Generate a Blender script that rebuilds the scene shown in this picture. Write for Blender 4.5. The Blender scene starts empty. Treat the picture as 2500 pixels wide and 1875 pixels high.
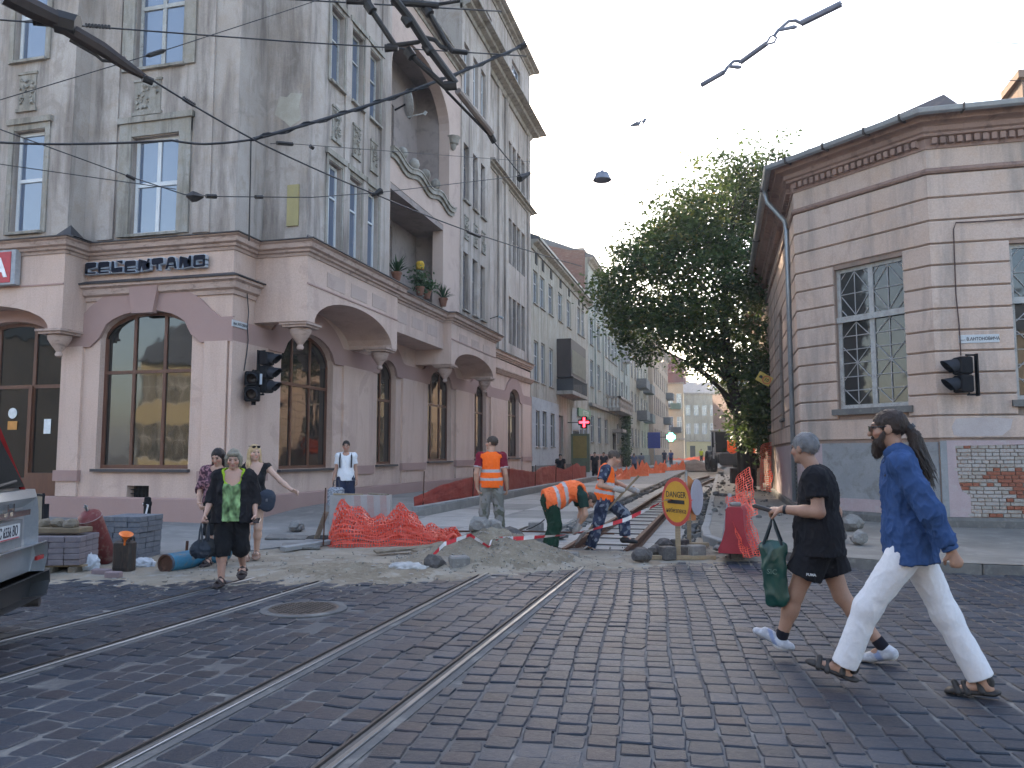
import bpy, bmesh, math, random
import numpy as np
from mathutils import Vector, Matrix, noise as mnoise

random.seed(7)
SC = bpy.context.scene
COL = SC.collection
R_ = math.radians

# ------------------------------------------------------------------ camera
FPX, CX, CY, EYE = 1950.0, 1250.0, 937.5, 1.55
TILT = math.atan((1110 - CY) / FPX)
YAW = math.atan(510 * math.cos(TILT) / FPX)
cam_d = bpy.data.cameras.new("camera")
cam_d.sensor_width = 36.0
cam_d.lens = FPX / 2500 * 36.0
cam_d.clip_start = 0.05
cam_d.clip_end = 3000
cam = bpy.data.objects.new("camera", cam_d)
COL.objects.link(cam)
cam.location = (0, 0, EYE)
cam.rotation_euler = (math.pi / 2 + TILT, 0, YAW)
SC.camera = cam

# ------------------------------------------------------------------ light
SUN_AZ, SUN_EL = R_(-30), R_(31)      # azimuth from +Y towards +X, elevation
world = bpy.data.worlds.new("World")
SC.world = world
world.use_nodes = True
wn = world.node_tree
sky = wn.nodes.new("ShaderNodeTexSky")
sky.sky_type = 'NISHITA'
sky.sun_disc = False
sky.sun_elevation = SUN_EL
sky.sun_rotation = SUN_AZ
sky.air_density = 1.0
sky.dust_density = 2.6
sky.ozone_density = 1.0
wn.links.new(sky.outputs[0], wn.nodes["Background"].inputs[0])
wn.nodes["Background"].inputs[1].default_value = 0.15
sun_d = bpy.data.lights.new("sun", 'SUN')
sun_d.energy = 2.6
sun_d.angle = R_(0.5)
sun_d.color = (1.0, 0.86, 0.68)
sun = bpy.data.objects.new("sun", sun_d)
COL.objects.link(sun)
sun_dir = Vector((math.sin(SUN_AZ) * math.cos(SUN_EL), math.cos(SUN_AZ) * math.cos(SUN_EL), math.sin(SUN_EL)))
sun.rotation_euler = sun_dir.to_track_quat('Z', 'Y').to_euler()
sun.location = sun_dir * 60
SC.view_settings.view_transform = 'Standard'
SC.view_settings.look = 'None'
SC.view_settings.exposure = 2.4
SC.view_settings.gamma = 1
SC.view_settings.use_white_balance = True
SC.view_settings.white_balance_temperature = 7000
SC.view_settings.white_balance_tint = 10
SC.view_settings.use_curve_mapping = False
SC.cycles.max_bounces = 6
SC.cycles.diffuse_bounces = 3
SC.cycles.glossy_bounces = 3
SC.cycles.transmission_bounces = 4
SC.cycles.transparent_max_bounces = 12
SC.cycles.use_denoising = True

# ------------------------------------------------------------------ survey helpers (photo pixel -> point in the place)
Fh = np.array([-math.sin(YAW), math.cos(YAW), 0.0]); RR = np.array([math.cos(YAW), math.sin(YAW), 0.0]); ZZ = np.array([0, 0, 1.0])
FF = Fh * math.cos(TILT) + ZZ * math.sin(TILT); UU = ZZ * math.cos(TILT) - Fh * math.sin(TILT)
C0 = np.array([0, 0, EYE])
def ray(x, y): return FF + RR * ((x - CX) / FPX) + UU * ((CY - y) / FPX)
def gp(x, y, z=0.0):
    d = ray(x, y); return Vector(C0 + d * ((z - EYE) / d[2]))
def xp(x, y, X):
    d = ray(x, y); return Vector(C0 + d * (X / d[0]))
def yp(x, y, Y):
    d = ray(x, y); return Vector(C0 + d * (Y / d[1]))
def dp(x, y, D):
    d = ray(x, y); return Vector(C0 + d * (D / d.dot(Fh)))

# ------------------------------------------------------------------ materials
class NT:
    def __init__(s, m):
        s.t = m.node_tree; s.n = s.t.nodes
        s.b = s.n["Principled BSDF"]
    def add(s, ty, **kw):
        n = s.n.new(ty)
        for k, v in kw.items():
            setattr(n, k, v)
        return n
    def link(s, a, b): s.t.links.new(a, b)
    def coord(s, scale=(1, 1, 1), kind="Object"):
        tc = s.add("ShaderNodeTexCoord"); mp = s.add("ShaderNodeMapping")
        mp.inputs["Scale"].default_value = scale
        s.link(tc.outputs[kind], mp.inputs[0]); return mp.outputs[0]
    def noise(s, co, scale, detail=4, rough=0.55, dist=0.0):
        n = s.add("ShaderNodeTexNoise"); n.inputs["Scale"].default_value = scale
        n.inputs["Detail"].default_value = detail; n.inputs["Roughness"].default_value = rough
        n.inputs["Distortion"].default_value = dist
        s.link(co, n.inputs["Vector"]); return n.outputs[0]
    def ramp(s, fac, a, b, c0=(0, 0, 0, 1), c1=(1, 1, 1, 1)):
        r = s.add("ShaderNodeValToRGB"); e = r.color_ramp.elements
        e[0].position = a; e[1].position = b; e[0].color = c0; e[1].color = c1
        s.link(fac, r.inputs[0]); return r.outputs[0]
    def mix(s, fac, a, b, mode='MIX'):
        m = s.add("ShaderNodeMix", data_type='RGBA', blend_type=mode)
        for sock, v in ((m.inputs[0], fac), (m.inputs[6], a), (m.inputs[7], b)):
            if hasattr(v, "links"): s.link(v, sock)
            elif isinstance(v, (int, float)): sock.default_value = v
            else: sock.default_value = (v[0], v[1], v[2], 1)
        return m.outputs[2]
    def bump(s, h, strength=0.3, dist=0.02):
        b = s.add("ShaderNodeBump"); b.inputs["Strength"].default_value = strength; b.inputs["Distance"].default_value = dist
        s.link(h, b.inputs["Height"]); s.link(b.outputs[0], s.b.inputs["Normal"])

MATS = {}
def newmat(name):
    m = bpy.data.materials.new(name); m.use_nodes = True
    MATS[name] = m
    return m, NT(m)
def pm(name, c1, c2=None, scale=3.0, rough=0.85, bump=0.15, bscale=40, metal=0.0, spec=0.3, c3=None, stretch=(1, 1, 1), lo=0.35, hi=0.65, bdist=0.01):
    """general painted / mineral surface: two colours in soft patches, a third in blotches, fine relief"""
    if name in MATS: return MATS[name]
    m, t = newmat(name)
    kk = lambda c: None if c is None else tuple(x * 0.84 for x in c)
    c1, c2, c3 = kk(c1), kk(c2), kk(c3)
    t.b.inputs["Roughness"].default_value = rough; t.b.inputs["Metallic"].default_value = metal
    t.b.inputs["Specular IOR Level"].default_value = spec
    if c2 is None: c2 = tuple(x * 0.78 for x in c1)
    co = t.coord(stretch)
    f = t.ramp(t.noise(co, scale, 6, 0.6), lo, hi)
    col = t.mix(f, c1, c2)
    if c3 is not None:
        g = t.ramp(t.noise(co, scale * 2.7, 5, 0.65, 0.4), 0.52, 0.68)
        col = t.mix(g, col, c3)
    fine = t.noise(t.coord(), bscale, 5, 0.65)
    col = t.mix(0.35, col, t.mix(t.ramp(fine, 0.3, 0.7), (0.75, 0.75, 0.75), (1.2, 1.2, 1.2)), 'MULTIPLY')
    t.link(col, t.b.inputs["Base Color"])
    if bump: t.bump(fine, bump, bdist)
    return m
def flat(name, c, rough=0.6, metal=0.0, spec=0.4, coat=0.0):
    if name in MATS: return MATS[name]
    m, t = newmat(name)
    t.b.inputs["Base Color"].default_value = (*c, 1); t.b.inputs["Roughness"].default_value = rough
    t.b.inputs["Metallic"].default_value = metal; t.b.inputs["Specular IOR Level"].default_value = spec
    if coat: t.b.inputs["Coat Weight"].default_value = coat
    co = t.coord()
    f = t.noise(co, 9, 5, 0.6)
    t.link(t.mix(t.ramp(f, 0.3, 0.7), tuple(x * 0.82 for x in c), tuple(min(1, x * 1.12) for x in c)), t.b.inputs["Base Color"])
    return m
def glassm(name, base=(0.02, 0.022, 0.025), ior=1.9, wavy=0.0):
    if name in MATS: return MATS[name]
    m, t = newmat(name)
    t.b.inputs["Base Color"].default_value = (*base, 1); t.b.inputs["Roughness"].default_value = 0.04
    t.b.inputs["IOR"].default_value = ior
    t.b.inputs["Specular IOR Level"].default_value = 0.5
    if wavy: t.bump(t.noise(t.coord(), 1.3, 2, 0.5), wavy, 0.05)
    return m

# ------------------------------------------------------------------ mesh builder
class MB:
    def __init__(s): s.v = []; s.f = []
    def add(s, vs, fs):
        o = len(s.v); s.v.extend([tuple(p) for p in vs]); s.f.extend([tuple(i + o for i in q) for q in fs]); return s
    def box(s, x0, y0, z0, x1, y1, z1):
        if x0 > x1: x0, x1 = x1, x0
        if y0 > y1: y0, y1 = y1, y0
        if z0 > z1: z0, z1 = z1, z0
        return s.add([(x0, y0, z0), (x1, y0, z0), (x1, y1, z0), (x0, y1, z0), (x0, y0, z1), (x1, y0, z1), (x1, y1, z1), (x0, y1, z1)],
                     [(0, 3, 2, 1), (4, 5, 6, 7), (0, 1, 5, 4), (1, 2, 6, 5), (2, 3, 7, 6), (3, 0, 4, 7)])
    def mbox(s, M, sx, sy, sz, bev=0.0):
        """box of full size sx,sy,sz centred on matrix M; bev chamfers the edges"""
        a, b, c = sx / 2, sy / 2, sz / 2
        if bev <= 0:
            vs = [(-a, -b, -c), (a, -b, -c), (a, b, -c), (-a, b, -c), (-a, -b, c), (a, -b, c), (a, b, c), (-a, b, c)]
            return s.add([M @ Vector(p) for p in vs], [(0, 3, 2, 1), (4, 5, 6, 7), (0, 1, 5, 4), (1, 2, 6, 5), (2, 3, 7, 6), (3, 0, 4, 7)])
        e = bev
        rings = []
        for z, i in ((-c, e), (-c + e, 0), (c - e, 0), (c, e)):
            rings.append([(-a + i, -b + i + e, z), (-a + i + e, -b + i, z), (a - i - e, -b + i, z), (a - i, -b + i + e, z),
                          (a - i, b - i - e, z), (a - i - e, b - i, z), (-a + i + e, b - i, z), (-a + i, b - i - e, z)])
        vs = [M @ Vector(p) for r in rings for p in r]
        fs = [tuple(range(7, -1, -1)), tuple(range(24, 32))]
        for k in range(3):
            for i in range(8):
                j = (i + 1) % 8
                fs.append((k * 8 + i, k * 8 + j, k * 8 + 8 + j, k * 8 + 8 + i))
        return s.add(vs, fs)
    def ext(s, pts, vec):
        """extrude polygon pts (3D) by vec"""
        n = len(pts); vec = Vector(vec); a = [Vector(p) for p in pts]; b = [p + vec for p in a]
        fs = [tuple(range(n - 1, -1, -1)), tuple(range(n, 2 * n))]
        for i in range(n):
            j = (i + 1) % n; fs.append((i, j, n + j, n + i))
        return s.add(a + b, fs)
    def tube(s, pts, r, n=6, cap=True):
        pts = [Vector(p) for p in pts]; m = len(pts)
        rs = r if isinstance(r, (list, tuple)) else [r] * m
        vs = []; up = None
        for i, p in enumerate(pts):
            d = (pts[min(i + 1, m - 1)] - pts[max(i - 1, 0)])
            if d.length < 1e-9: d = Vector((0, 0, 1))
            d.normalize()
            if up is None:
                up = Vector((0, 0, 1)) if abs(d.z) < 0.9 else Vector((1, 0, 0))
            x = d.cross(up)
            if x.length < 1e-6: x = d.orthogonal()
            x.normalize(); y = x.cross(d); up = y
            for k in range(n):
                a = 2 * math.pi * k / n
                vs.append(p + (x * math.cos(a) + y * math.sin(a)) * rs[i])
        fs = []
        for i in range(m - 1):
            for k in range(n):
                j = (k + 1) % n; fs.append((i * n + k, i * n + j, i * n + n + j, i * n + n + k))
        if cap:
            fs.append(tuple(range(n - 1, -1, -1))); fs.append(tuple(range((m - 1) * n, m * n)))
        return s.add(vs, fs)
    def lathe(s, prof, n=16, M=None, cap=True):
        M = M or Matrix(); vs = []
        for r, z in prof:
            for k in range(n):
                a = 2 * math.pi * k / n; vs.append(M @ Vector((r * math.cos(a), r * math.sin(a), z)))
        fs = []
        for i in range(len(prof) - 1):
            for k in range(n):
                j = (k + 1) % n; fs.append((i * n + k, i * n + j, i * n + n + j, i * n + n + k))
        if cap:
            fs.append(tuple(range(n - 1, -1, -1))); m = len(prof); fs.append(tuple(range((m - 1) * n, m * n)))
        return s.add(vs, fs)
    def sweep(s, path, prof, closed=False):
        """sweep profile [(out,z)..] (closed polygon) along a horizontal path [(x,y[,dz])..]; out = right of the path direction, mitred"""
        P = [Vector((p[0], p[1])) for p in path]; dz = [p[2] if len(p) > 2 else 0.0 for p in path]; m = len(P); k = len(prof); vs = []
        for i in range(m):
            dirs = []
            if i > 0: dirs.append((P[i] - P[i - 1]).normalized())
            if i < m - 1: dirs.append((P[i + 1] - P[i]).normalized())
            ns = [Vector((d.y, -d.x)) for d in dirs]
            if len(ns) == 2:
                b = ns[0] + ns[1]
                if b.length < 1e-6: b = ns[0].copy()
                b.normalize(); q = b / max(0.35, b.dot(ns[0]))
            else: q = ns[0]
            for o, z in prof: vs.append((P[i].x + q.x * o, P[i].y + q.y * o, z + dz[i]))
        fs = []
        for i in range(m - 1):
            for j in range(k):
                l = (j + 1) % k; fs.append((i * k + j, i * k + k + j, i * k + k + l, i * k + l))
        fs.append(tuple(range(k))); fs.append(tuple(range(m * k - 1, (m - 1) * k - 1, -1)))
        return s.add(vs, fs)
    def build(s, name, mat, parent=None, smooth=False, **tags):
        me = bpy.data.meshes.new(name); me.from_pydata([tuple(p) for p in s.v], [], s.f); me.update()
        return link_mesh(name, me, mat, parent, smooth, **tags)

def link_mesh(name, me, mat, parent=None, smooth=False, label=None, cat=None, group=None, kind=None, loc=None, rot=None):
    if mat is not None:
        for m in (mat if isinstance(mat, (list, tuple)) else [mat]): me.materials.append(m)
    if smooth:
        me.polygons.foreach_set("use_smooth", [True] * len(me.polygons))
        if smooth == 'auto':
            me.set_sharp_from_angle(angle=R_(38))
    o = bpy.data.objects.new(name, me); COL.objects.link(o)
    if parent is not None: o.parent = parent
    if loc is not None: o.location = loc
    if rot is not None: o.rotation_euler = rot
    tag(o, label, cat, group, kind)
    return o
def tag(o, label=None, cat=None, group=None, kind=None):
    if label: o["label"] = label
    if cat: o["category"] = cat
    if group: o["group"] = group
    if kind: o["kind"] = kind
    return o
def empty(name, loc=(0, 0, 0), label=None, cat=None, group=None, rz=0.0):
    o = bpy.data.objects.new(name, None); COL.objects.link(o); o.empty_display_size = 0.1
    o.location = loc; o.rotation_euler = (0, 0, rz)
    return tag(o, label, cat, group)
def T(x, y, z, rz=0.0, rx=0.0, ry=0.0):
    return Matrix.Translation((x, y, z)) @ Matrix.Rotation(rz, 4, 'Z') @ Matrix.Rotation(ry, 4, 'Y') @ Matrix.Rotation(rx, 4, 'X')
def npmesh(name, V, Fq):
    """fast mesh from numpy arrays: V (n,3), Fq (m,k)"""
    me = bpy.data.meshes.new(name); V = np.ascontiguousarray(V, np.float32); Fq = np.ascontiguousarray(Fq, np.int32)
    k = Fq.shape[1]
    me.vertices.add(len(V)); me.vertices.foreach_set("co", V.ravel())
    me.loops.add(Fq.size); me.loops.foreach_set("vertex_index", Fq.ravel())
    me.polygons.add(len(Fq)); me.polygons.foreach_set("loop_start", np.arange(0, Fq.size, k, dtype=np.int32))
    me.polygons.foreach_set("loop_total", np.full(len(Fq), k, np.int32))
    me.update(calc_edges=True); me.validate()
    return me
def fbm(x, y, z=0.0, o=4):
    return mnoise.fractal(Vector((x, y, z)), 1.0, 2.0, o)

# ------------------------------------------------------------------ facade toolkit
class Face:
    """a vertical facade plane: u runs along it, z up, d outwards"""
    def __init__(s, p0, p1, side=1):
        s.p = Vector((p0[0], p0[1], 0)); v = Vector((p1[0] - p0[0], p1[1] - p0[1], 0)); s.L = v.length
        s.u = v.normalized(); s.n = Vector((s.u.y, -s.u.x, 0)) * side
    def P(s, u, z, d=0.0):
        q = s.p + s.u * u + s.n * d; return Vector((q.x, q.y, z))
    def bx(s, mb, u0, u1, z0, z1, d0, d1):
        vs = [s.P(u0, z0, d0), s.P(u1, z0, d0), s.P(u1, z0, d1), s.P(u0, z0, d1), s.P(u0, z1, d0), s.P(u1, z1, d0), s.P(u1, z1, d1), s.P(u0, z1, d1)]
        mb.add(vs, [(0, 3, 2, 1), (4, 5, 6, 7), (0, 1, 5, 4), (1, 2, 6, 5), (2, 3, 7, 6), (3, 0, 4, 7)]); return mb
def arc_z(u, u0, u1, zs, rise):
    """elliptic arch soffit height at u"""
    t = (u - (u0 + u1) / 2) / ((u1 - u0) / 2); t = max(-1, min(1, t))
    return zs + rise * math.sqrt(max(0.0, 1 - t * t))
def wall(mb, F, u0, u1, z0, z1, ops, depth=0.25, d=0.0, N=12, jamb=True):
    """wall sheet with openings ops=[(u0,u1,z0,z1,rise)] and their reveals going back by depth"""
    us = sorted(set([u0, u1] + [o[0] for o in ops] + [o[1] for o in ops]))
    zs = sorted(set([z0, z1] + [o[2] for o in ops] + [o[3] for o in ops]))
    us = [u for u in us if u0 - 1e-6 <= u <= u1 + 1e-6]; zs = [z for z in zs if z0 - 1e-6 <= z <= z1 + 1e-6]
    for i in range(len(us) - 1):
        for j in range(len(zs) - 1):
            cu, cz = (us[i] + us[i + 1]) / 2, (zs[j] + zs[j + 1]) / 2
            if any(o[0] < cu < o[1] and o[2] < cz < o[3] for o in ops): continue
            mb.add([F.P(us[i], zs[j], d), F.P(us[i + 1], zs[j], d), F.P(us[i + 1], zs[j + 1], d), F.P(us[i], zs[j + 1], d)], [(0, 1, 2, 3)])
    for o in ops:
        a, b, c, e = o[:4]; rise = o[4] if len(o) > 4 else 0.0
        top = []
        if rise > 0:
            for k in range(N + 1):
                u = a + (b - a) * (0.5 - 0.5 * math.cos(math.pi * k / N)); top.append((u, arc_z(u, a, b, e - rise, rise)))
            for k in range(N):
                mb.add([F.P(top[k][0], top[k][1], d), F.P(top[k + 1][0], top[k + 1][1], d), F.P(top[k + 1][0], e, d), F.P(top[k][0], e, d)], [(0, 1, 2, 3)])
        else: top = [(a, e), (b, e)]
        if jamb:
            loop = [(a, c)] + top + [(b, c)]
            for k in range(len(loop)):
                p, q = loop[k], loop[(k + 1) % len(loop)]
                mb.add([F.P(p[0], p[1], d), F.P(p[0], p[1], d - depth), F.P(q[0], q[1], d - depth), F.P(q[0], q[1], d)], [(0, 1, 2, 3)])
def window(parent, F, a, b, c, e, fr, gl, rise=0.0, mull=(0.5,), trans=(0.62,), d=-0.2, fw=0.06, bw=0.05, ft=0.06, name="window", panes=True, sill=None, label=None, N=12):
    """a glazed window unit: the frame is the part, each pane a sub-part"""
    w = b - a; zs = e - rise; mb = MB()
    us = [a] + [a + w * m for m in mull] + [b]; zt = [c] + [c + (e - c) * t for t in trans] + [e]
    F.bx(mb, a, a + fw, c, zs, d, d + ft); F.bx(mb, b - fw, b, c, zs, d, d + ft); F.bx(mb, a + fw, b - fw, c, c + fw, d, d + ft)
    if rise > 0:
        for k in range(N):
            u = [a + w * (0.5 - 0.5 * math.cos(math.pi * q / N)) for q in (k, k + 1)]
            z = [arc_z(x, a, b, zs, rise) for x in u]
            pts = [F.P(u[0], z[0], d), F.P(u[1], z[1], d), F.P(u[1], z[1] - fw, d), F.P(u[0], max(zs - fw, z[0] - fw), d)]
            mb.ext(pts, F.n * ft)
    else: F.bx(mb, a + fw, b - fw, e - fw, e, d, d + ft)
    for u in us[1:-1]:
        F.bx(mb, u - bw / 2, u + bw / 2, c + fw, (arc_z(u, a, b, zs, rise) if rise else e) - fw * 0.8, d + 0.002, d + ft - 0.003)
    for z in zt[1:-1]:
        F.bx(mb, a + fw, b - fw, z - bw / 2, z + bw / 2, d + 0.004, d + ft + 0.004)
    o = mb.build(name, fr, parent, label=label)
    if panes:
        g = d + ft * 0.45
        for i in range(len(us) - 1):
            for j in range(len(zt) - 1):
                p0, p1, q0, q1 = us[i] + 0.01, us[i + 1] - 0.01, zt[j] + 0.01, zt[j + 1] - 0.01
                if rise > 0 and j == len(zt) - 2:
                    K = 6; poly = [(p0, q0), (p1, q0)] + [(p1 + (p0 - p1) * k / K, arc_z(p1 + (p0 - p1) * k / K, a, b, zs, rise) - 0.01) for k in range(K + 1)]
                else: poly = [(p0, q0), (p1, q0), (p1, q1), (p0, q1)]
                pb = MB(); pb.ext([F.P(u, z, g - 0.006) for u, z in poly], F.n * 0.012)
                pb.build("pane", gl, o)
    if sill is not None:
        sb = MB(); F.bx(sb, a - 0.06, b + 0.06, c - 0.07, c - 0.005, d, 0.1); sb.build("sill", sill, o)
    return o
# ================================================================== SETTING
def lerp_tab(tab, x):
    if x <= tab[0][0]: return tab[0][1]
    for (a, b), (c, d) in zip(tab, tab[1:]):
        if x <= c: return b + (d - b) * (x - a) / (c - a)
    return tab[-1][1]

M_dust = pm("dust_earth", (0.33, 0.285, 0.225), (0.235, 0.195, 0.15), scale=1.6, rough=0.95, bump=0.5, bscale=55, c3=(0.34, 0.32, 0.285), spec=0.1, bdist=0.02)
M_ground = pm("ground_earth", (0.16, 0.15, 0.14), (0.11, 0.105, 0.10), scale=0.3, rough=0.95, bump=0.3)
M_joint = pm("cobble_joint_sand", (0.13, 0.13, 0.13), (0.085, 0.085, 0.09), scale=1.2, rough=0.95, bump=0.5, bscale=90, c3=(0.20, 0.195, 0.185))
M_asph = pm("sidewalk_asphalt", (0.265, 0.255, 0.24), (0.205, 0.195, 0.185), scale=0.8, rough=0.9, bump=0.35, bscale=110, c3=(0.30, 0.285, 0.265), spec=0.2)
M_asphr = pm("sidewalk_asphalt_worn", (0.25, 0.235, 0.21), (0.185, 0.172, 0.155), scale=0.9, rough=0.9, bump=0.4, bscale=90, c3=(0.28, 0.265, 0.24), spec=0.2)
M_conc = pm("concrete_light", (0.36, 0.345, 0.325), (0.29, 0.275, 0.26), scale=2.2, rough=0.85, bump=0.2, bscale=70, c3=(0.34, 0.325, 0.30))
M_concd = pm("concrete_dark", (0.17, 0.162, 0.15), (0.12, 0.115, 0.11), scale=3, rough=0.9, bump=0.4, bscale=60, c3=(0.22, 0.21, 0.19))
M_kerb = pm("kerb_concrete", (0.29, 0.29, 0.285), (0.225, 0.225, 0.22), scale=1.5, rough=0.85, bump=0.25, bscale=60)
M_rust = pm("rusted_rail", (0.115, 0.05, 0.03), (0.07, 0.034, 0.024), scale=6, rough=0.75, bump=0.2, c3=(0.16, 0.08, 0.05), metal=0.3)
M_steel = pm("worn_rail_steel", (0.34, 0.35, 0.37), (0.24, 0.25, 0.26), scale=9, rough=0.38, bump=0.05, metal=0.9, stretch=(1, 0.1, 1))
M_groove = pm("rail_groove_dirt", (0.16, 0.15, 0.14), (0.10, 0.09, 0.085), scale=5, rough=0.9, bump=0.3)
M_lip = pm("rail_lip_iron", (0.10, 0.085, 0.08), (0.07, 0.06, 0.055), scale=7, rough=0.6, metal=0.5)

def cobble_mat(name, cols):
    m, t = newmat(name)
    at = t.add("ShaderNodeAttribute", attribute_name="stone")
    r = t.add("ShaderNodeValToRGB"); r.color_ramp.interpolation = 'LINEAR'
    e = r.color_ramp.elements
    e[0].position = 0.0; e[0].color = (*cols[0], 1); e[1].position = 1.0; e[1].color = (*cols[-1], 1)
    for i, c in enumerate(cols[1:-1]):
        q = e.new((i + 1) / (len(cols) - 1)); q.color = (*c, 1)
    t.link(at.outputs["Fac"], r.inputs[0])
    co = t.coord()
    n1 = t.noise(co, 26, 6, 0.7); n2 = t.noise(co, 1.1, 4, 0.6); n3 = t.noise(co, 120, 3, 0.6)
    col = t.mix(0.5, r.outputs[0], t.mix(t.ramp(n1, 0.3, 0.72), (0.62, 0.62, 0.62), (1.3, 1.3, 1.3)), 'MULTIPLY')
    col = t.mix(t.ramp(n2, 0.56, 0.78, (0, 0, 0, 1), (0.3, 0.3, 0.3, 1)), col, (0.09, 0.092, 0.095))
    t.link(col, t.b.inputs["Base Color"])
    t.link(t.ramp(n1, 0.2, 0.8, (0.33, 0.33, 0.33, 1), (0.58, 0.58, 0.58, 1)), t.b.inputs["Roughness"])
    t.b.inputs["Specular IOR Level"].default_value = 0.24
    b = t.add("ShaderNodeMath", operation='ADD'); t.link(n1, b.inputs[0]); t.link(n3, b.inputs[1])
    t.bump(b.outputs[0], 0.45, 0.012)
    return m
M_cob = cobble_mat("cobble_porphyry", [(0.015, 0.021, 0.032), (0.022, 0.030, 0.043), (0.027, 0.030, 0.040), (0.021, 0.030, 0.045), (0.031, 0.041, 0.058), (0.029, 0.028, 0.036), (0.018, 0.022, 0.031)])  # bluish sheen of the skylight is put into the stone colours

g = MB(); g.add([(-900, -900, -0.36), (900, -900, -0.36), (900, 900, -0.36), (-900, 900, -0.36)], [(0, 1, 2, 3)])
g.build("ground", M_ground, kind="structure")
road = MB()
road.add([(-40, -14, -0.0095), (40, -14, -0.0095), (40, 13.4, -0.0095), (-40, 13.4, -0.0095)], [(0, 1, 2, 3)])
road_o = road.build("road", M_joint, kind="structure")

RAILS = [(-1.905, -1.865), (-2.955, -2.995), (-4.86, -4.70), (-5.86, -5.66)]      # X at Y=4 and at Y=11
def rail_x(i, y): a, b = RAILS[i]; return a + (b - a) * (y - 4) / 7.0
MANHOLE = gp(742, 1487); MANHOLE.z = 0

def stone_verts(cx, cy, w, l, rz, top, rnd, bow=0.002):
    g_ = 0.004
    a, b = w / 2 - g_, l / 2 - g_; c = min(a, b) * rnd.uniform(0.08, 0.22)
    out = [(-a, -b + c), (-a + c, -b), (a - c, -b), (a, -b + c), (a, b - c), (a - c, b), (-a + c, b), (-a, b - c)]
    j = 0.0085
    out = [(x + rnd.uniform(-j, j), y + rnd.uniform(-j, j)) for x, y in out]
    tx, ty = rnd.gauss(0, 0.014), rnd.gauss(0, 0.014)
    cs, sn = math.cos(rz), math.sin(rz)
    vs = []
    for k, (f, z) in enumerate(((1.0, -0.032), (1.0, -0.007), (0.92, 0.0))):
        for x, y in out:
            x2, y2 = x * f, y * f
            zz = top + z + (tx * x2 + ty * y2 if k > 0 else 0)
            vs.append((cx + x2 * cs - y2 * sn, cy + x2 * sn + y2 * cs, zz))
    vs.append((cx, cy, top + bow))
    return vs
STONE_F = [(i, (i + 1) % 8, 8 + (i + 1) % 8, 8 + i) for i in range(8)] + [(8 + i, 8 + (i + 1) % 8, 16 + (i + 1) % 8, 16 + i) for i in range(8)] + [(16 + i, 16 + (i + 1) % 8, 24) for i in range(8)]
SIDEWALK_R = [(-0.38, 60), (-0.38, 17.4)] + [tuple(gp(*p)[:2]) for p in ((1712, 1306), (1717, 1328), (1752, 1342), (1830, 1357), (1960, 1376), (2150, 1392), (2400, 1402))] + [(8, 11.6), (30, 11.0)]
rnd = random.Random(11)
stones = []
def kerb_y(x):
    if x < 0.2: return 13.2
    t = [(p[0], p[1]) for p in SIDEWALK_R[3:]]
    return lerp_tab(t, x) - 0.06
def near_rail(x, y, m):
    return any(abs(x - rail_x(i, y) - (0.0)) < m for i in range(4))
x = -1.84; RT = math.tan(R_(5.2))
while x < 11:
    w = rnd.uniform(0.178, 0.196); y = rnd.uniform(0.6, 0.8)
    while y < 13.2:
        l = rnd.uniform(0.15, 0.225)
        cx = x + w / 2 + 0.012 * math.sin(y * 0.8 + x) + 0.01 * math.sin(y * 1.7) - (y - 4) * RT; cy = y + l / 2
        ed_ = cx - w / 2 - rail_x(0, cy) - 0.075
        if -0.11 < ed_ < 0: stones.append((cx - ed_ / 2, cy, w + ed_ - 0.01, l - 0.01, R_(3), rnd.gauss(0, 0.003)))
        if cy < kerb_y(cx) and ed_ > 0:
            gap = rnd.uniform(0.006, 0.02) if cx > 1.2 else rnd.uniform(0.004, 0.012)
            stones.append((cx, cy, w - gap, l - rnd.uniform(0.004, 0.012), R_(5.2) + rnd.gauss(0, 0.02), rnd.gauss(0, 0.002) + 0.008 * fbm(cx * 0.9, cy * 0.9, 3)))
        y += l
    x += w
def rough_field(x0f, x1f, y0, y1, n, gap):
    y = y0
    ls = [y0 + rnd.uniform(-0.1, 0.1) for _ in range(n)]
    for k in range(n):
        y = ls[k]
        while y < y1:
            l = rnd.uniform(0.17, 0.27); cy = y + l / 2
            a, b = x0f(cy), x1f(cy); w = (b - a) / n; cx = a + w * (k + 0.5) + rnd.uniform(-0.012, 0.012)
            y += l
            if (Vector((cx, cy, 0)) - MANHOLE).length < 0.47: continue
            stones.append((cx, cy, w - rnd.uniform(0.005, gap * 0.55), l - rnd.uniform(0.005, gap * 0.55), rnd.gauss(0, 0.06), rnd.gauss(0, 0.003) + 0.009 * fbm(cx * 0.7, cy * 0.7, 8)))
rough_field(lambda y: rail_x(1, y) + 0.09, lambda y: rail_x(0, y) - 0.105, 0.6, 12.0, 4, 0.035)
rough_field(lambda y: rail_x(2, y) + 0.09, lambda y: rail_x(1, y) - 0.105, 0.6, 11.5, 8, 0.035)
rough_field(lambda y: rail_x(3, y) + 0.09, lambda y: rail_x(2, y) - 0.105, 1.5, 10.5, 4, 0.03)
rough_field(lambda y: rail_x(3, y) - 7.0, lambda y: rail_x(3, y) - 0.105, 2.5, 9.8, 33, 0.03)

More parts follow.
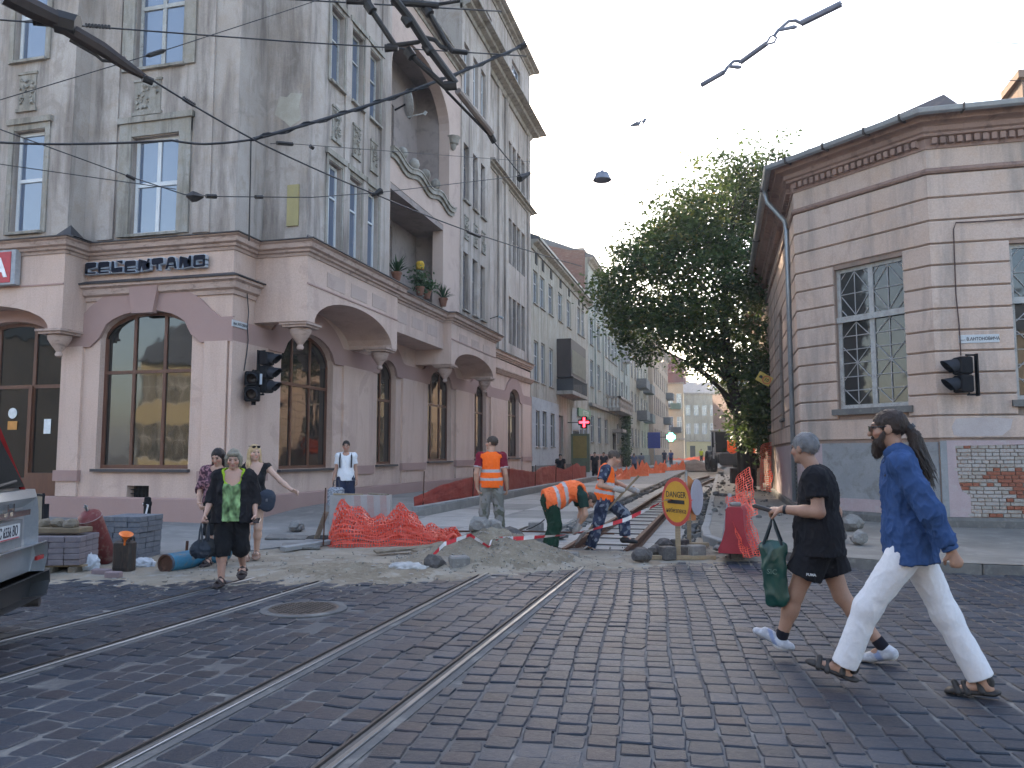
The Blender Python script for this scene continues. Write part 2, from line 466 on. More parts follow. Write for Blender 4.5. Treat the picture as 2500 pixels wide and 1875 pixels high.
def stone_attr(me, vals, domain='FACE'):
    a = me.attributes.new("stone", 'FLOAT', domain); a.data.foreach_set("value", np.asarray(vals, np.float32))
def inview(x, y):
    v = np.array([x, y, 0.0]) - C0; D = v.dot(FF)
    if D < 0.5: return -1
    px = CX + FPX * v.dot(RR) / D; py = CY - FPX * v.dot(UU) / D
    return D if (-20 < px < 2520 and 1300 < py < 1900) else -1
dl = [(inview(s[0], s[1]), i) for i, s in enumerate(stones)]
near = sorted([d for d in dl if d[0] > 0])[:300]
near_i = set(i for _, i in near)
bigV, bigF, bigA = [], [], []
for i, s in enumerate(stones):
    vs = stone_verts(*s, rnd); s = list(s); s[5] -= 0.005 * (rnd.random() < 0.06); s[4] += rnd.gauss(0, 0.09) * (rnd.random() < 0.07); vs = stone_verts(*s, rnd); val = rnd.random() if rnd.random() < 0.75 else rnd.choice((0.1, 0.5, 0.66))
    if s[0] < -1.8: val = (val * 0.75 + rnd.choice((0.0, 0.25)) ) % 1.0
    if i in near_i:
        me = bpy.data.meshes.new("cobblestone"); me.from_pydata(vs, [], STONE_F); me.update(); stone_attr(me, [val] * len(STONE_F))
        o = link_mesh("cobblestone", me, M_cob, road_o, smooth=False)
    else:
        o_ = len(bigV); bigV.extend(vs); bigF.extend([tuple(q + o_ for q in f) for f in STONE_F]); bigA.extend([val] * len(STONE_F))
me = bpy.data.meshes.new("cobblestones"); me.from_pydata(bigV, [], bigF); me.update(); stone_attr(me, bigA)
link_mesh("cobblestones", me, M_cob, road_o, kind="stuff")

def rail_pair(i0, i1, y1, label):
    t = empty("tram_track", (0, 0, 0), label, "tram track", "old tram tracks in the cobbles")
    for i in (i0, i1):
        a, b = (rail_x(i, -13), -13.0), (rail_x(i, y1), y1)
        P = [a, b]
        r = MB(); r.sweep(P, [(-0.018, -0.03), (0.018, -0.03), (0.018, 0.010), (0.014, 0.014), (-0.014, 0.014), (-0.018, 0.010)])
        ro = r.build("rail", M_steel, t)
        lp = MB(); lp.sweep(P, [(-0.088, -0.03), (-0.066, -0.03), (-0.066, 0.012), (-0.088, 0.009)]); lp.build("guard_lip", M_lip, ro)
        gr = MB(); gr.sweep(P, [(-0.066, -0.03), (-0.018, -0.03), (-0.018, -0.004), (-0.066, -0.004)]); gr.build("groove_fill", M_groove, ro)
        ed = MB(); ed.sweep(P, [(0.018, -0.031), (0.075, -0.031), (0.075, -0.002), (0.018, 0.001)]); ed.build("edge_mortar", M_joint, ro)
rail_pair(0, 1, 12.6, "shiny grooved tram track running up the cobbles in the foreground")
rail_pair(2, 3, 10.4, "farther tram track in the cobbles, left of the foreground track")

mh = MB(); mh.lathe([(0.43, -0.03), (0.43, 0.006), (0.40, 0.012), (0.35, 0.012)], 28, Matrix.Translation(MANHOLE), cap=False)
mho = mh.build("manhole_cover", M_joint, label="round iron manhole cover between the two old tram tracks", cat="manhole cover")
mi = MB(); mi.lathe([(0.35, -0.02), (0.35, 0.010), (0.33, 0.014), (0.0, 0.014)], 28, Matrix.Translation(MANHOLE))
lid = mi.build("lid", M_lip, mho)
rb = MB()
for k in range(-5, 6):
    for j in range(-5, 6):
        if (k * k + j * j) * 0.055 ** 2 < 0.3 ** 2: rb.mbox(T(MANHOLE.x + k * 0.055, MANHOLE.y + j * 0.055, 0.016, 0.78), 0.03, 0.03, 0.008)
rb.build("tread_pattern", M_lip, lid)

EDGE = [(-12, 7.3), (-9, 7.5), (-6.4, 7.9), (-5.2, 8.5), (-3.9, 8.8), (-2.9, 9.7), (-2.2, 10.3), (-0.3, 11.3), (0.8, 11.75), (1.6, 13.0), (4, 16)]
HEAP = gp(1205, 1372)                 # big heap by the workers
HEAP2 = gp(880, 1400)
def dirt_h(x, y):
    e = lerp_tab(EDGE, x) + 0.35 * fbm(x * 1.3, y * 1.3, 5)
    t = max(-1.0, min(1.0, (y - e) / 1.0))
    h = -0.02 + 0.040 * t + 0.012 * fbm(x * 3, y * 3, 1) + 0.006 * fbm(x * 11, y * 11, 2)
    dx, dy = x - HEAP.x, y - HEAP.y
    d = math.hypot((dx * 0.97 + dy * 0.25) / 1.12, (dy * 0.97 - dx * 0.25) / 0.85)
    if d < 1.4: h += 0.48 * max(0, 1 - d / 1.3) ** 1.05 + 0.09 * max(0, 1 - d / 1.4) * (fbm(x * 4, y * 4, 9) + 0.3 * fbm(x * 15, y * 15, 9))
    d = math.hypot((x - HEAP2.x) / 1.5, (y - HEAP2.y) / 0.8)
    if d < 1: h += 0.11 * (1 - d) ** 0.8 * (0.8 + 0.5 * fbm(x * 3, y * 3, 4)) + 0.02 * (1 - d) * fbm(x * 14, y * 14, 4)
    p = gp(1650, 1335); d = math.hypot((x - p.x) / 0.8, (y - p.y) / 0.7)
    if d < 1: h += 0.16 * (1 - d) * (1 + 0.3 * fbm(x * 6, y * 6, 4))
    if y > 12.9 and -3.3 < x < -0.5: h -= 0.16 * min(1, (y - 12.9) / 0.5)          # falls into the track bed
    if y > 13.2 and x <= -3.3: h -= 0.10 * min(1, (y - 13.2) / 0.6)
    if x > -0.5 and y > 13: h = min(h, 0.02)
    return h
nx, ny = 250, 150; X0, X1, Y0, Y1 = -10.4, 2.4, 7.2, 15.4
V = np.zeros(((nx + 1) * (ny + 1), 3), np.float32); k = 0
for j in range(ny + 1):
    for i in range(nx + 1):
        x = X0 + (X1 - X0) * i / nx; y = Y0 + (Y1 - Y0) * j / ny
        V[k] = (x, y, dirt_h(x, y)); k += 1
ii, jj = np.meshgrid(np.arange(nx), np.arange(ny)); a = (jj * (nx + 1) + ii).ravel()
Fq = np.stack([a, a + 1, a + nx + 2, a + nx + 1], 1)
M_soil = pm("heap_soil", (0.25, 0.21, 0.155), (0.18, 0.145, 0.105), scale=3.5, rough=0.95, bump=0.6, bscale=40, c3=(0.30, 0.265, 0.21), bdist=0.03)
eo = link_mesh("excavated_earth", npmesh("excavated_earth", V, Fq), [M_dust, M_soil], smooth=True, kind="structure")
for p_ in eo.data.polygons:
    c_ = p_.center; d_ = math.hypot((c_.x - HEAP.x) / 1.2, (c_.y - HEAP.y) / 0.95) + 0.3 * fbm(c_.x * 3, c_.y * 3, 6); e_ = math.hypot((c_.x - HEAP2.x) / 1.5, (c_.y - HEAP2.y) / 0.8) + 0.5 * fbm(c_.x * 3, c_.y * 3, 8)
    if d_ < 0.95 or e_ < 0.75: p_.material_index = 1

peb = MB(); rnd = random.Random(5)
for k in range(4200):
    if rnd.random() < 0.55:
        an = rnd.uniform(0, 6.28); rr = rnd.uniform(0, 1) ** 0.6 * 1.35; x = HEAP.x + rr * math.cos(an) * 1.15; y = HEAP.y + rr * math.sin(an) * 0.9
    else:
        x = rnd.uniform(-7.5, 1.0); y = lerp_tab(EDGE, x) + rnd.uniform(-0.4, 3.5)
    if y > 15 or y < 7.3: continue
    s = 0.004 + 0.024 * rnd.random() ** 5
    z = max(dirt_h(x, y), 0.0)
    q = T(x, y, z + s * 0.25, rnd.uniform(0, 6), rnd.uniform(0, 1), rnd.uniform(0, 1))
    vs = [q @ Vector(p) for p in ((s, 0, 0), (0, s * 0.8, 0), (-s * 0.9, 0, 0), (0, -s * 0.7, 0), (0, 0, s * 0.7), (0, 0, -s * 0.7))]
    peb.add(vs, [(0, 1, 4), (1, 2, 4), (2, 3, 4), (3, 0, 4), (1, 0, 5), (2, 1, 5), (3, 2, 5), (0, 3, 5)])
peb.build("gravel", pm("gravel_stone", (0.30, 0.275, 0.24), (0.20, 0.175, 0.15), scale=20, rough=0.9, c3=(0.36, 0.34, 0.31)), kind="stuff", label="loose gravel and crumbs scattered over the excavated earth", cat="gravel")

ln = MB(); ln.box(-7.1, 13.3, -0.3, -3.3, 96, 0.03)
lane = ln.build("street_lane", M_asph, kind="structure")
rnd = random.Random(3)
for j in range(11):
    y0 = 13.45 + j * 2.6
    for i in range(2):
        s = MB(); x0 = -7.05 + i * 1.86
        s.mbox(T(x0 + 0.92, y0 + 1.29, 0.036 + rnd.uniform(-0.004, 0.004)), 1.83, 2.57, 0.03, 0.008)
        s.build("lane_slab", M_conc if (i + j) % 3 else M_asph, lane)
edge = MB()
for k in range(120):                                  # broken edge of the lane above the track bed
    y = 14 + k * 0.42 + rnd.uniform(-0.1, 0.1); s = rnd.uniform(0.08, 0.3)
    edge.mbox(T(-3.27 + rnd.uniform(-0.05, 0.1), y, -0.1 + rnd.uniform(-0.05, 0.04), rnd.uniform(0, 3), rnd.uniform(-.3, .3), rnd.uniform(-.3, .3)), s, s * 1.3, 0.12, 0.015)
edge.build("broken_lane_edge", M_concd, lane, kind="stuff")
tb = MB(); tb.box(-3.3, 13.0, -0.36, -0.36, 140, -0.2)
tb.build("track_bed", M_dust, kind="structure")
far = MB(); far.add([(-7.1, 96, -0.02), (-0.2, 96, -0.02), (4, 260, 0.9), (-14, 260, 0.9)], [(0, 1, 2, 3)])
far.build("far_street", M_asph, kind="structure")

tr = empty("new_tram_track", (-2.0, 13, -0.2), "unfinished tram track with rusty brown rails on pale concrete planks", "tram track")
def off(o):
    o.location = Vector(o.location) - Vector(tr.location); return o
rnd = random.Random(21)
def bend(y): return 0.0 if y < 30 else 0.0016 * (y - 30) ** 2
y = 12.75
while y < 62:
    w = rnd.uniform(0.33, 0.40)
    m = MB(); m.mbox(T(-1.98 + bend(y) + rnd.uniform(-0.01, 0.01), y + w / 2, -0.165 + rnd.uniform(-0.004, 0.004)), 2.35, w - 0.015, 0.08, 0.01)
    off(m.build("concrete_plank", M_conc, tr)); y += w
def rail_prof():
    h = 0.165
    return [(-0.07, 0), (0.07, 0), (0.07, 0.012), (0.012, 0.03), (0.012, 0.115), (0.036, 0.13), (0.036, h), (-0.036, h), (-0.036, 0.13), (-0.012, 0.115), (-0.012, 0.03), (-0.07, 0.012)]
for xs, ya, yb, k in ((-2.5, 12.9, 21.2, 0.0), (-1.5, 12.95, 26.5, 0.0), (-2.38, 21.9, 38, 0.0), (-1.42, 27.2, 37, 0.0), (-2.3, 40.5, 60, 0), (-1.3, 39, 58, 0)):
    r = MB(); n = 12
    path = [(xs + bend(ya + (yb - ya) * i / n), ya + (yb - ya) * i / n) for i in range(n + 1)]
    r.sweep(path, [(o, z - 0.124) for o, z in rail_prof()])
    off(r.build("rail", M_rust, tr))
yy = 13.6
while yy < 58:
    b = MB(); b.tube([(-2.5 + bend(yy), yy, -0.09), (-1.5 + bend(yy), yy + rnd.uniform(-0.05, 0.05), -0.09)], 0.014, 6); off(b.build("tie_bar", M_lip, tr)); yy += rnd.uniform(0.95, 1.2)

rub = MB(); rnd = random.Random(8)
for k in range(520):
    y = 14.5 + rnd.random() ** 1.4 * 45; x = rnd.uniform(-0.85, -0.42) if rnd.random() < 0.6 else rnd.uniform(-0.3, 1.6)
    z = -0.17 if x < -0.4 else 0.13
    if x > -0.4 and y < 18.5: continue
    s = rnd.uniform(0.02, 0.09) if rnd.random() < 0.9 else rnd.uniform(0.1, 0.2)
    rub.mbox(T(x, y, z + s * 0.3, rnd.uniform(0, 3), rnd.uniform(-.5, .5), rnd.uniform(-.5, .5)), s, s * 1.4, s * 0.7, s * 0.12)
rub.build("rubble", M_concd, kind="stuff", label="broken concrete and stone crumbs along the right kerb", cat="rubble")

def sheet(name, rows, mat, thick=0.3, **k):
    m = MB(); n = len(rows[0])
    for r in rows: m.v.extend(r)
    for i in range(len(rows) - 1):
        for j in range(n - 1):
            m.f.append((i * n + j, i * n + j + 1, (i + 1) * n + j + 1, (i + 1) * n + j))
    return m.build(name, mat, **k)
def swz(y): return lerp_tab([(9, 0.035), (16.5, 0.05), (19, 0.24), (500, 0.24)], y)
rows = []
for y in (10.4, 10.9, 11.5, 12.2, 13, 14, 15, 16, 17, 18, 18.6, 20, 30, 60, 100):
    xe = lerp_tab([(10.4, -8.6), (11.0, -7.4), (12.2, -6.95), (14, -6.9), (18, -7.08), (200, -7.08)], y)
    rows.append([(x, y, swz(y) - (0.03 if y < 10.6 else 0) + (0.10 * min(1, max(0, -x - 11) / 6) if y < 17 else 0)) for x in (-40, -22, -17, -14, -12, -10.6, -9.2, -8.2, xe, xe + 0.001)])
for r in rows: r[-1] = (r[-1][0], r[-1][1], -0.2)
sheet("sidewalk_left", rows, M_asph, kind="structure")
SWZ = 0.14
pts = SIDEWALK_R
m = MB(); inner = [(30.0, 60.0), (30.0, 17.0)]
top = [(p[0] + 0.001, p[1], SWZ - 0.004) for p in pts] + [(30, 60, SWZ - 0.004)]
m.add(top, [tuple(range(len(top)))]); m.build("sidewalk_right", M_asphr, kind="structure")

def kerb_line(name, path, w, h, z0, mat, L, label, side=1):
    t = empty(name, (path[0][0], path[0][1], 0), label, "kerb")
    for (a, b) in zip(path, path[1:]):
        a2, b2 = Vector((a[0], a[1])), Vector((b[0], b[1])); d = b2 - a2; n = max(1, round(d.length / L)); l = d.length / n; ang = math.atan2(d.y, d.x)
        for i in range(n):
            c = a2 + d * ((i + 0.5) / n); nn = Vector((d.y, -d.x)).normalized() * side * w / 2
            q = MB(); q.mbox(T(c.x + nn.x - t.location.x, c.y + nn.y - t.location.y, z0 + h / 2 + random.uniform(-0.004, 0.004), ang + random.uniform(-0.004, 0.004)), l - 0.008, w, h, 0.015)
            q.build("kerb_stone", mat, t)
kerb_line("kerb", [(-7.1, 18.3), (-7.1, 70)], 0.18, 0.42, -0.12, M_kerb, 1.0, "high new concrete kerb below the red net along the pink building", -1)
kerb_line("kerb", [(-7.1, 18.3), (-7.02, 16.6), (-6.95, 14.6)], 0.18, 0.20, -0.12, M_kerb, 0.9, "low end of the new kerb by the striped concrete block", -1)
kerb_line("kerb", SIDEWALK_R[:5], 0.15, 0.30, -0.14, M_kerb, 0.9, "pale new kerb curving round beside the red plastic barrier", -1)
kerb_line("kerb", SIDEWALK_R[4:10], 0.15, 0.26, -0.13, M_concd, 0.8, "dark old kerb along the right corner sidewalk", -1)
# ================================================================== CORNER BUILDING WITH THE PINK GROUND FLOOR
def oldplaster(name, base, pale, dark, warm, k=1.0):
    if name in MATS: return MATS[name]
    base, pale, dark, warm = [tuple(x * 0.84 for x in c) for c in (base, pale, dark, warm)]
    m, t = newmat(name); t.b.inputs["Roughness"].default_value = 0.92; t.b.inputs["Specular IOR Level"].default_value = 0.15
    co = t.coord(); st = t.coord((1.0, 1.0, 0.13))
    big = t.noise(co, 0.45 * k, 5, 0.6, 0.3); streak = t.noise(st, 1.9 * k, 6, 0.65, 0.2); mid = t.noise(co, 2.2 * k, 6, 0.65); fine = t.noise(co, 30, 5, 0.7)
    col = t.mix(t.ramp(big, 0.38, 0.62), base, pale)
    col = t.mix(t.ramp(mid, 0.5, 0.7, (0, 0, 0, 1), (0.8, 0.8, 0.8, 1)), col, warm)
    col = t.mix(t.ramp(streak, 0.47, 0.66, (0, 0, 0, 1), (0.95, 0.95, 0.95, 1)), col, dark)
    blot = t.noise(co, 0.9 * k, 7, 0.7, 0.8)
    col = t.mix(t.ramp(blot, 0.57, 0.63, (0, 0, 0, 1), (0.6, 0.6, 0.6, 1)), col, tuple(x * 0.8 for x in base))
    col = t.mix(0.4, col, t.mix(t.ramp(fine, 0.3, 0.7), (0.7, 0.7, 0.7), (1.25, 1.25, 1.25)), 'MULTIPLY')
    t.link(col, t.b.inputs["Base Color"]); t.bump(fine, 0.3, 0.012)
    return m
M_pink = oldplaster("pink_plaster", (0.63, 0.455, 0.375), (0.66, 0.49, 0.41), (0.52, 0.375, 0.31), (0.63, 0.45, 0.36), 0.7)
M_pinkd = pm("dusky_pink_plaster", (0.43, 0.285, 0.25), (0.39, 0.255, 0.225), scale=0.7, rough=0.85, bump=0.35, bscale=60, spec=0.15, bdist=0.006)
M_pinkp = pm("pale_pink_plaster", (0.56, 0.425, 0.365), (0.51, 0.385, 0.33), scale=0.6, rough=0.88, bump=0.3, bscale=50, spec=0.15, c3=(0.46, 0.345, 0.30))
M_corn = pm("cornice_plaster", (0.54, 0.40, 0.335), (0.45, 0.325, 0.27), scale=1.5, rough=0.85, bump=0.25, bscale=50, c3=(0.28, 0.20, 0.17), stretch=(1, 1, 3))
M_old = oldplaster("grey_old_plaster", (0.385, 0.325, 0.285), (0.485, 0.425, 0.385), (0.20, 0.165, 0.145), (0.39, 0.315, 0.255))
M_oldtrim = oldplaster("grey_trim_plaster", (0.31, 0.275, 0.23), (0.38, 0.355, 0.32), (0.17, 0.15, 0.125), (0.29, 0.24, 0.185), 2.0)
M_flash = pm("dark_sheet_metal", (0.075, 0.068, 0.07), (0.05, 0.045, 0.048), scale=2, rough=0.6, bump=0.1, c3=(0.11, 0.085, 0.075), metal=0.2)
M_wood = pm("brown_window_wood", (0.15, 0.062, 0.036), (0.115, 0.048, 0.03), scale=4, rough=0.45, bump=0.05, spec=0.4, stretch=(3, 3, 0.4))
M_white = pm("white_plastic_frame", (0.68, 0.69, 0.70), (0.60, 0.61, 0.62), scale=2, rough=0.45, bump=0.02)
M_oldwhite = pm("weathered_white_paint", (0.48, 0.47, 0.45), (0.36, 0.35, 0.33), scale=6, rough=0.7, bump=0.15, c3=(0.28, 0.26, 0.235))
M_oldbrown = pm("weathered_brown_frame", (0.20, 0.165, 0.145), (0.15, 0.12, 0.105), scale=6, rough=0.7, bump=0.1, c3=(0.30, 0.27, 0.25))
M_gl = glassm("shop_glass", (0.012, 0.014, 0.013), 1.75, 0.10)
M_glsky = glassm("upper_glass_sky_tint", (0.085, 0.11, 0.16), 2.2, 0.04)  # blue of the mirrored sky is put into the base colour
M_gld = glassm("old_glass", (0.02, 0.022, 0.022), 1.6, 0.15)
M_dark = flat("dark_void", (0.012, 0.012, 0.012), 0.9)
M_sill = flat("dark_sill_metal", (0.06, 0.055, 0.058), 0.5, 0.2)

LB = empty("corner_building", (-10.5, 15.5, 0), "large corner building with pink arcaded ground floor and stained grey upper storeys", "building")
LBo = Vector(LB.location)
def lb(mb, name, mat, parent=None, smooth=False, **k):
    if parent is None:
        mb.v = [(p[0] - LBo.x, p[1] - LBo.y, p[2] - LBo.z) for p in mb.v]; parent = LB
    return mb.build(name, mat, parent, smooth, **k)
class BF(Face):
    """face whose coordinates are relative to a building's origin"""
    def __init__(s, p0, p1, o): super().__init__(p0, p1); s.p = s.p - Vector((o.x, o.y, 0))
def slope(y): return 0.010 * (y - 17.6) if y > 17.6 else 0.0
FS = Face((-27, 15.5), (-10.5, 15.5)); FE = Face((-10.5, 15.5), (-10.5, 44.5))
fs = BF((-27, 15.5), (-10.5, 15.5), LBo); fe = BF((-10.5, 15.5), (-10.5, 44.5), LBo)
sx = lambda X: X + 27.0
ey = lambda Y: Y - 15.5
SW = [(-17.95, -15.04, 0.14, 4.75, 0.75), (-13.98, -11.51, 1.23, 4.86, 0.60), (-22.5, -19.4, 1.2, 4.75, 0.75)]
VENT_S = (-13.09, -12.5, 0.47, 0.85)
EW = [(17.6, 20.35, 1.19, 4.72, 0.75), (23.35, 24.85, 1.24, 4.62, 0.55), (27.9, 30.55, 1.31, 4.80, 0.65), (33.75, 35.55, 1.36, 4.75, 0.5), (39.5, 41.8, 1.39, 4.98, 0.6)]
w = MB(); wall(w, FS, 0, sx(-10.5), -0.2, 6.25, [(sx(a), sx(b), c, e, r) for a, b, c, e, r in SW] + [(sx(VENT_S[0]), sx(VENT_S[1]), VENT_S[2], VENT_S[3])], 0.32)
VE = [(18.55, 19.1, 0.12, 0.50), (32.2, 32.75, 0.42, 0.80)]
wall(w, FE, 0, 29.0, -0.2, 6.25, [(ey(a), ey(b), c, e, r) for a, b, c, e, r in EW] + [(ey(a), ey(b), c, e) for a, b, c, e in VE], 0.32)
lb(w, "ground_floor_wall", M_pink)
v = MB()
for F, lst, f in ((FS, [VENT_S], sx), (FE, VE, ey)):
    for a, b, c, e in lst:
        vb = MB(); F.bx(vb, f(a), f(b), c, e, -0.30, -0.28)
        for q in range(1, 6): F.bx(vb, f(a) + (f(b) - f(a)) * q / 6 - 0.008, f(a) + (f(b) - f(a)) * q / 6 + 0.008, c, e, -0.15, -0.13)
        for q in range(1, 4): F.bx(vb, f(a), f(b), c + (e - c) * q / 4 - 0.008, c + (e - c) * q / 4 + 0.008, -0.148, -0.128)
        lb(vb, "cellar_vent", M_dark)
core = MB(); core.box(-27, 16.1, -0.2, -10.95, 44.4, 24.0); core.box(-27, 15.9, -0.2, -14.6, 16.1, 20); core.box(-14.6, 15.95, 6.3, -10.95, 16.1, 20); lb(core, "inner_mass", M_dark)  # unseen solid block added inside the walls to stop the sun
p = MB(); p.sweep([(-27, 15.5), (-10.5, 15.5), (-10.5, 44.5)], [(0.0, -0.2), (0.07, -0.2), (0.07, 0.56), (0.05, 0.59), (0.0, 0.59)])
lb(p, "plinth", M_pinkd)
PS = [(-15.02, -14.43), (-14.43 + 0.02, -14.05), (-11.45, -10.5)]
for a, b in ((-15.0, -14.42), (-11.15, -10.56), (-19.3, -18.05)):
    pil = MB(); FS.bx(pil, sx(a), sx(b), 0.59, 4.08, 0.0, 0.07); lb(pil, "pilaster", M_pink)
for a, b in ((15.44, 16.9), (20.9, 22.9), (25.3, 27.4), (31.0, 33.3), (36.1, 39.0), (42.3, 44.48)):
    pil = MB(); FE.bx(pil, ey(a), ey(b), 0.59, 4.08 + slope(a), 0.0, 0.07); lb(pil, "pilaster", M_pink)
blk = [(FS, sx(a), sx(b), 0.0) for a, b in ((-15.05, -14.37), (-11.2, -10.46), (-19.35, -18.0))] + [(FE, ey(a), ey(b), slope(a)) for a, b in ((15.40, 16.95), (20.85, 22.95), (25.25, 27.45), (30.95, 33.35), (36.05, 39.05), (42.25, 44.5))]
for F, a, b, dz in blk:
    q = MB(); F.bx(q, a, b, 0.94 + dz, 1.19 + dz, 0.0, 0.115); lb(q, "pilaster_base", M_pinkd)
def archband(F, f, u0, u1, wins, zl, zh, d0, d1, zoff):
    mb = MB(); us = sorted(set([u0, u1] + [a + (b - a) * k / 14 for a, b, c, e, r in wins for k in range(15)] + [a - 0.75 + 0.25 * k for a, b, c, e, r in wins for k in range(4)] + [b + 0.25 * k for a, b, c, e, r in wins for k in range(4)]))
    us = [u for u in us if u0 <= u <= u1]
    def lo(u):
        for a, b, c, e, r in wins:
            if a <= u <= b: return max(zl + zoff(u), arc_z(u, a, b, e - r, r))
        return zl + zoff(u)
    def hi(u):
        h = zh + zoff(u)
        for a, b, c, e, r in wins:
            if a - 0.75 < u < b + 0.75: h = max(h, arc_z(u, a - 0.75, b + 0.75, e - r - 0.1, r + 0.72))
        return h
    for x, y in zip(us, us[1:]):
        A = [F.P(f(x), lo(x), d1), F.P(f(y), lo(y), d1), F.P(f(y), hi(y), d1), F.P(f(x), hi(x), d1)]
        B = [F.P(f(x), lo(x), d0), F.P(f(y), lo(y), d0), F.P(f(y), hi(y), d0), F.P(f(x), hi(x), d0)]
        mb.add(A + B, [(0, 1, 2, 3), (4, 5, 1, 0), (3, 2, 6, 7)])
    return mb
lb(archband(FS, sx, -27, -10.43, SW, 4.06, 4.62, -0.02, 0.065, lambda u: 0), "arch_band", M_pinkd)
lb(archband(FE, ey, 15.43, 44.5, EW, 4.06, 4.55, -0.02, 0.065, slope), "arch_band", M_pinkd)
q = MB(); q.ext([FS.P(sx(-13.02), 4.78, 0.02), FS.P(sx(-12.46), 4.78, 0.02), FS.P(sx(-12.33), 5.45, 0.02), FS.P(sx(-13.13), 5.45, 0.02)], (0, -0.16, 0)); lb(q, "keystone", M_pinkd)
q = MB(); q.sweep([(-14.42, 15.5), (-10.5, 15.5), (-10.5, 16.4)], [(0, 5.14), (0.05, 5.14), (0.06, 5.23), (0.14, 5.27), (0.16, 5.40), (0.24, 5.44), (0.24, 5.5), (0, 5.5)]); ho = lb(q, "hood_cornice", M_corn)
q = MB(); q.sweep([(-14.42, 15.5), (-10.5, 15.5), (-10.5, 16.4)], [(-0.01, 5.503), (0.29, 5.503), (0.29, 5.53), (0.06, 5.62), (-0.01, 5.63)]); lb(q, "hood_flashing", M_flash)
q = MB(); q.sweep([(-10.5, 32.6, 0.15), (-10.5, 44.5, 0.27)], [(0, 5.30), (0.10, 5.32), (0.20, 5.45), (0.26, 5.5), (0.26, 5.56), (0, 5.6)]); lb(q, "hood_cornice", M_corn)

def bay(F, u0, u1, zs, rise, zt, depth, zt2=None, arch=True, N=16):
    mb = MB(); ub = [u0 + (u1 - u0) * k / N for k in range(N + 1)]; m = 0.38
    def lo(u): return arc_z(u, u0 + m, u1 - m, zs, rise) if arch and u0 + m < u < u1 - m else zs
    zz = lambda u: zt + (0 if zt2 is None else (zt2 - zt) * (u - u0) / (u1 - u0))
    ub = sorted(set(ub + [u0 + m, u1 - m, u0 + m + 0.02, u1 - m - 0.02, u0 + m + 0.12, u1 - m - 0.12]))
    for a, b in zip(ub, ub[1:]):
        mb.add([F.P(a, lo(a), 0), F.P(b, lo(b), 0), F.P(b, zz(b), 0), F.P(a, zz(a), 0)], [(0, 1, 2, 3)])
        mb.add([F.P(a, lo(a), 0), F.P(a, lo(a), -depth), F.P(b, lo(b), -depth), F.P(b, lo(b), 0)], [(0, 1, 2, 3)])
    for u in (u0, u1):
        mb.add([F.P(u, zs, 0), F.P(u, zs, -depth), F.P(u, zz(u), -depth), F.P(u, zz(u), 0)], [(0, 1, 2, 3)])
    mb.add([F.P(u0, zz(u0), 0), F.P(u1, zz(u1), 0), F.P(u1, zz(u1), -depth), F.P(u0, zz(u0), -depth)], [(0, 1, 2, 3)])
    return mb
BL = Face((-27, 14.8), (-14.43, 14.8)); BA = Face((-9.15, 16.38), (-9.15, 21.7)); BM = Face((-9.45, 21.7), (-9.45, 26.6)); BB = Face((-9.15, 26.6), (-9.15, 32.4))
lb(bay(BL, 7.6, 12.57, 4.42, 0.62, 6.2, 0.72), "bay_parapet", M_pink)
lb(bay(BA, 0, 5.32, 4.62, 0.75, 6.2, 1.37), "bay_parapet", M_pink)
lb(bay(BM, 0, 4.9, 5.28, 0, 6.22, 1.07, arch=False), "balcony_parapet", M_pink)
lb(bay(BB, 0, 5.8, 4.75, 0.62, 6.28, 1.37), "bay_parapet", M_pink)
for F, L, zz in ((BL, 12.57, 5.42), (BA, 5.32, 5.48), (BB, 5.8, 5.62)):
    q = MB(); F.bx(q, 0 if F is not BL else 7.6, L, zz, zz + 0.035, -0.01, 0.02); lb(q, "string_course", M_pinkd)
for F, us in ((BA, (0.95, 2.25, 3.55)), (BM, (0.5, 1.9, 3.3)), (BB, (0.9, 2.4, 3.9))):
    for u in us:
        q = MB(); F.bx(q, u, u + 0.95, 5.60, 5.96, -0.01, 0.008); lb(q, "panel", M_pinkp)
CPROF = [(0.04, -0.62), (0.075, -0.60), (0.085, -0.55), (0.06, -0.50), (0.10, -0.44), (0.19, -0.32), (0.245, -0.22), (0.26, -0.14), (0.235, -0.11), (0.0, -0.11)]
for x, y, z in ((-14.78, 15.12, 4.42), (-9.52, 16.78, 4.62), (-9.52, 21.32, 4.62), (-9.52, 27.0, 4.75), (-9.52, 32.0, 4.75), (-19.1, 15.12, 4.42)):
    q = MB(); q.lathe([(r, zz + z) for r, zz in CPROF], 16, Matrix.Translation((x, y, 0))); c = lb(q, "corbel", M_corn, smooth='auto')
    q = MB(); q.box(x - 0.36, y - 0.36, z - 0.055, x + 0.36, y + 0.36, z - 0.004); q.box(x - 0.31, y - 0.31, z - 0.11, x + 0.31, y + 0.31, z - 0.055)
    q.v = [(a - LBo.x, b - LBo.y, c_) for a, b, c_ in q.v]; q.build("abacus", M_corn, c)
CPATH = [(-27, 14.8), (-14.43, 14.8), (-14.43, 15.5), (-10.5, 15.5), (-10.5, 16.38), (-9.15, 16.38), (-9.15, 21.7), (-9.45, 21.7), (-9.45, 26.6), (-9.15, 26.6), (-9.15, 32.4), (-10.5, 32.4), (-10.5, 44.5)]
CPATH = [(x, y, slope(y) * 0.7) for x, y in CPATH]
q = MB(); q.sweep(CPATH, [(-0.3, 6.15), (0.03, 6.15), (0.05, 6.21), (0.11, 6.23), (0.12, 6.28), (0.20, 6.31), (0.22, 6.41), (0.28, 6.44), (0.28, 6.46), (-0.3, 6.46)]); lb(q, "main_cornice", M_corn)
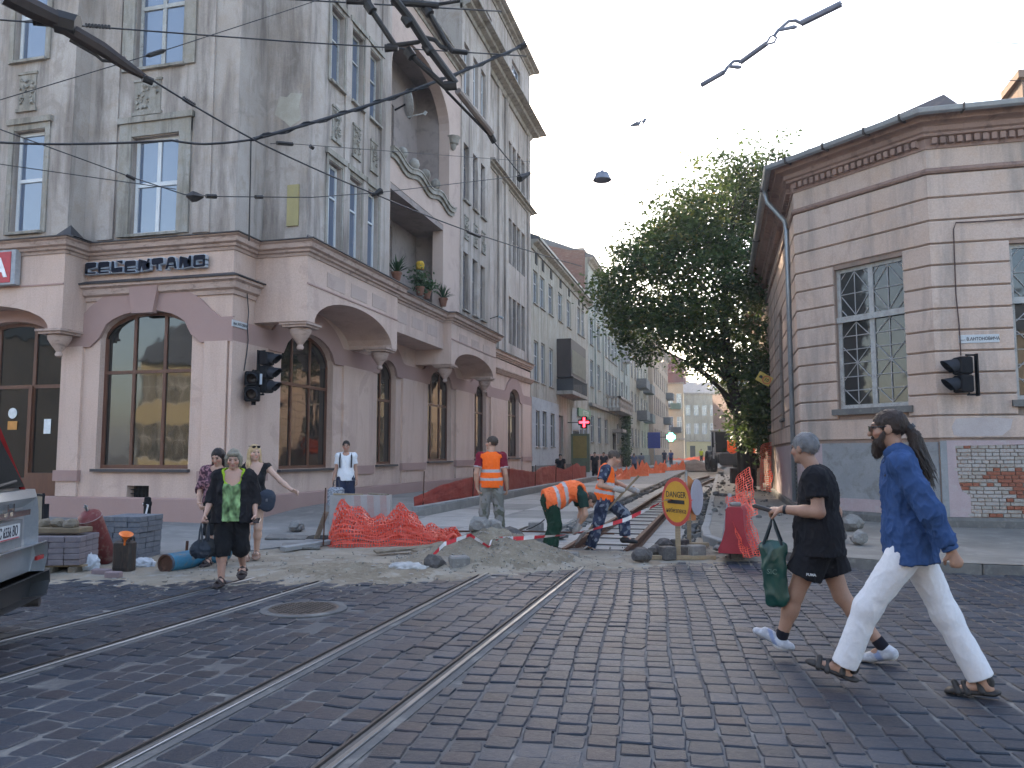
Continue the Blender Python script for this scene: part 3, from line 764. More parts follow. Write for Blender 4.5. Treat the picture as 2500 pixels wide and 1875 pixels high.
q = MB(); q.sweep(CPATH, [(-0.3, 6.463), (0.32, 6.463), (0.32, 6.485), (0.02, 6.56), (-0.3, 6.62)]); lb(q, "cornice_flashing", M_flash)
for x, y, s in ((-14.55, 14.95, 0.62), (-9.5, 16.75, 0.75)):
    q = MB(); a = s * 0.75
    vs = [(x - a, y - a * 0.6, 6.5), (x + a, y - a * 0.6, 6.5), (x + a, y + a, 6.5), (x - a, y + a, 6.5), (x - a * 0.45, y - a * 0.25, 6.60), (x + a * 0.45, y - a * 0.25, 6.60), (x + a * 0.45, y + a * 0.6, 6.6), (x - a * 0.45, y + a * 0.6, 6.6), (x, y + 0.1, 6.5 + s * 0.62)]
    q.add(vs, [(0, 1, 5, 4), (1, 2, 6, 5), (2, 3, 7, 6), (3, 0, 4, 7), (4, 5, 8), (5, 6, 8), (6, 7, 8), (7, 4, 8)]); lb(q, "flashing_hip", M_flash)

for (a, b, c, e, r), mu, tr_ in ((SW[1], (0.33, 0.665), (0.615,)), (SW[2], (0.33, 0.665), (0.615,))):
    window(LB, fs, sx(a), sx(b), c, e, M_wood, M_gl, r, mu, tr_, -0.24, 0.085, 0.075, 0.08, sill=M_sill)
a, b, c, e, r = SW[0]
window(LB, fs, sx(a), sx(b), c, e, M_wood, M_gl, r, (0.30, 0.67), (0.66,), -0.24, 0.085, 0.085, 0.08)
q = MB(); fs.bx(q, sx(a) + 0.1, sx(a) + 1.9, 0.16, 1.0, -0.19, -0.12); fs.bx(q, sx(a) + 1.95, sx(b) - 0.09, 0.16, 1.12, -0.26, -0.10); fs.bx(q, sx(a) + 1.86, sx(a) + 1.96, 0.16, 3.2, -0.2, -0.11); q.build("shop_door", M_wood, LB)
q = MB(); fs.bx(q, sx(b) - 0.62, sx(b) - 0.42, 2.05, 2.4, -0.185, -0.18); q.build("paper_notice", flat("paper_white", (0.7, 0.72, 0.72), 0.7), LB)
q = MB(); q.lathe([(0.13, 0), (0.13, 0.01), (0, 0.01)], 20, Matrix.Translation(fs.P(sx(a) + 1.35, 2.55, -0.185)) @ Matrix.Rotation(math.pi / 2, 4, 'X')); q.build("round_sticker", flat("sticker_white", (0.6, 0.62, 0.62), 0.6), LB)
q = MB(); fs.bx(q, sx(a) + 1.22, sx(a) + 1.5, 2.15, 2.36, -0.185, -0.178); q.build("orange_sticker", flat("sticker_orange", (0.5, 0.22, 0.05), 0.6), LB)
for (a, b, c, e, r), mu in zip(EW, ((0.30, 0.64), (0.42,), (0.30, 0.66), (0.42,), (0.45,))):
    window(LB, fe, ey(a), ey(b), c, e, M_wood, M_gl, r, mu, (0.615,), -0.25, 0.08, 0.075, 0.08, sill=M_sill)
SU = [(-13.31, -12.04, 6.68, 9.02), (-13.36, -12.02, 10.72, 13.1), (-13.36, -12.02, 14.9, 17.2)]
w = MB(); wall(w, FS, sx(-14.6), sx(-10.5), 6.45, 20.4, [(sx(a), sx(b), c, e) for a, b, c, e in SU], 0.28)
EO = []
for zb, zt in ((7.3, 9.8), (11.54, 13.96), (15.95, 18.15)):
    for k in range(4): EO.append((39.45 + k * 0.98, 39.45 + k * 0.98 + 0.80, zb, zt))
    EO.append((35.2, 36.1, zb, zt))
EO.append((40.3, 42.2, 21.2, 23.0)); EO.append((35.3, 36.3, 21.2, 23.0))
wall(w, FE, 0, 29, 6.4, 24.1, [(ey(a), ey(b), c, e) for a, b, c, e in EO + [(21.7, 28.3, 6.5, 16.3)]], 0.28)
w.add([(-10.5, 44.5, -0.2), (-27, 44.5, -0.2), (-27, 44.5, 24.1), (-10.5, 44.5, 24.1)], [(0, 1, 2, 3)])
UL = Face((-27, 15.0), (-14.6, 15.0)); ul = BF((-27, 15.0), (-14.6, 15.0), LBo)
LU = [(-16.25, -15.37, 6.8, 9.27), (-16.4, -15.5, 11.05, 13.28), (-16.4, -15.5, 15.0, 17.2), (-18.9, -17.6, 6.8, 9.2), (-18.9, -17.6, 11, 13.2)]
wall(w, UL, 0, 12.4, 6.45, 20.4, [(sx(a), sx(b), c, e) for a, b, c, e in LU], 0.28)
w.add([(-14.6, 15.0, 6.45), (-14.6, 15.6, 6.45), (-14.6, 15.6, 20.4), (-14.6, 15.0, 20.4)], [(0, 1, 2, 3)])
UA = Face((-9.4, 16.65), (-9.4, 21.6)); ua = BF((-9.4, 16.65), (-9.4, 21.6), LBo)
AW = []
for zb, zt in ((6.75, 8.95), (11.05, 13.05), (15.2, 17.4)):
    for y0 in (17.74, 18.92, 20.05): AW.append((y0, y0 + 0.72, zb, zt))
wall(w, UA, 0, 4.95, 6.4, 19.2, [(a - 16.65, b - 16.65, c, e) for a, b, c, e in AW], 0.28)
UB = Face((-9.4, 28.4), (-9.4, 32.35)); ub_ = BF((-9.4, 28.4), (-9.4, 32.35), LBo)
BW = []
for zb, zt in ((7.1, 9.35), (11.4, 13.67), (15.6, 17.75)):
    for y0 in (28.66, 29.85, 30.95): BW.append((y0, y0 + 0.66, zb, zt))
wall(w, UB, 0, 3.95, 6.4, 19.3, [(a - 28.4, b - 28.4, c, e) for a, b, c, e in BW], 0.28)
for Y in (16.65, 28.4): w.add([(-10.5, Y, 6.4), (-9.4, Y, 6.4), (-9.4, Y, 19.2), (-10.5, Y, 19.2)], [(0, 1, 2, 3)])
w.add([(-10.5, 32.35, 6.4), (-9.4, 32.35, 6.4), (-9.4, 32.35, 19.3), (-10.5, 32.35, 19.3)], [(3, 2, 1, 0)])
lb(w, "upper_wall", M_old)
q = MB(); q.box(-10.5, 16.65, 19.2, -9.4, 21.6, 19.25); q.box(-10.5, 28.4, 19.3, -9.4, 32.35, 19.35); q.box(-10.6, 21.6, 16.4, -9.45, 28.4, 16.45); q.box(-27, 15, 20.4, -10.5, 44.5, 20.5); lb(q, "bay_roof", M_flash)
LGF = Face((-9.45, 21.6), (-9.45, 28.4));
w = MB(); wall(w, LGF, 0, 6.8, 6.3, 16.4, [(0.15, 4.9, 6.6, 9.75, 0.0), (0.15, 5.5, 10.7, 15.0, 1.5)], 0.4, N=18)
for u, z in ((0.0, 6.3), (6.8, 6.3)): w.add([LGF.P(u, 6.3, 0), LGF.P(u, 6.3, -1.05), LGF.P(u, 16.4, -1.05), LGF.P(u, 16.4, 0)], [(0, 1, 2, 3)])
lb(w, "loggia_front", M_pinkp)
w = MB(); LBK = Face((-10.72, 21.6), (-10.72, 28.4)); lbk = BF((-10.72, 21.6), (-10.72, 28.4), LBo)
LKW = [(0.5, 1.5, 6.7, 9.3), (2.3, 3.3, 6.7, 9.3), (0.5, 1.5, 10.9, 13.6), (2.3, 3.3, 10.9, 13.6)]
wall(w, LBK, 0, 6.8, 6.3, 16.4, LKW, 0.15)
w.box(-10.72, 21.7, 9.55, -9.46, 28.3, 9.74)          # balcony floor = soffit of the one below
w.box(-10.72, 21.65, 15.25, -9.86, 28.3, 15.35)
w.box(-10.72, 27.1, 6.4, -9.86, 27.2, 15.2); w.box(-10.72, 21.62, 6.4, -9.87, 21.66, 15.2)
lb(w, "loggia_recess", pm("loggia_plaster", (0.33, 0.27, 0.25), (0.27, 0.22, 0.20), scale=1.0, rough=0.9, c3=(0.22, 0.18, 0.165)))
for a, b, c, e in LKW: window(LB, lbk, a, b, c, e, M_white if a < 1 else M_oldbrown, M_glsky, 0, (0.5,), (0.62,), -0.12, 0.07, 0.06, 0.06)
q = MB(); n = 24; pts = []
for k in range(n + 1):
    u = 0.05 + 5.9 * k / n; z = 10.70 + 0.10 * math.sin(u * 3.1 + 0.6) - 0.01 * u
    pts.append((u, z))
for (u0, z0), (u1, z1) in zip(pts, pts[1:]):
    for h0, h1, d1 in ((-0.28, -0.14, 0.07), (-0.14, 0.0, 0.14), (0.0, 0.05, 0.17)):
        A = [LGF.P(u0, z0 + h0, -0.1), LGF.P(u1, z1 + h0, -0.1), LGF.P(u1, z1 + h0, d1), LGF.P(u0, z0 + h0, d1), LGF.P(u0, z0 + h1, -0.1), LGF.P(u1, z1 + h1, -0.1), LGF.P(u1, z1 + h1, d1), LGF.P(u0, z0 + h1, d1)]
        q.add(A, [(0, 3, 2, 1), (4, 5, 6, 7), (0, 1, 5, 4), (1, 2, 6, 5), (2, 3, 7, 6), (3, 0, 4, 7)])
lb(q, "balcony_rail", M_oldtrim)
for u in (1.0, 2.0, 3.0, 4.0):
    q = MB(); q.lathe([(0.0, -0.2), (0.13, -0.14), (0.19, 0.0), (0.15, 0.13), (0.06, 0.2), (0.0, 0.21)], 12, Matrix.Translation(LGF.P(u, 10.93, 0.02))); lb(q, "stone_ball", M_oldtrim, smooth=True)
q = MB(); q.lathe([(0.03, -0.5), (0.10, -0.42), (0.13, -0.3), (0.2, -0.25), (0.24, -0.05), (0.28, 0.0), (0, 0)], 10, Matrix.Translation(LGF.P(5.7, 13.3, 0.08))); lb(q, "arch_corbel", M_oldtrim, smooth='auto')
def corn(path, z, o, name="upper_cornice", m=None):
    q = MB(); q.sweep(path, [(-0.1, z - 0.62 * o), (0.12 * o, z - 0.62 * o), (0.2 * o, z - 0.4 * o), (0.55 * o, z - 0.3 * o), (0.6 * o, z - 0.12 * o), (o, z - 0.05 * o), (o, z + 0.04), (-0.1, z + 0.08)]); return lb(q, name, m or M_oldtrim)
corn([(-10.5, 32.5), (-10.5, 44.5), (-11.5, 44.5)], 20.55, 0.85); corn([(-10.5, 35.6), (-10.5, 44.5), (-11.2, 44.5)], 15.65, 0.38); corn([(-10.5, 15.5), (-10.5, 44.5), (-11.5, 44.5)], 24.3, 0.5)
corn([(-9.4, 16.6), (-9.4, 21.6)], 19.2, 0.4); corn([(-9.4, 28.4), (-9.4, 32.35), (-10.5, 32.35)], 19.35, 0.6); corn([(-9.45, 21.6), (-9.45, 28.4)], 16.4, 0.35)
q = MB(); q.sweep([(-10.5, 15.5), (-10.5, 44.5), (-13, 44.5)], [(-2, 24.35), (0.52, 24.35), (0.52, 24.40), (-2, 25.2)]); lb(q, "roof_edge", M_flash)
for y0 in (37.4, 38.7, 43.7):
    q = MB(); FE.bx(q, ey(y0), ey(y0) + 0.55, 6.7, 20.0, 0, 0.10); lb(q, "upper_pilaster", M_old)
for x0, x1 in ((-14.2, -13.75), (-11.6, -11.15)):
    q = MB(); FS.bx(q, sx(x0), sx(x1), 6.6, 20.3, 0, 0.05); lb(q, "upper_pilaster", M_old)
for y0 in (16.65, 18.55, 19.7, 20.85):
    q = MB(); UA.bx(q, y0 - 16.65, y0 - 16.65 + 0.30, 6.6, 19.0, 0, 0.05); lb(q, "upper_pilaster", M_old)
def surround(F, a, b, c, e, t, d=0.06):
    q = MB(); F.bx(q, a - t, a - 0.02, c - 0.05, e + t, 0, d); F.bx(q, b + 0.02, b + t, c - 0.05, e + t, 0, d); F.bx(q, a - t - 0.05, b + t + 0.05, e + t, e + t + 0.14, 0, d + 0.05); F.bx(q, a - t, b + t, e + 0.02, e + t, 0, d - 0.01); lb(q, "window_surround", M_oldtrim)
for a, b, c, e in SU: surround(FS, sx(a), sx(b), c, e, 0.34)
for a, b, c, e in LU[:2]: surround(UL, sx(a), sx(b), c, e, 0.16, 0.04)
for a, b, c, e in AW: surround(UA, a - 16.65, b - 16.65, c, e, 0.13, 0.035)
rnd = random.Random(4)
def medallion(F, u, z, w_, h):
    q = MB(); F.bx(q, u - w_ / 2, u + w_ / 2, z - h / 2, z + h / 2, -0.01, 0.025); F.bx(q, u - w_ / 2 - 0.05, u + w_ / 2 + 0.05, z - h / 2 - 0.08, z - h / 2, 0, 0.06); F.bx(q, u - w_ / 2 - 0.03, u + w_ / 2 + 0.03, z + h / 2, z + h / 2 + 0.06, 0, 0.05)
    for k in range(26):
        p = F.P(u + rnd.uniform(-.4, .4) * w_, z + rnd.uniform(-.42, .42) * h, 0.03); s = rnd.uniform(0.03, 0.07)
        q.mbox(Matrix.Translation(p) @ Matrix.Rotation(rnd.uniform(0, 3), 4, 'Y') @ Matrix.Rotation(rnd.uniform(0, 3), 4, 'X'), s, s, s * 1.5)
    lb(q, "relief_panel", M_oldtrim)
medallion(FS, sx(-12.95), 10.0, 0.72, 0.75); medallion(UL, sx(-15.95), 10.25, 0.5, 0.85)
for y0 in (18.1, 19.28, 20.41): medallion(UA, y0 - 16.65, 10.0, 0.42, 0.8)
for y0 in (29.0, 30.2, 31.3): medallion(UB, y0 - 28.4, 10.35, 0.42, 0.8)
for k, (a, b, c, e) in enumerate(SU): window(LB, fs, sx(a), sx(b), c, e, M_white if k == 0 else M_oldwhite, M_glsky, 0, (0.5,), (0.52 if k == 0 else 0.66,), -0.2, 0.08, 0.10, 0.07, sill=M_oldtrim)
for k, (a, b, c, e) in enumerate(LU): window(LB, ul, sx(a), sx(b), c, e, M_white, M_glsky, 0, () if k < 3 else (0.5,), (0.52,), -0.2, 0.08, 0.08, 0.07, sill=M_oldtrim)
for k, (a, b, c, e) in enumerate(AW): window(LB, ua, a - 16.65, b - 16.65, c, e, M_white if k < 3 else M_oldwhite, M_glsky, 0, (0.42,), (0.62,), -0.2, 0.07, 0.05, 0.07, sill=M_oldtrim)
for k, (a, b, c, e) in enumerate(BW): window(LB, ub_, a - 28.4, b - 28.4, c, e, M_oldbrown if k < 6 else M_white, M_glsky, 0, (0.5,), (0.62,), -0.2, 0.06, 0.05, 0.06, sill=M_oldtrim)
for k, (a, b, c, e) in enumerate(EO): window(LB, fe, ey(a), ey(b), c, e, M_white if k >= len(EO) - 2 else M_oldbrown, M_glsky, 0, (0.5,), (0.62,), -0.2, 0.06, 0.05, 0.06)
q = MB(); rp = [(-10.28, 9.75), (-10.15, 10.2), (-9.95, 10.15), (-9.85, 10.25), (-9.55, 10.2), (-9.62, 9.9), (-9.55, 9.55), (-9.85, 9.4), (-10.0, 9.55)]
q.ext([(x, 16.652, z) for x, z in rp], (0, -0.012, 0)); lb(q, "bare_render_patch", pm("bare_render", (0.46, 0.42, 0.36), (0.38, 0.34, 0.28), scale=3, rough=0.9, bump=0.3))
q = MB(); q.box(-9.86, 16.60, 6.95, -9.56, 16.645, 7.95); lb(q, "yellow_board", pm("yellow_board", (0.42, 0.35, 0.17), (0.36, 0.30, 0.15), scale=2, rough=0.8))
# ================================================================== LOW BANDED BUILDING ON THE RIGHT CORNER
M_rband = oldplaster("salmon_band_plaster", (0.56, 0.415, 0.335), (0.59, 0.455, 0.385), (0.33, 0.28, 0.245), (0.56, 0.40, 0.305), 1.0)
M_rwall = oldplaster("salmon_wall_plaster", (0.31, 0.215, 0.17), (0.34, 0.245, 0.20), (0.21, 0.175, 0.15), (0.32, 0.21, 0.15), 0.8)
M_rcorn = pm("salmon_cornice", (0.37, 0.245, 0.20), (0.29, 0.19, 0.155), scale=1.2, rough=0.9, bump=0.3, c3=(0.19, 0.125, 0.105))
M_cem = pm("cement_patch", (0.30, 0.305, 0.305), (0.25, 0.255, 0.26), scale=1.3, rough=0.92, bump=0.3, bscale=30, c3=(0.21, 0.205, 0.20))
M_palep = pm("faded_pink_patch", (0.46, 0.36, 0.36), (0.40, 0.31, 0.31), scale=2.2, rough=0.92, bump=0.2, c3=(0.44, 0.38, 0.37))
M_pale = pm("white_render_patch", (0.50, 0.44, 0.42), (0.43, 0.37, 0.35), scale=3, rough=0.92, bump=0.2)
M_gut = pm("zinc_gutter", (0.42, 0.46, 0.49), (0.34, 0.37, 0.40), scale=3, rough=0.45, bump=0.05, metal=0.6)
RB = empty("banded_building", (4.2, 17.5, 0), "low salmon corner building with banded plaster and barred windows", "building")
RBo = Vector(RB.location)
def rb_(mb, name, mat, parent=None, smooth=False, **k):
    if parent is None:
        mb.v = [(p[0] - RBo.x, p[1] - RBo.y, p[2]) for p in mb.v]; parent = RB
    return mb.build(name, mat, parent, smooth, **k)
PA, PB, YF, XF = (4.2, 17.5), (1.84, 19.7), 46.0, 30.0
R1 = Face((1.84, YF), PB); R2 = Face(PB, PA); R3 = Face(PA, (XF, 17.5))
r1 = BF((1.84, YF), PB, RBo); r2 = BF(PB, PA, RBo); r3 = BF(PA, (XF, 17.5), RBo)
L2 = R2.L
W2 = [(L2 - 2.24, L2 - 0.58, 2.56, 5.70)]; W3 = [(1.40, 3.05, 2.62, 5.72), (5.2, 6.85, 2.62, 5.72), (9.0, 10.6, 2.62, 5.72)]; W1 = [(3.0, 4.4, 2.6, 5.7), (8.5, 9.9, 2.6, 5.7), (14, 15.4, 2.6, 5.7), (20.5, 21.9, 2.6, 5.7)]
w = MB(); wall(w, R1, 0, R1.L, -0.2, 8.0, W1, 0.22); wall(w, R2, 0, L2, -0.2, 8.0, W2, 0.22); wall(w, R3, 0, R3.L, -0.2, 8.0, W3, 0.22)
rb_(w, "wall", M_rwall)
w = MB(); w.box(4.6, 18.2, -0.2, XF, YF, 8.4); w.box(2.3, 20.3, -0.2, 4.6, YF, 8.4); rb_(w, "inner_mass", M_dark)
def path_runs(z0, z1):
    """stretches of the wall line left free by the windows between z0 and z1"""
    segs = []; cur = [R1.P(0, 0)]
    for F, W, last in ((R1, W1, 0), (R2, W2, 0), (R3, W3, 1)):
        for a, b, c, e in W:
            if c < z1 - 0.02 and e > z0 + 0.02:
                cur.append(F.P(a - 0.0, 0)); segs.append(cur); cur = [F.P(b, 0)]
        cur.append(F.P(F.L, 0))
    segs.append(cur)
    return [[(p.x, p.y) for p in s] for s in segs]
BZ = [1.86, 2.32, 2.74, 3.17, 3.60, 4.02, 4.46, 4.90, 5.35, 5.79, 6.27, 6.74, 7.24]
for a, b in zip(BZ, BZ[1:]):
    for run in path_runs(a, b):
        q = MB(); q.sweep(run, [(-0.02, a + 0.012), (0.012, a + 0.012), (0.045, a + 0.03), (0.045, b - 0.035), (0.02, b - 0.012), (-0.02, b - 0.012)]); rb_(q, "rustic_band", M_rband)
full = [(1.84, YF), PB, PA, (XF, 17.5)]
q = MB(); q.sweep(full, [(-0.02, 7.25), (0.06, 7.25), (0.09, 7.29), (0.07, 7.33), (0.05, 7.36), (-0.02, 7.37)]); rb_(q, "string_course", M_rcorn)
q = MB(); q.sweep(full, [(-0.02, 7.37), (0.03, 7.37), (0.03, 7.78), (-0.02, 7.78)]); rb_(q, "frieze", M_rband)
q = MB(); q.sweep(full, [(-0.05, 7.76), (0.06, 7.76), (0.06, 7.80), (0.09, 7.96), (0.18, 7.99), (0.19, 8.04), (0.24, 8.07), (0.25, 8.16), (0.30, 8.19), (0.42, 8.22), (0.44, 8.30), (0.52, 8.34), (0.52, 8.37), (-0.05, 8.42)]); rb_(q, "cornice", M_rcorn)
q = MB()
for F in (R1, R2, R3):
    u = 0.08
    while u < min(F.L - 0.05, 26): F.bx(q, u, u + 0.095, 7.83, 7.955, 0.05, 0.175); u += 0.155
rb_(q, "dentils", M_rcorn, kind="stuff")
gp_ = []
q = MB(); q.sweep(full, [(0.50, 8.37), (0.55, 8.30), (0.61, 8.28), (0.67, 8.31), (0.70, 8.39), (0.68, 8.40), (0.61, 8.37), (0.54, 8.40)]); rb_(q, "gutter", M_gut)
q = MB(); q.sweep(full, [(0.52, 8.385), (0.63, 8.41), (-3.6, 9.0), (-3.6, 8.9)]); rb_(q, "roof", M_flash)
c = Vector((3.3, 18.9, 0)); q = MB()
q.add([(2.45, 18.6, 8.45), (3.1, 17.85, 8.45), (4.9, 17.2, 8.42), (5.4, 18.6, 8.7), (3.6, 20.2, 8.7), tuple(yp(2304, 230, 18.0))], [(0, 1, 5), (1, 2, 5), (2, 3, 5), (3, 4, 5), (4, 0, 5)]); rb_(q, "roof_hip", M_flash)
for F, us in ((R2, (0.3, 1.3, 2.3, 3.1)), (R3, (0.55, 2.0, 3.4, 4.9)), (R1, (1, 5, 10, 15, 20, 25))):
    for u in us:
        q = MB(); F.bx(q, u - 0.015, u + 0.015, 8.27, 8.415, 0.48, 0.715); rb_(q, "gutter_bracket", M_lip)
q = MB(); x0 = 1.84; yd = 21.0
q.tube([(x0 - 0.6, yd, 8.3), (x0 - 0.55, yd, 8.0), (x0 - 0.14, yd + 0.05, 7.5), (x0 - 0.1, yd, 7.2), (x0 - 0.1, yd, 0.4)], 0.06, 8); rb_(q, "downpipe", M_gut, smooth=True)
q = MB(); R2.bx(q, 0.55, L2 - 0.02, 0.42, 1.80, -0.01, 0.035); rb_(q, "cement_patch", M_cem)
q = MB(); R2.bx(q, 0.01, 0.545, 0.32, 1.80, -0.01, 0.030); R1.bx(q, R1.L - 9, R1.L - 0.01, 0.3, 1.8, -0.01, 0.03); rb_(q, "faded_paint", M_palep)
q = MB(); q.sweep([(1.84, YF), PB, PA, (XF, 17.5)], [(-0.02, -0.2), (0.09, -0.2), (0.09, 0.27), (0.06, 0.33), (-0.02, 0.33)]); rb_(q, "plinth", M_concd)
q = MB(); R2.bx(q, 0.7, L2, 0.335, 0.60, -0.01, 0.050); rb_(q, "faded_paint", M_palep)
q = MB(); R3.bx(q, 0.0, 0.12, 0.335, 1.82, -0.01, 0.034); rb_(q, "cement_patch", M_cem)
pts = [(0.12, 0.335), (0.50, 0.335), (0.50, 0.72), (0.44, 0.78), (0.36, 0.83), (0.31, 0.98), (0.29, 1.2), (0.27, 1.72), (1.55, 1.75), (1.6, 1.83), (0.12, 1.83)]
q = MB(); q.ext([R3.P(u, z, -0.005) for u, z in pts], R3.n * 0.032); rb_(q, "faded_paint", M_palep)
q = MB(); q.ext([R3.P(u, z, -0.005) for u, z in ((0.25, 1.93), (0.42, 1.9), (1.1, 1.92), (1.25, 2.05), (1.3, 2.24), (0.9, 2.28), (0.3, 2.26), (0.22, 2.1))], R3.n * 0.056); rb_(q, "white_patch", M_pale)
M_mort = pm("old_mortar", (0.40, 0.375, 0.335), (0.34, 0.315, 0.28), scale=6, rough=0.95, bump=0.5, bscale=80)
q = MB(); R3.bx(q, 0.28, 9.0, 0.335, 1.76, -0.02, -0.005); brk = rb_(q, "bare_brickwork", M_mort)
BM_ = [pm("brick_red", (0.30, 0.10, 0.06), (0.24, 0.085, 0.055), scale=14, rough=0.9, bump=0.4, c3=(0.36, 0.16, 0.10)), pm("brick_pale", (0.36, 0.34, 0.30), (0.32, 0.29, 0.25), scale=12, rough=0.92, bump=0.5, c3=(0.30, 0.14, 0.10)), pm("brick_white", (0.42, 0.40, 0.37), (0.36, 0.33, 0.30), scale=12, rough=0.92, bump=0.5, c3=(0.33, 0.20, 0.16))]
rnd = random.Random(17); rows = 19; bh = (1.74 - 0.34) / rows
for j in range(rows):
    z = 0.34 + bh * (j + 0.5); half = j % 2
    u = 0.30 + (0.0 if half else -0.07) + (0.2 if j < 5 else 0)
    while u < 3.4:
        l = 0.25 if half else 0.125; l = l if rnd.random() < 0.85 else 0.19
        n = fbm(u * 1.1, z * 2.3, 7) + rnd.uniform(-0.35, 0.35)
        ml = BM_[0] if n > 0.36 else (BM_[1] if n > -0.05 else BM_[2])
        q = MB(); q.mbox(Matrix.Translation(r3.P(u + l / 2, z, 0.004 + rnd.uniform(-0.006, 0.006))) @ Matrix.Rotation(rnd.gauss(0, 0.012), 4, 'Y'), l - 0.013, 0.04, bh - 0.012, 0.005)
        o = q.build("brick", ml, RB); u += l
M_grille = pm("grille_white", (0.44, 0.43, 0.42), (0.33, 0.32, 0.31), scale=9, rough=0.7, bump=0.05)
def barred(F, a, b, c, e, name="window"):
    o = window(RB, F, a, b, c, e, M_oldwhite, M_gld, 0, (0.5,), (0.635,), -0.17, 0.085, 0.11, 0.08)
    s = MB(); F.bx(s, a - 0.10, b + 0.10, c - 0.14, c - 0.01, -0.12, 0.12); s.build("sill", M_concd, o)
    t = MB(); F.bx(t, a - 0.02, b + 0.02, c + (e - c) * 0.635 - 0.07, c + (e - c) * 0.635 + 0.06, -0.09, -0.04); t.build("transom", M_oldwhite, o)
    gm = MB(); m = (a + b) / 2; zt = c + (e - c) * 0.635
    def bar(u0, z0, u1, z1, r=0.011): gm.tube([F.P(u0, z0, -0.112), F.P(u1, z1, -0.112)], r, 4)
    for x0, x1 in ((a + 0.1, m - 0.06), (m + 0.06, b - 0.1)):
        xm = (x0 + x1) / 2
        for z0, z1 in ((c + 0.1, zt - 0.08), (zt + 0.08, e - 0.09)):
            H = z1 - z0; n = 6 if z0 < zt - 0.5 else 2
            bar(xm, z0, xm, z1)
            if n == 6:
                for k in range(1, 6): bar(x0, z0 + H * k / 6, x1, z0 + H * k / 6)
                zc = (z0 + z1) / 2; d = (x1 - x0) / 2
                for s in (1, -1):
                    bar(xm, zc, xm - d, zc + s * d * 1.1); bar(xm, zc, xm + d, zc + s * d * 1.1)
                    bar(x0, zc + s * (H / 2 - d), xm, zc + s * H / 2); bar(x1, zc + s * (H / 2 - d), xm, zc + s * H / 2)
            else:
                zc = (z0 + z1) / 2; bar(x0, zc, x1, zc)
                for s in (1, -1): bar(x0, zc + s * 0.04, xm, zc + s * H / 2); bar(x1, zc + s * 0.04, xm, zc + s * H / 2)
                for s in (1, -1): bar(x0, zc + s * H * 0.36, x0 + (xm - x0) * 0.35, zc + s * H / 2 * 1.0); bar(x1, zc + s * H * 0.36, x1 - (x1 - xm) * 0.35, zc + s * H / 2)
    gm.build("grille", M_grille, o)
    return o
for a, b, c, e in W2: barred(r2, a, b, c, e)
for a, b, c, e in W3: barred(r3, a, b, c, e)
for a, b, c, e in W1: window(RB, r1, a, b, c, e, M_oldwhite, M_gld, 0, (0.5,), (0.63,), -0.15, 0.08, 0.08, 0.07, sill=M_concd)
q = MB(); R1.bx(q, 7.0, 8.2, -0.1, 7.3, 0, 0.28); rb_(q, "flank_pier", M_rband)
q = MB(); R1.bx(q, 6.8, 8.4, 4.3, 4.55, 0, 0.45); rb_(q, "pier_ledge", M_rcorn)
q = MB(); R1.bx(q, R1.L - 1.6, R1.L - 1.2, 0.5, 1.7, 0.028, 0.045)
for k in range(12): R1.bx(q, R1.L - 1.58, R1.L - 1.22, 0.55 + k * 0.095, 0.60 + k * 0.095, 0.045, 0.065)
rb_(q, "air_grate", M_concd)
q = MB(); p = yp(2496, 215, 20.5); q.box(p.x - 0.1, 20.2, 8.9, p.x + 1.2, 21.2, p.z + 0.1); q.box(p.x - 0.2, 20.1, p.z + 0.1, p.x + 1.3, 21.3, p.z + 0.28); rb_(q, "chimney", M_rwall)
# ================================================================== STREET HOUSES BEYOND
def house(name, label, Y0, Y1, H, mat, rows, frame, glass, X=-10.5, depth=14.0, roof=None, base=None, cornice=None, sillm=None, mull=(0.5,), trans=(0.63,), ops_extra=(), eave=0.45, group=None, panes=True):
    o = Vector((X, Y0, 0)); B = empty(name, o, label, "building", group)
    F = Face((X, Y0), (X, Y1)); f = BF((X, Y0), (X, Y1), o)
    def put(mb, nm, mt, parent=None, **k):
        mb.v = [(p[0] - o.x, p[1] - o.y, p[2]) for p in mb.v]; return mb.build(nm, mt, parent or B, **k)
    ops = [(a - Y0, b - Y0, c, e) for a, b, c, e in rows] + [(a - Y0, b - Y0, c, e) for a, b, c, e in ops_extra]
    w = MB(); wall(w, F, 0, Y1 - Y0, -0.3, H, ops, 0.22)
    w.add([(X, Y0, -0.3), (X - depth, Y0, -0.3), (X - depth, Y0, H), (X, Y0, H)], [(0, 1, 2, 3)]); w.add([(X, Y1, -0.3), (X - depth, Y1, -0.3), (X - depth, Y1, H), (X, Y1, H)], [(3, 2, 1, 0)])
    put(w, "wall", mat)
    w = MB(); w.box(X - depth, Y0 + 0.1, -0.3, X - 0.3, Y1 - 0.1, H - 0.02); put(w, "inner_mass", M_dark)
    for a, b, c, e in rows: window(B, f, a - Y0, b - Y0, c, e, frame, glass, 0, mull, trans, -0.16, 0.07, 0.06, 0.06, sill=sillm, panes=panes)
    if cornice:
        q = MB(); q.sweep([(X, Y0), (X, Y1)], [(-0.05, H - 0.5), (0.1, H - 0.5), (0.14, H - 0.25), (eave, H - 0.12), (eave, H + 0.02), (-0.05, H + 0.05)]); put(q, "cornice", cornice)
    if roof:
        q = MB(); q.sweep([(X, Y0), (X, Y1)], [(eave + 0.1, H + 0.03), (eave + 0.12, H + 0.16), (-depth / 2, H + 0.16 + depth * 0.22), (-depth, H + 0.1), (-depth, H + 0.03)]); put(q, "roof", roof)
    return B, F, f, put
M_cream = oldplaster("cream_old_plaster", (0.36, 0.325, 0.27), (0.42, 0.395, 0.345), (0.22, 0.19, 0.155), (0.35, 0.29, 0.215), 1.2)
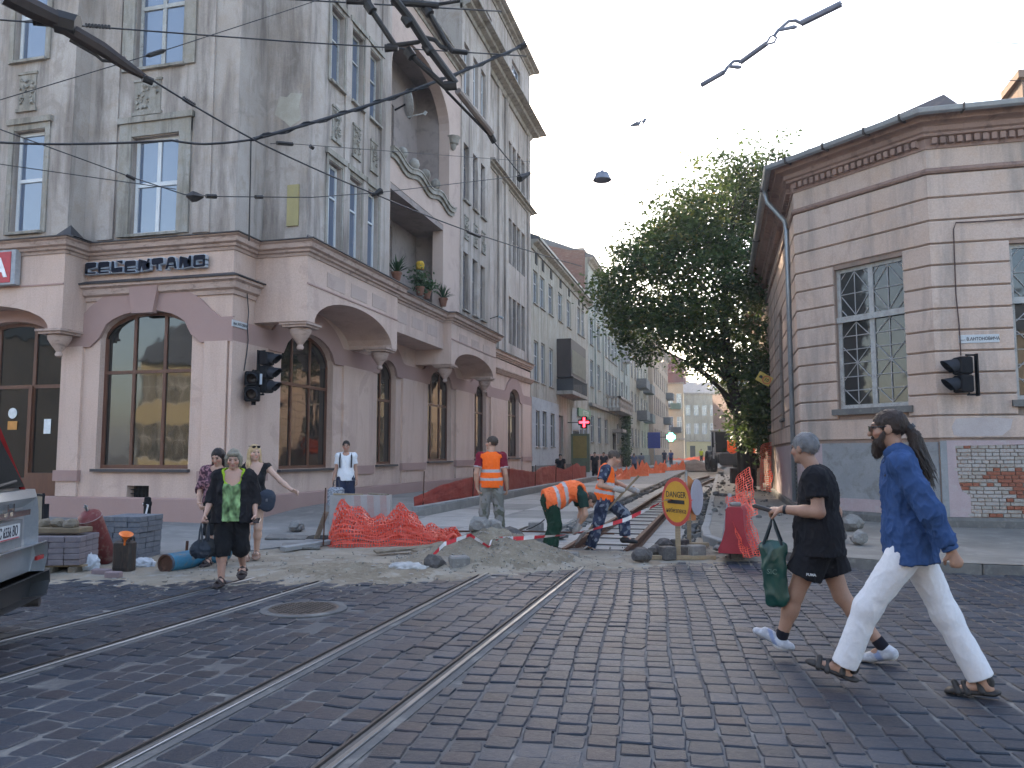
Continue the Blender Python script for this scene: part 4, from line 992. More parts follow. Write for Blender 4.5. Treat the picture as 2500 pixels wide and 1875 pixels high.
M_bluegrey = pm("pale_blue_paint", (0.42, 0.43, 0.44), (0.36, 0.37, 0.375), scale=0.8, rough=0.9, c3=(0.30, 0.30, 0.30))
M_green = oldplaster("green_grey_plaster", (0.32, 0.34, 0.30), (0.40, 0.41, 0.37), (0.22, 0.23, 0.20), (0.35, 0.34, 0.28), 0.9)
M_zinc = pm("zinc_roof", (0.13, 0.14, 0.155), (0.10, 0.105, 0.115), scale=1.5, rough=0.5, metal=0.3)
M_orange = oldplaster("orange_plaster", (0.43, 0.31, 0.22), (0.47, 0.36, 0.27), (0.30, 0.22, 0.16), (0.44, 0.31, 0.21), 0.8)
M_tan = oldplaster("tan_plaster", (0.36, 0.31, 0.235), (0.42, 0.37, 0.29), (0.23, 0.20, 0.16), (0.38, 0.30, 0.20), 0.8)
M_bar = flat("balcony_iron", (0.03, 0.032, 0.035), 0.6)
def boxmat(B, put, name, mat, x0, y0, z0, x1, y1, z1, bev=0, parent=None):
    q = MB(); q.box(x0, y0, z0, x1, y1, z1); return put(q, name, mat, parent)

rows = [(45.25, 46.46, 10.5, 12.5), (47.07, 48.45, 10.55, 12.55), (49.6, 50.95, 10.6, 12.55), (52.75, 54.25, 10.7, 12.65), (55.95, 57.5, 10.75, 12.75), (60.35, 61.65, 10.9, 13.0), (62.2, 63.55, 10.95, 13.05)]
rows += [(45.4, 46.6, 5.9, 8.3), (47.35, 48.45, 5.9, 8.4), (49.75, 51.0, 5.9, 8.4), (62.3, 63.8, 6.2, 8.6)]
gfr = [(45.7, 46.8, 2.0, 4.15), (47.55, 48.75, 2.0, 4.2), (49.95, 51.25, 2.05, 4.2), (61.0, 62.6, 2.15, 4.4), (63.0, 64.5, 2.15, 4.4)]
B2, F2, f2, put2 = house("cream_house", "cream three-storey house with enclosed dark balcony, next to the pink corner building", 44.62, 65.4, 14.1, M_cream, rows + gfr, M_oldwhite, M_glsky, roof=M_zinc, cornice=M_oldtrim, sillm=M_oldtrim, ops_extra=[(52.8, 54.4, 0.2, 4.2)])
boxmat(B2, put2, "street_door", M_oldbrown, -10.72, 52.85, 0.2, -10.66, 54.35, 4.1)
q = MB(); wall(q, Face((-10.46, 44.7), (-10.46, 52.6)), 0, 7.9, 0.5, 4.9, [(a - 44.7, b - 44.7, c, e) for a, b, c, e in gfr[:3]], 0.04); put2(q, "painted_base", M_bluegrey)
q = MB(); wall(q, Face((-10.46, 57.5), (-10.46, 65.3)), 0, 7.8, 0.5, 5.0, [(a - 57.5, b - 57.5, c, e) for a, b, c, e in gfr[3:]] + [(0.3, 3.0, 0.6, 3.4)], 0.04); put2(q, "painted_base", M_bluegrey)
q = MB(); q.box(-10.5, 44.7, -0.2, -10.38, 52.6, 0.9); q.box(-10.5, 54.5, -0.2, -10.38, 65.3, 0.9); put2(q, "stone_base", M_concd)
for yv, zv in ((46.0, 13.35), (47.9, 13.35), (50.4, 13.4), (53.6, 13.45), (56.8, 13.5), (61, 13.6), (62.9, 13.6)):
    boxmat(B2, put2, "attic_vent", M_dark, -10.49, yv - 0.28, zv - 0.42, -10.46, yv + 0.28, zv + 0.3)
xb = yp(1399, 920, 52.2).x
ba = boxmat(B2, put2, "balcony_slab", M_oldtrim, -10.5, 52.0, 5.55, xb, 58.5, 5.8)
M_bdark = pm("balcony_brown_boards", (0.052, 0.038, 0.034), (0.035, 0.027, 0.025), scale=2, rough=0.7, stretch=(1, 1, 0.3))
boxmat(B2, put2, "balcony_cabin", M_bdark, -10.5, 52.2, 6.7, xb - 0.12, 58.2, 9.3)
boxmat(B2, put2, "balcony_glazing", pm("balcony_glass", (0.24, 0.22, 0.17), (0.19, 0.18, 0.14), rough=0.9, spec=0.05), xb - 0.115, 52.5, 7.0, xb - 0.09, 58.0, 8.6)
q = MB()
for k in range(25): q.box(xb - 0.07, 52.2 + k * 0.25, 5.8, xb - 0.04, 52.24 + k * 0.25, 6.75)
for k in range(5): q.box(-10.4 + k * 0.25, 52.18, 5.8, -10.37 + k * 0.25, 52.21, 6.75)
q.box(-10.5, 52.15, 6.7, xb, 52.22, 6.76); q.box(xb - 0.08, 52.15, 6.7, xb, 58.3, 6.76); q.box(-10.5, 52.15, 5.8, xb, 52.19, 6.6); put2(q, "balcony_railing", M_bar)
boxmat(B2, put2, "open_green_door", pm("green_door", (0.14, 0.17, 0.11), (0.11, 0.14, 0.09), scale=3, rough=0.6), -10.45, 57.0, 0.3, -9.1, 57.08, 3.05)
boxmat(B2, put2, "door_yellow_panel", pm("door_yellow", (0.30, 0.22, 0.06), (0.25, 0.18, 0.05), scale=3, rough=0.6), -10.3, 56.985, 1.3, -9.3, 57.0, 2.9)
boxmat(B2, put2, "shop_entrance", M_dark, -10.47, 57.9, 0.3, -10.44, 60.4, 3.3)
q = MB(); q.ext([(-10.7, 65.0, 13.0), (-10.7, 65.0, 18.6), (-12.0, 65.0, 18.7), (-19.5, 65.0, 20.8), (-24, 65.0, 21), (-24, 65, 13)], (0, 0.5, 0))
q.build("party_wall", pm("far_brick", (0.20, 0.095, 0.075), (0.155, 0.08, 0.065), scale=0.9, rough=0.95, bump=0.4, c3=(0.26, 0.19, 0.16), stretch=(1, 1, 6)), label="reddish brick party wall rising above the cream house roof", cat="wall")

rows = []
for zb, zt in ((7.3, 9.6), (10.9, 13.2), (14.4, 16.4)):
    for y0 in (66.4, 70.4): rows.append((y0, y0 + 1.7, zb, zt))
    for k in range(4): rows.append((75.2 + k * 2.5, 77.0 + k * 2.5, zb, zt))
    for y0 in (88.0, 92.2): rows.append((y0, y0 + 1.9, zb, zt))
rows += [(66.45, 68.15, 2.6, 4.85), (70.5, 72.4, 2.55, 4.9), (74.7, 76.8, 2.6, 4.9), (84, 86, 2.6, 4.9), (91, 93, 2.6, 4.9)]
B3, F3, f3, put3 = house("green_grey_house", "pale green-grey house with stone balustrade balcony behind the pharmacy cross", 65.5, 97, 18.1, M_green, rows, M_oldwhite, M_glsky, roof=M_zinc, cornice=M_oldtrim, sillm=M_oldtrim)
for y0 in (69.0, 74.0, 86.2, 90.8):
    boxmat(B3, put3, "pilaster", M_green, -10.5, y0, 6.0, -10.38, y0 + 0.8, 17.4)
boxmat(B3, put3, "string_course", M_oldtrim, -10.5, 65.5, 5.6, -10.2, 97, 5.85)
q = MB(); q.box(-10.5, 75.5, 5.7, -9.1, 87, 6.0); sl = put3(q, "balcony_slab", M_oldtrim)
q = MB(); q.box(-9.35, 75.5, 6.9, -9.05, 87, 7.1); q.box(-10.5, 75.5, 6.9, -9.05, 75.75, 7.1); put3(q, "balustrade_rail", M_oldtrim)
for k in range(22):
    q = MB(); q.lathe([(0.10, 6.0), (0.07, 6.15), (0.14, 6.4), (0.07, 6.75), (0.10, 6.9)], 6, Matrix.Translation((-9.2, 75.8 + k * 0.52, 0))); put3(q, "baluster", M_oldtrim)
for k in range(3):
    q = MB(); q.lathe([(0.10, 6.0), (0.07, 6.15), (0.14, 6.4), (0.07, 6.75), (0.10, 6.9)], 6, Matrix.Translation((-10.3 + 0.4 * k, 75.65, 0))); put3(q, "baluster", M_oldtrim)
boxmat(B3, put3, "stone_base", M_pinkd, -10.5, 65.5, -0.2, -10.36, 97, 1.6)
boxmat(B3, put3, "air_conditioner", M_oldwhite, -10.5, 90, 12.0, -9.7, 92, 13.4)
boxmat(B3, put3, "house_door", M_dark, -10.49, 80.5, 0.0, -10.40, 82.3, 3.6)
boxmat(B3, put3, "door_canopy", M_oldtrim, -10.5, 80, 3.8, -9.4, 83, 4.1)

def simple(name, label, Y0, Y1, H, mat, cols, zs, ww, frame, X=-10.5, balc=(), base=M_concd, roof=M_zinc):
    rows = []
    n = len(cols)
    for zb, zt in zs:
        for y0 in cols: rows.append((Y0 + y0, Y0 + y0 + ww, zb, zt))
    B, F, f, put = house(name, label, Y0, Y1, H, mat, rows, frame, M_glsky, X=X, roof=roof, cornice=M_oldtrim, sillm=M_oldtrim)
    boxmat(B, put, "stone_base", base, X, Y0, -0.3, X + 0.15, Y1, 1.5)
    for y0, y1, z in balc:
        boxmat(B, put, "balcony_slab", M_concd, X, Y0 + y0, z, X + 1.3, Y0 + y1, z + 0.2)
        boxmat(B, put, "balcony_front", M_concd, X + 1.2, Y0 + y0, z + 0.2, X + 1.3, Y0 + y1, z + 1.2)
        boxmat(B, put, "balcony_side", M_concd, X, Y0 + y0, z + 0.2, X + 1.19, Y0 + y0 + 0.1, z + 1.2)
    return B, F, f, put
simple("grey_balcony_house", "grey-cream house with concrete balconies beyond the green-grey one", 97.1, 122.8, 18.5, M_tan, (1.5, 5.5, 9, 14, 18, 22), ((2.5, 4.9), (7, 9.4), (11.2, 13.6), (15, 17)), 1.9, M_oldwhite, balc=((8, 13, 6.1), (17, 22, 6.1), (8, 13, 10.3), (17, 22, 10.3)))
simple("orange_house", "orange plastered house with grey base far down the street", 122.9, 160, 20.0, M_orange, (2, 6, 10, 15, 20, 25, 30, 34), ((2.8, 5.6), (8, 10.8), (12.8, 15.6), (17, 19)), 2.2, M_oldbrown, X=-9.8, balc=((22, 28, 7.0), (30, 35, 12)))
def front(name, label, px0, px1, D, H, mat, floors, ncol, base=M_oldtrim, frame=M_white, shop=None, roof=M_zinc):
    a, b = dp(px0, 1110, D), dp(px1, 1110, D); a = Vector((a.x, a.y, 0)); b = Vector((b.x, b.y, 0))
    B = empty(name, a, label, "building"); F = Face((a.x, a.y), (b.x, b.y)); f = BF((a.x, a.y), (b.x, b.y), a); L = F.L
    def put(mb, nm, mt, parent=None, **k):
        mb.v = [(p[0] - a.x, p[1] - a.y, p[2]) for p in mb.v]; return mb.build(nm, mt, parent or B, **k)
    ops = []
    for zb, zt in floors:
        for k in range(ncol):
            u = L * (k + 0.5) / ncol; ops.append((u - 0.55, u + 0.55, zb, zt))
    w = MB(); wall(w, F, 0, L, -0.5, H, ops, 0.25)
    for u in (0, L): w.add([F.P(u, -0.5, 0), F.P(u, -0.5, -14), F.P(u, H, -14), F.P(u, H, 0)], [(0, 1, 2, 3)])
    put(w, "wall", mat)
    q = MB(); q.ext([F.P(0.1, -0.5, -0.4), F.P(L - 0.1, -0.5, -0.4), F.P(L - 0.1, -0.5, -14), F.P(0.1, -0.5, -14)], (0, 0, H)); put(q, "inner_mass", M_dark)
    for k, (u0, u1, zb, zt) in enumerate(ops): window(B, f, u0, u1, zb, zt, frame, M_glsky, 0, (0.5,), (0.66,), -0.18, 0.09, 0.08, 0.07)
    for z in (4.6, H - 0.05):
        q = MB(); F.bx(q, -0.1, L + 0.1, z, z + 0.35, -0.1, 0.4); put(q, "cornice", base)
    if roof:
        q = MB(); q.ext([F.P(-0.2, H + 0.3, 0.4), F.P(-0.2, H + 3.2, -5), F.P(-0.2, H + 0.3, -12)], F.u * (L + 0.4)); put(q, "roof", roof)
    return B, F, f, put
Be, Fe_, fe2, pute = front("end_house", "tan old house with white windows closing the far end of the street", 1672, 1812, 185, 15.6, M_tan, ((2.0, 4.4), (6.3, 8.8), (10.6, 13.0)), 7)
q = MB(); Fe_.bx(q, 0.4, 7.0, 0.2, 4.5, 0.02, 0.12); pute(q, "yellow_shop_front", pm("yellow_shop", (0.47, 0.38, 0.20), (0.42, 0.34, 0.18), scale=1, rough=0.8))
for u in (1.2, 5.2, 9.0):
    q = MB(); Fe_.bx(q, u, u + 1.2, 0.2, 3.6, 0.125, 0.14); pute(q, "shop_door", M_dark)
Bd, Fd, fd, putd = front("domed_house", "sunlit corner house with red dome at the end of the street", 1608, 1671, 165, 16.2, pm("domed_house_plaster", (0.45, 0.37, 0.27), (0.40, 0.33, 0.24), scale=0.6, rough=0.9), ((6.4, 9.4), (11.2, 14.2)), 3, roof=None)
c = Fd.P(Fd.L * 0.6, 0, -2.6)
q = MB(); q.lathe([(3.3, 16.4), (3.3, 18.2), (3.5, 18.4), (3.45, 19.2), (3.2, 20.3), (2.6, 21.4), (1.7, 22.2), (0.7, 22.7), (0.25, 23.0), (0.0, 23.8)], 20, Matrix.Translation(c)); putd(q, "dome", pm("dome_red", (0.17, 0.055, 0.05), (0.13, 0.045, 0.042), scale=1, rough=0.6), smooth='auto')
q = MB(); Fd.bx(q, Fd.L * 0.45, Fd.L * 0.85, 6.0, 6.25, 0, 1.1); Fd.bx(q, Fd.L * 0.45, Fd.L * 0.85, 6.25, 7.2, 1.0, 1.1); putd(q, "balcony", M_bar)
q = MB(); Fd.bx(q, Fd.L * 0.45, Fd.L * 0.85, 10.9, 11.15, 0, 1.1); Fd.bx(q, Fd.L * 0.45, Fd.L * 0.85, 11.15, 12.1, 1.0, 1.1); putd(q, "balcony", pm("balcony_green", (0.10, 0.16, 0.13), (0.08, 0.13, 0.10), rough=0.7))
Bp, Fp, fp, putp = front("far_pink_house", "sunlit pink house behind the tree, right of the digger", 1800, 1905, 120, 11.5, pm("far_pink", (0.45, 0.30, 0.25), (0.40, 0.27, 0.22), scale=0.6, rough=0.9), ((2, 4.4), (6.4, 8.8)), 4)
M_yel = pm("yellow_facade", (0.45, 0.385, 0.24), (0.40, 0.34, 0.21), scale=0.5, rough=0.85)
def behind(name, label, p0, p1, H, mat, floors, n, roofm):
    a = Vector((p0[0], p0[1], 0)); B = empty(name, a, label, "building"); F = Face(p0, p1); f = BF(p0, p1, a); L = F.L
    def put(mb, nm, mt): mb.v = [(p[0] - a.x, p[1] - a.y, p[2]) for p in mb.v]; return mb.build(nm, mt, B)
    ops = [(L * (k + 0.5) / n - 0.6, L * (k + 0.5) / n + 0.6, zb, zt) for zb, zt in floors for k in range(n)]
    w = MB(); wall(w, F, 0, L, -0.3, H, ops, 0.25)
    for u in (0, L): w.add([F.P(u, -0.3, 0), F.P(u, -0.3, -10), F.P(u, H, -10), F.P(u, H, 0)], [(0, 1, 2, 3)])
    put(w, "wall", mat)
    for u0, u1, zb, zt in ops: window(B, f, u0, u1, zb, zt, M_white, M_gld, 0, (0.5,), (0.6,), -0.18, 0.08, 0.07, 0.07)
    q = MB(); q.ext([F.P(-0.3, H, 0.5), F.P(-0.3, H + 3.4, -5), F.P(-0.3, H, -10)], F.u * (L + 0.6)); put(q, "roof", roofm)
behind("yellow_house", "sunlit yellow house mirrored in the arched shop window", (-26, -14), (-37, -13), 7.6, M_yel, ((1.2, 3.6), (4.8, 6.8)), 9, M_zinc)
behind("ochre_house", "ochre house mirrored at the top of the shop windows", (-46, -10), (-72, -4), 9.5, M_orange, ((1.2, 3.8), (5.4, 8.0)), 9, M_zinc)
behind("pale_house", "pale house across the junction mirrored in the barred windows", (24, -20), (-20, -20), 9.0, M_tan, ((1.2, 3.8), (5.2, 7.8)), 14, M_zinc)
for k, (y0, y1, H, m_, lab) in enumerate(((48, 66, 11.5, M_tan, "tan house behind the street tree on the right side"), (66, 88, 13.5, M_orange, "orange house farther along the right side behind the tree"), (88, 112, 12, M_cream, "cream house farthest along the right side of the street"))):
    behind("right_row_house", lab, (3.2 + k * 0.6, y1), (3.2 + k * 0.6, y0), H, m_, ((2, 4.4), (6, 8.4)), 6, M_zinc)
q = MB(); q.box(-13.5, 73, 18.2, -12.2, 75, 20.6); q.box(-13.7, 72.8, 20.6, -12.0, 75.2, 20.9); put3(q, "chimney", M_oldtrim)
# ================================================================== TREE AND PLANTS
def leafmat(name, cols, trans=0.36):
    if name in MATS: return MATS[name]
    m = bpy.data.materials.new(name); m.use_nodes = True; MATS[name] = m
    nt = m.node_tree; n = nt.nodes; n.remove(n["Principled BSDF"]); out = n["Material Output"]
    at = n.new("ShaderNodeAttribute"); at.attribute_name = "leaf"
    r = n.new("ShaderNodeValToRGB"); e = r.color_ramp.elements; e[0].color = (*cols[0], 1); e[1].color = (*cols[-1], 1)
    for i, c in enumerate(cols[1:-1]): q = e.new((i + 1) / (len(cols) - 1)); q.color = (*c, 1)
    nt.links.new(at.outputs["Fac"], r.inputs[0])
    d = n.new("ShaderNodeBsdfPrincipled"); d.inputs["Roughness"].default_value = 0.5; d.inputs["Specular IOR Level"].default_value = 0.35
    t = n.new("ShaderNodeBsdfTranslucent"); mx = n.new("ShaderNodeMixShader"); mx.inputs[0].default_value = trans
    nt.links.new(r.outputs[0], d.inputs["Base Color"])
    hs = n.new("ShaderNodeHueSaturation"); hs.inputs["Value"].default_value = 1.5; hs.inputs["Hue"].default_value = 0.485; nt.links.new(r.outputs[0], hs.inputs["Color"]); nt.links.new(hs.outputs[0], t.inputs["Color"])
    nt.links.new(d.outputs[0], mx.inputs[1]); nt.links.new(t.outputs[0], mx.inputs[2]); nt.links.new(mx.outputs[0], out.inputs[0])
    return m
M_leaf = leafmat("tree_leaf", [(0.02, 0.042, 0.012), (0.034, 0.064, 0.018), (0.05, 0.085, 0.022), (0.07, 0.105, 0.028), (0.15, 0.12, 0.025)])
M_leaf2 = leafmat("plant_leaf", [(0.02, 0.05, 0.02), (0.04, 0.08, 0.03), (0.06, 0.09, 0.04)], 0.3)
M_bark = pm("bark", (0.055, 0.045, 0.036), (0.035, 0.028, 0.024), scale=5, rough=0.95, bump=0.6, bscale=25, stretch=(1, 1, 0.25))
def leaves(C, S, rs, mesh_name, droop=0.25):
    """diamond leaves (two triangles folded on the midrib) at centres C with sizes S"""
    n = len(C); a = rs.normal(size=(n, 3)); a[:, 2] = a[:, 2] * 0.5 - droop; a /= np.linalg.norm(a, axis=1)[:, None]
    b = np.cross(a, rs.normal(size=(n, 3))); b /= np.linalg.norm(b, axis=1)[:, None]; c = np.cross(a, b)
    S = S[:, None]; w = 0.30
    V = np.stack([C - a * S * 0.5, C + b * S * w + c * S * 0.06 - a * S * 0.05, C + a * S * 0.55, C - b * S * w + c * S * 0.06 - a * S * 0.05], 1).reshape(-1, 3)
    i = np.arange(n)[:, None] * 4
    Fq = np.concatenate([i + 0, i + 1, i + 2, i + 3], 1)
    return V, Fq
def leaf_obj(name, V, Fq, vals, mat, parent):
    me = npmesh(name, V, Fq); at = me.attributes.new("leaf", 'FLOAT', 'FACE'); at.data.foreach_set("value", np.asarray(vals, np.float32))
    return link_mesh(name, me, mat, parent)
TB = Vector((0.95, 33.5, 0.1))
tree = empty("street_tree", TB, "tall leafy tree leaning over the street beside the banded building", "tree")
rs = np.random.RandomState(3); rnd = random.Random(31)
blobs = [(1845, 440, 55), (1775, 455, 60), (1720, 500, 66), (1640, 560, 66), (1585, 610, 70), (1530, 665, 66), (1485, 725, 42), (1870, 520, 60), (1800, 560, 85), (1700, 610, 85), (1620, 690, 85), (1560, 745, 65),
         (1800, 690, 95), (1710, 730, 88), (1650, 800, 75), (1590, 830, 48), (1740, 810, 75), (1840, 800, 80), (1800, 890, 70), (1850, 930, 70), (1835, 1010, 52), (1870, 660, 70), (1700, 880, 36), (1520, 790, 34), (1868, 1040, 34), (1845, 1050, 34), (1850, 985, 50), (1830, 1075, 30), (1875, 420, 40), (1900, 500, 60)]
brm = MB()
D0 = (TB.y * math.cos(YAW) - TB.x * math.sin(YAW))
tips = []
Cl, Sl, Vl = [], [], []
for bx, by, br in blobs:
    r = br * D0 / FPX
    for rep in range(3):
        dd = D0 + rnd.uniform(-0.9, 0.9) * (1.6 + r)
        c = dp(bx + rnd.uniform(-.3, .3) * br, by + rnd.uniform(-.3, .3) * br, D0); off_ = Vector(Fh) * (dd - D0); c = c + off_
        tips.append(c)
        nsp = int(15 * (r / 1.1) ** 2) + 6
        for s in range(nsp):
            v = Vector(rs.normal(size=3)); v.normalize(); q = c + v * r * rnd.uniform(0.4, 1.25)
            if rnd.random() < 0.35: brm.tube([c + v * r * 0.15, q], [0.018, 0.005], 3, cap=False)
            m = rnd.randint(24, 44); spr = rnd.uniform(0.22, 0.42)
            P = rs.normal(size=(m, 3)) * np.array([spr, spr, spr * 0.5]) + np.array(q); Cl.append(P)
            Sl.append(rs.uniform(0.12, 0.22, m)); base = rs.uniform(0.05, 0.75); Vl.append(np.clip(base + rs.normal(0, 0.13, m) + (rs.rand(m) < 0.015) * 0.5, 0, 1))
Cc = np.concatenate(Cl); Ss = np.concatenate(Sl); Vv = np.concatenate(Vl)
V, Fq = leaves(Cc, Ss, rs, "crown"); V -= np.array(TB)
leaf_obj("crown", V, Fq, Vv, M_leaf, tree)
print("leaves", len(Cc))
tk = MB(); top = Vector((0.45, 33.2, 4.6))
tk.tube([TB + Vector((0, 0, -0.4)), TB + Vector((-.02, 0, 0.3)), TB + Vector((-0.1, -0.1, 1.6)), TB + Vector((-0.25, -0.15, 3.2)), top, Vector((0.2, 33, 7)), Vector((0.5, 33.2, 10)), Vector((0.9, 33.5, 12.8))], [0.42, 0.30, 0.25, 0.23, 0.22, 0.16, 0.09, 0.03], 10)
tk.v = [(a - TB.x, b - TB.y, c - TB.z) for a, b, c in tk.v]; tk.build("trunk", M_bark, tree, smooth=True)
for i, c in enumerate(tips):
    if i % 3: continue
    h = min(max(3.2, c.z - 2.5), 9.5); st = Vector((0.45 - 0.1 * (h - 4.6) / 2, 33.2, h))
    mid = st.lerp(c, 0.5) + Vector((0, 0, 0.35)); rr = 0.10 if h < 6 else 0.06
    brm.tube([st, st.lerp(mid, 0.5) + Vector((0, 0, 0.1)), mid, c], [rr, rr * 0.75, rr * 0.5, 0.012], 5)
brm.v = [(a - TB.x, b - TB.y, c - TB.z) for a, b, c in brm.v]; brm.build("limbs", M_bark, tree, smooth=True)
iv = empty("ivy_plant", (-10.3, 88, 0), "dark climbing plant on the green-grey house front", "plant")
P = []
for k in range(70):
    z = rnd.uniform(0.3, 6.6); y = rnd.gauss(88, 1.4 * (1.1 - z / 9)); P.append(rs.normal(size=(40, 3)) * np.array([0.18, 0.4, 0.35]) + np.array([-10.2 + rnd.uniform(0, 0.5), y, z]))
P = np.concatenate(P); V, Fq = leaves(P, rs.uniform(0.2, 0.34, len(P)), rs, "foliage"); V -= np.array((-10.3, 88, 0)); leaf_obj("foliage", V, Fq, rs.uniform(0, 0.5, len(P)), M_leaf, iv)
q = MB(); q.tube([(0, 0, -0.2), (0.05, 0.2, 2), (0.05, -0.2, 5)], [0.12, 0.08, 0.03], 6); q.build("stem", M_bark, iv)
M_pot = pm("terracotta_pot", (0.24, 0.10, 0.06), (0.19, 0.085, 0.055), scale=5, rough=0.8)
def plant(px, py, kind, label, h):
    p = xp(px, py, -9.42); e = empty("potted_plant", p, label, "potted plant", "pots on the balcony parapet")
    q = MB(); q.lathe([(0.10, 0.0), (0.15, 0.24), (0.17, 0.24), (0.17, 0.29), (0.0, 0.27)], 12); q.build("pot", M_pot, e, smooth='auto')
    if kind == "spiky":
        q = MB()
        for k in range(46):
            a = rnd.uniform(0, 6.28); el = rnd.uniform(0.25, 1.5); L = h * rnd.uniform(0.6, 1.0); d = Vector((math.cos(a) * math.cos(el), math.sin(a) * math.cos(el), math.sin(el)))
            s = d.cross(Vector((0, 0, 1))).normalized() * 0.025; b = Vector((0, 0, 0.27)); m = b + d * L * 0.55; t = b + d * L + Vector((0, 0, -L * 0.18))
            q.add([b - s * 0.6, b + s * 0.6, m + s, m - s, t], [(0, 1, 2, 3), (3, 2, 4)])
        q.build("leaf_rosette", M_leaf2, e)
        o = e.children[-1].data; at = o.attributes.new("leaf", 'FLOAT', 'FACE'); at.data.foreach_set("value", np.random.RandomState(2).rand(len(o.polygons)).astype(np.float32))
    else:
        m = 420; P = rs.normal(size=(m, 3)) * np.array([0.16, 0.2, h * 0.24]) + np.array([0, 0, 0.27 + h * 0.4]); V, Fq = leaves(P, rs.uniform(0.07, 0.14, m), rs, "foliage", 0.0); leaf_obj("foliage", V, Fq, rs.rand(m), M_leaf2, e)
    return e
plant(968, 688, "spiky", "spiky green plant nearest the corner on the pink balcony parapet", 0.75)
pl = plant(1025, 722, "bush", "bushy plant with a yellow flower head on the balcony parapet", 0.75)
q = MB(); q.lathe([(0.0, 0.86), (0.13, 0.88), (0.15, 1.05), (0.10, 1.14), (0.0, 1.16)], 10); q.build("yellow_flower", pm("flower_yellow", (0.55, 0.33, 0.03), (0.45, 0.26, 0.02), scale=20, rough=0.7), pl)
plant(1042, 730, "bush", "low bushy plant between the yellow flower and the farther spiky plant", 0.4)
plant(1082, 748, "spiky", "spiky green plant farthest from the corner on the balcony parapet", 0.75)
# ================================================================== OVERHEAD WIRES, SIGNALS, SIGNS
M_wire = flat("wire_black", (0.018, 0.018, 0.022), 0.6)
M_insul = flat("insulator_black", (0.016, 0.013, 0.012), 0.55)
M_insb = pm("insulator_brown", (0.05, 0.035, 0.03), (0.03, 0.022, 0.02), scale=6, rough=0.6)
def wire(pts, r, label, sag=0.0, n=10, group=None, name="overhead_wire"):
    W = [dp(*p) for p in pts]; out = []
    for a, b in zip(W, W[1:]):
        for k in range(n): t = k / n; q = a.lerp(b, t); q.z -= sag * 4 * t * (1 - t); out.append(q)
    out.append(W[-1]); q = MB(); o0 = out[0].copy(); q.tube([p - o0 for p in out], r, 5)
    return q.build(name, M_wire, smooth=True, label=label, cat="wire", group=group, loc=o0)
def bead(o, pts, r, name, mat=None, n=6):
    """fitting on a wire, a part of it; pts are (px,py,D)"""
    q = MB(); q.tube([dp(*p) - o.location for p in pts], r, n); return q.build(name, mat or M_insul, o, smooth='auto')
w1 = wire([(-60, 44, 9.0), (700, 101, 11.0), (1285, 137, 13.0)], 0.011, "upper contact wire from the left edge to the roof of the pink building")
for k in range(8): bead(w1, [(210 + k * 8, 58 + k * 0.6, 9.35), (212 + k * 8, 66 + k * 0.6, 9.35)], 0.018, "clip")
w2 = wire([(560, -10, 10.5), (1225, 28, 13.0)], 0.012, "topmost contact wire ending at the cornice of the pink building")
w3 = wire([(-40, 346, 9.6), (170, 352, 9.8), (420, 343, 10.0), (500, 352, 10.0), (615, 341, 10.1), (640, 330, 10.15)], 0.016, "sagging supply cable from the left edge to the wire crossing", 0.01, 6)
w4 = wire([(615, 341, 10.1), (1275, 112, 13.2)], 0.024, "thick twisted cable rising from the wire crossing to the roof edge", 0.10, 14)
q = MB(); pts = []
for k in range(60):
    t = k / 59; c = dp(615, 341, 10.1).lerp(dp(1275, 112, 13.2), t); c.z -= 0.10 * 4 * t * (1 - t); pts.append(c + Vector((0, 0.035 * math.cos(k * 0.9), 0.035 * math.sin(k * 0.9))) - w4.location)
q.tube(pts, 0.010, 5); q.build("wrapped_strand", M_wire, w4)
w4b = wire([(1275, 112, 13.2), (1400, 80, 14), (1560, -6, 15)], 0.012, "thin cable leading from the roof-edge ring up to the sky", 0.06)
bead(w4b, [(1268, 118, 13.2), (1284, 108, 13.2)], 0.05, "ring_clamp")
w5 = wire([(355, 185, 8.6), (640, 352, 10.2), (925, 478, 12.6), (1160, 570, 15.5), (1420, 650, 21)], 0.012, "long diagonal contact wire below the dark beam to the far houses", 0.02)
for a, b in (((448, 240, 9.1), (474, 256, 9.25)), ((1142, 566, 15.2), (1172, 578, 15.6))): bead(w5, [a, b], 0.03, "insulator")
w6 = wire([(613, 341, 10.1), (608, 588, 10.6)], 0.010, "thin cable hanging down from the wire crossing to the cornice")
w7 = wire([(-30, 305, 9.0), (313, 430, 9.6), (450, 475, 10.0)], 0.007, "thin span wire from the left edge to the star-shaped insulator")
bead(w7, [(308, 428, 9.6), (330, 438, 9.65)], 0.022, "insulator")
w8 = wire([(450, 475, 10.0), (540, 480, 10.3), (760, 482, 11.0), (925, 470, 12.6), (1285, 428, 17)], 0.007, "thin span wire past the yellow board to the far roof corner")
bead(w8, [(455, 478, 10.0), (470, 480, 10.02), (482, 481, 10.05), (496, 480, 10.1)], [0.02, 0.075, 0.06, 0.02], "star_insulator")
bead(w8, [(503, 479, 10.1), (528, 480, 10.2)], 0.03, "insulator"); bead(w8, [(624, 481, 10.5), (640, 481, 10.6)], 0.028, "insulator")
bead(w8, [(908, 478, 12.5), (930, 466, 12.6)], [0.02, 0.06], "hook_clamp"); bead(w8, [(1268, 436, 16.8), (1295, 422, 17)], [0.09, 0.03], "hook_clamp")
w9 = wire([(-20, 250, 9.0), (405, 122, 9.6), (700, 26, 10.5), (800, -8, 11)], 0.006, "thin span wire with a black torpedo insulator before the grey facade")
bead(w9, [(356, 137, 9.5), (364, 135, 9.5), (396, 125, 9.6), (404, 122, 9.6)], [0.012, 0.028, 0.028, 0.012], "insulator")
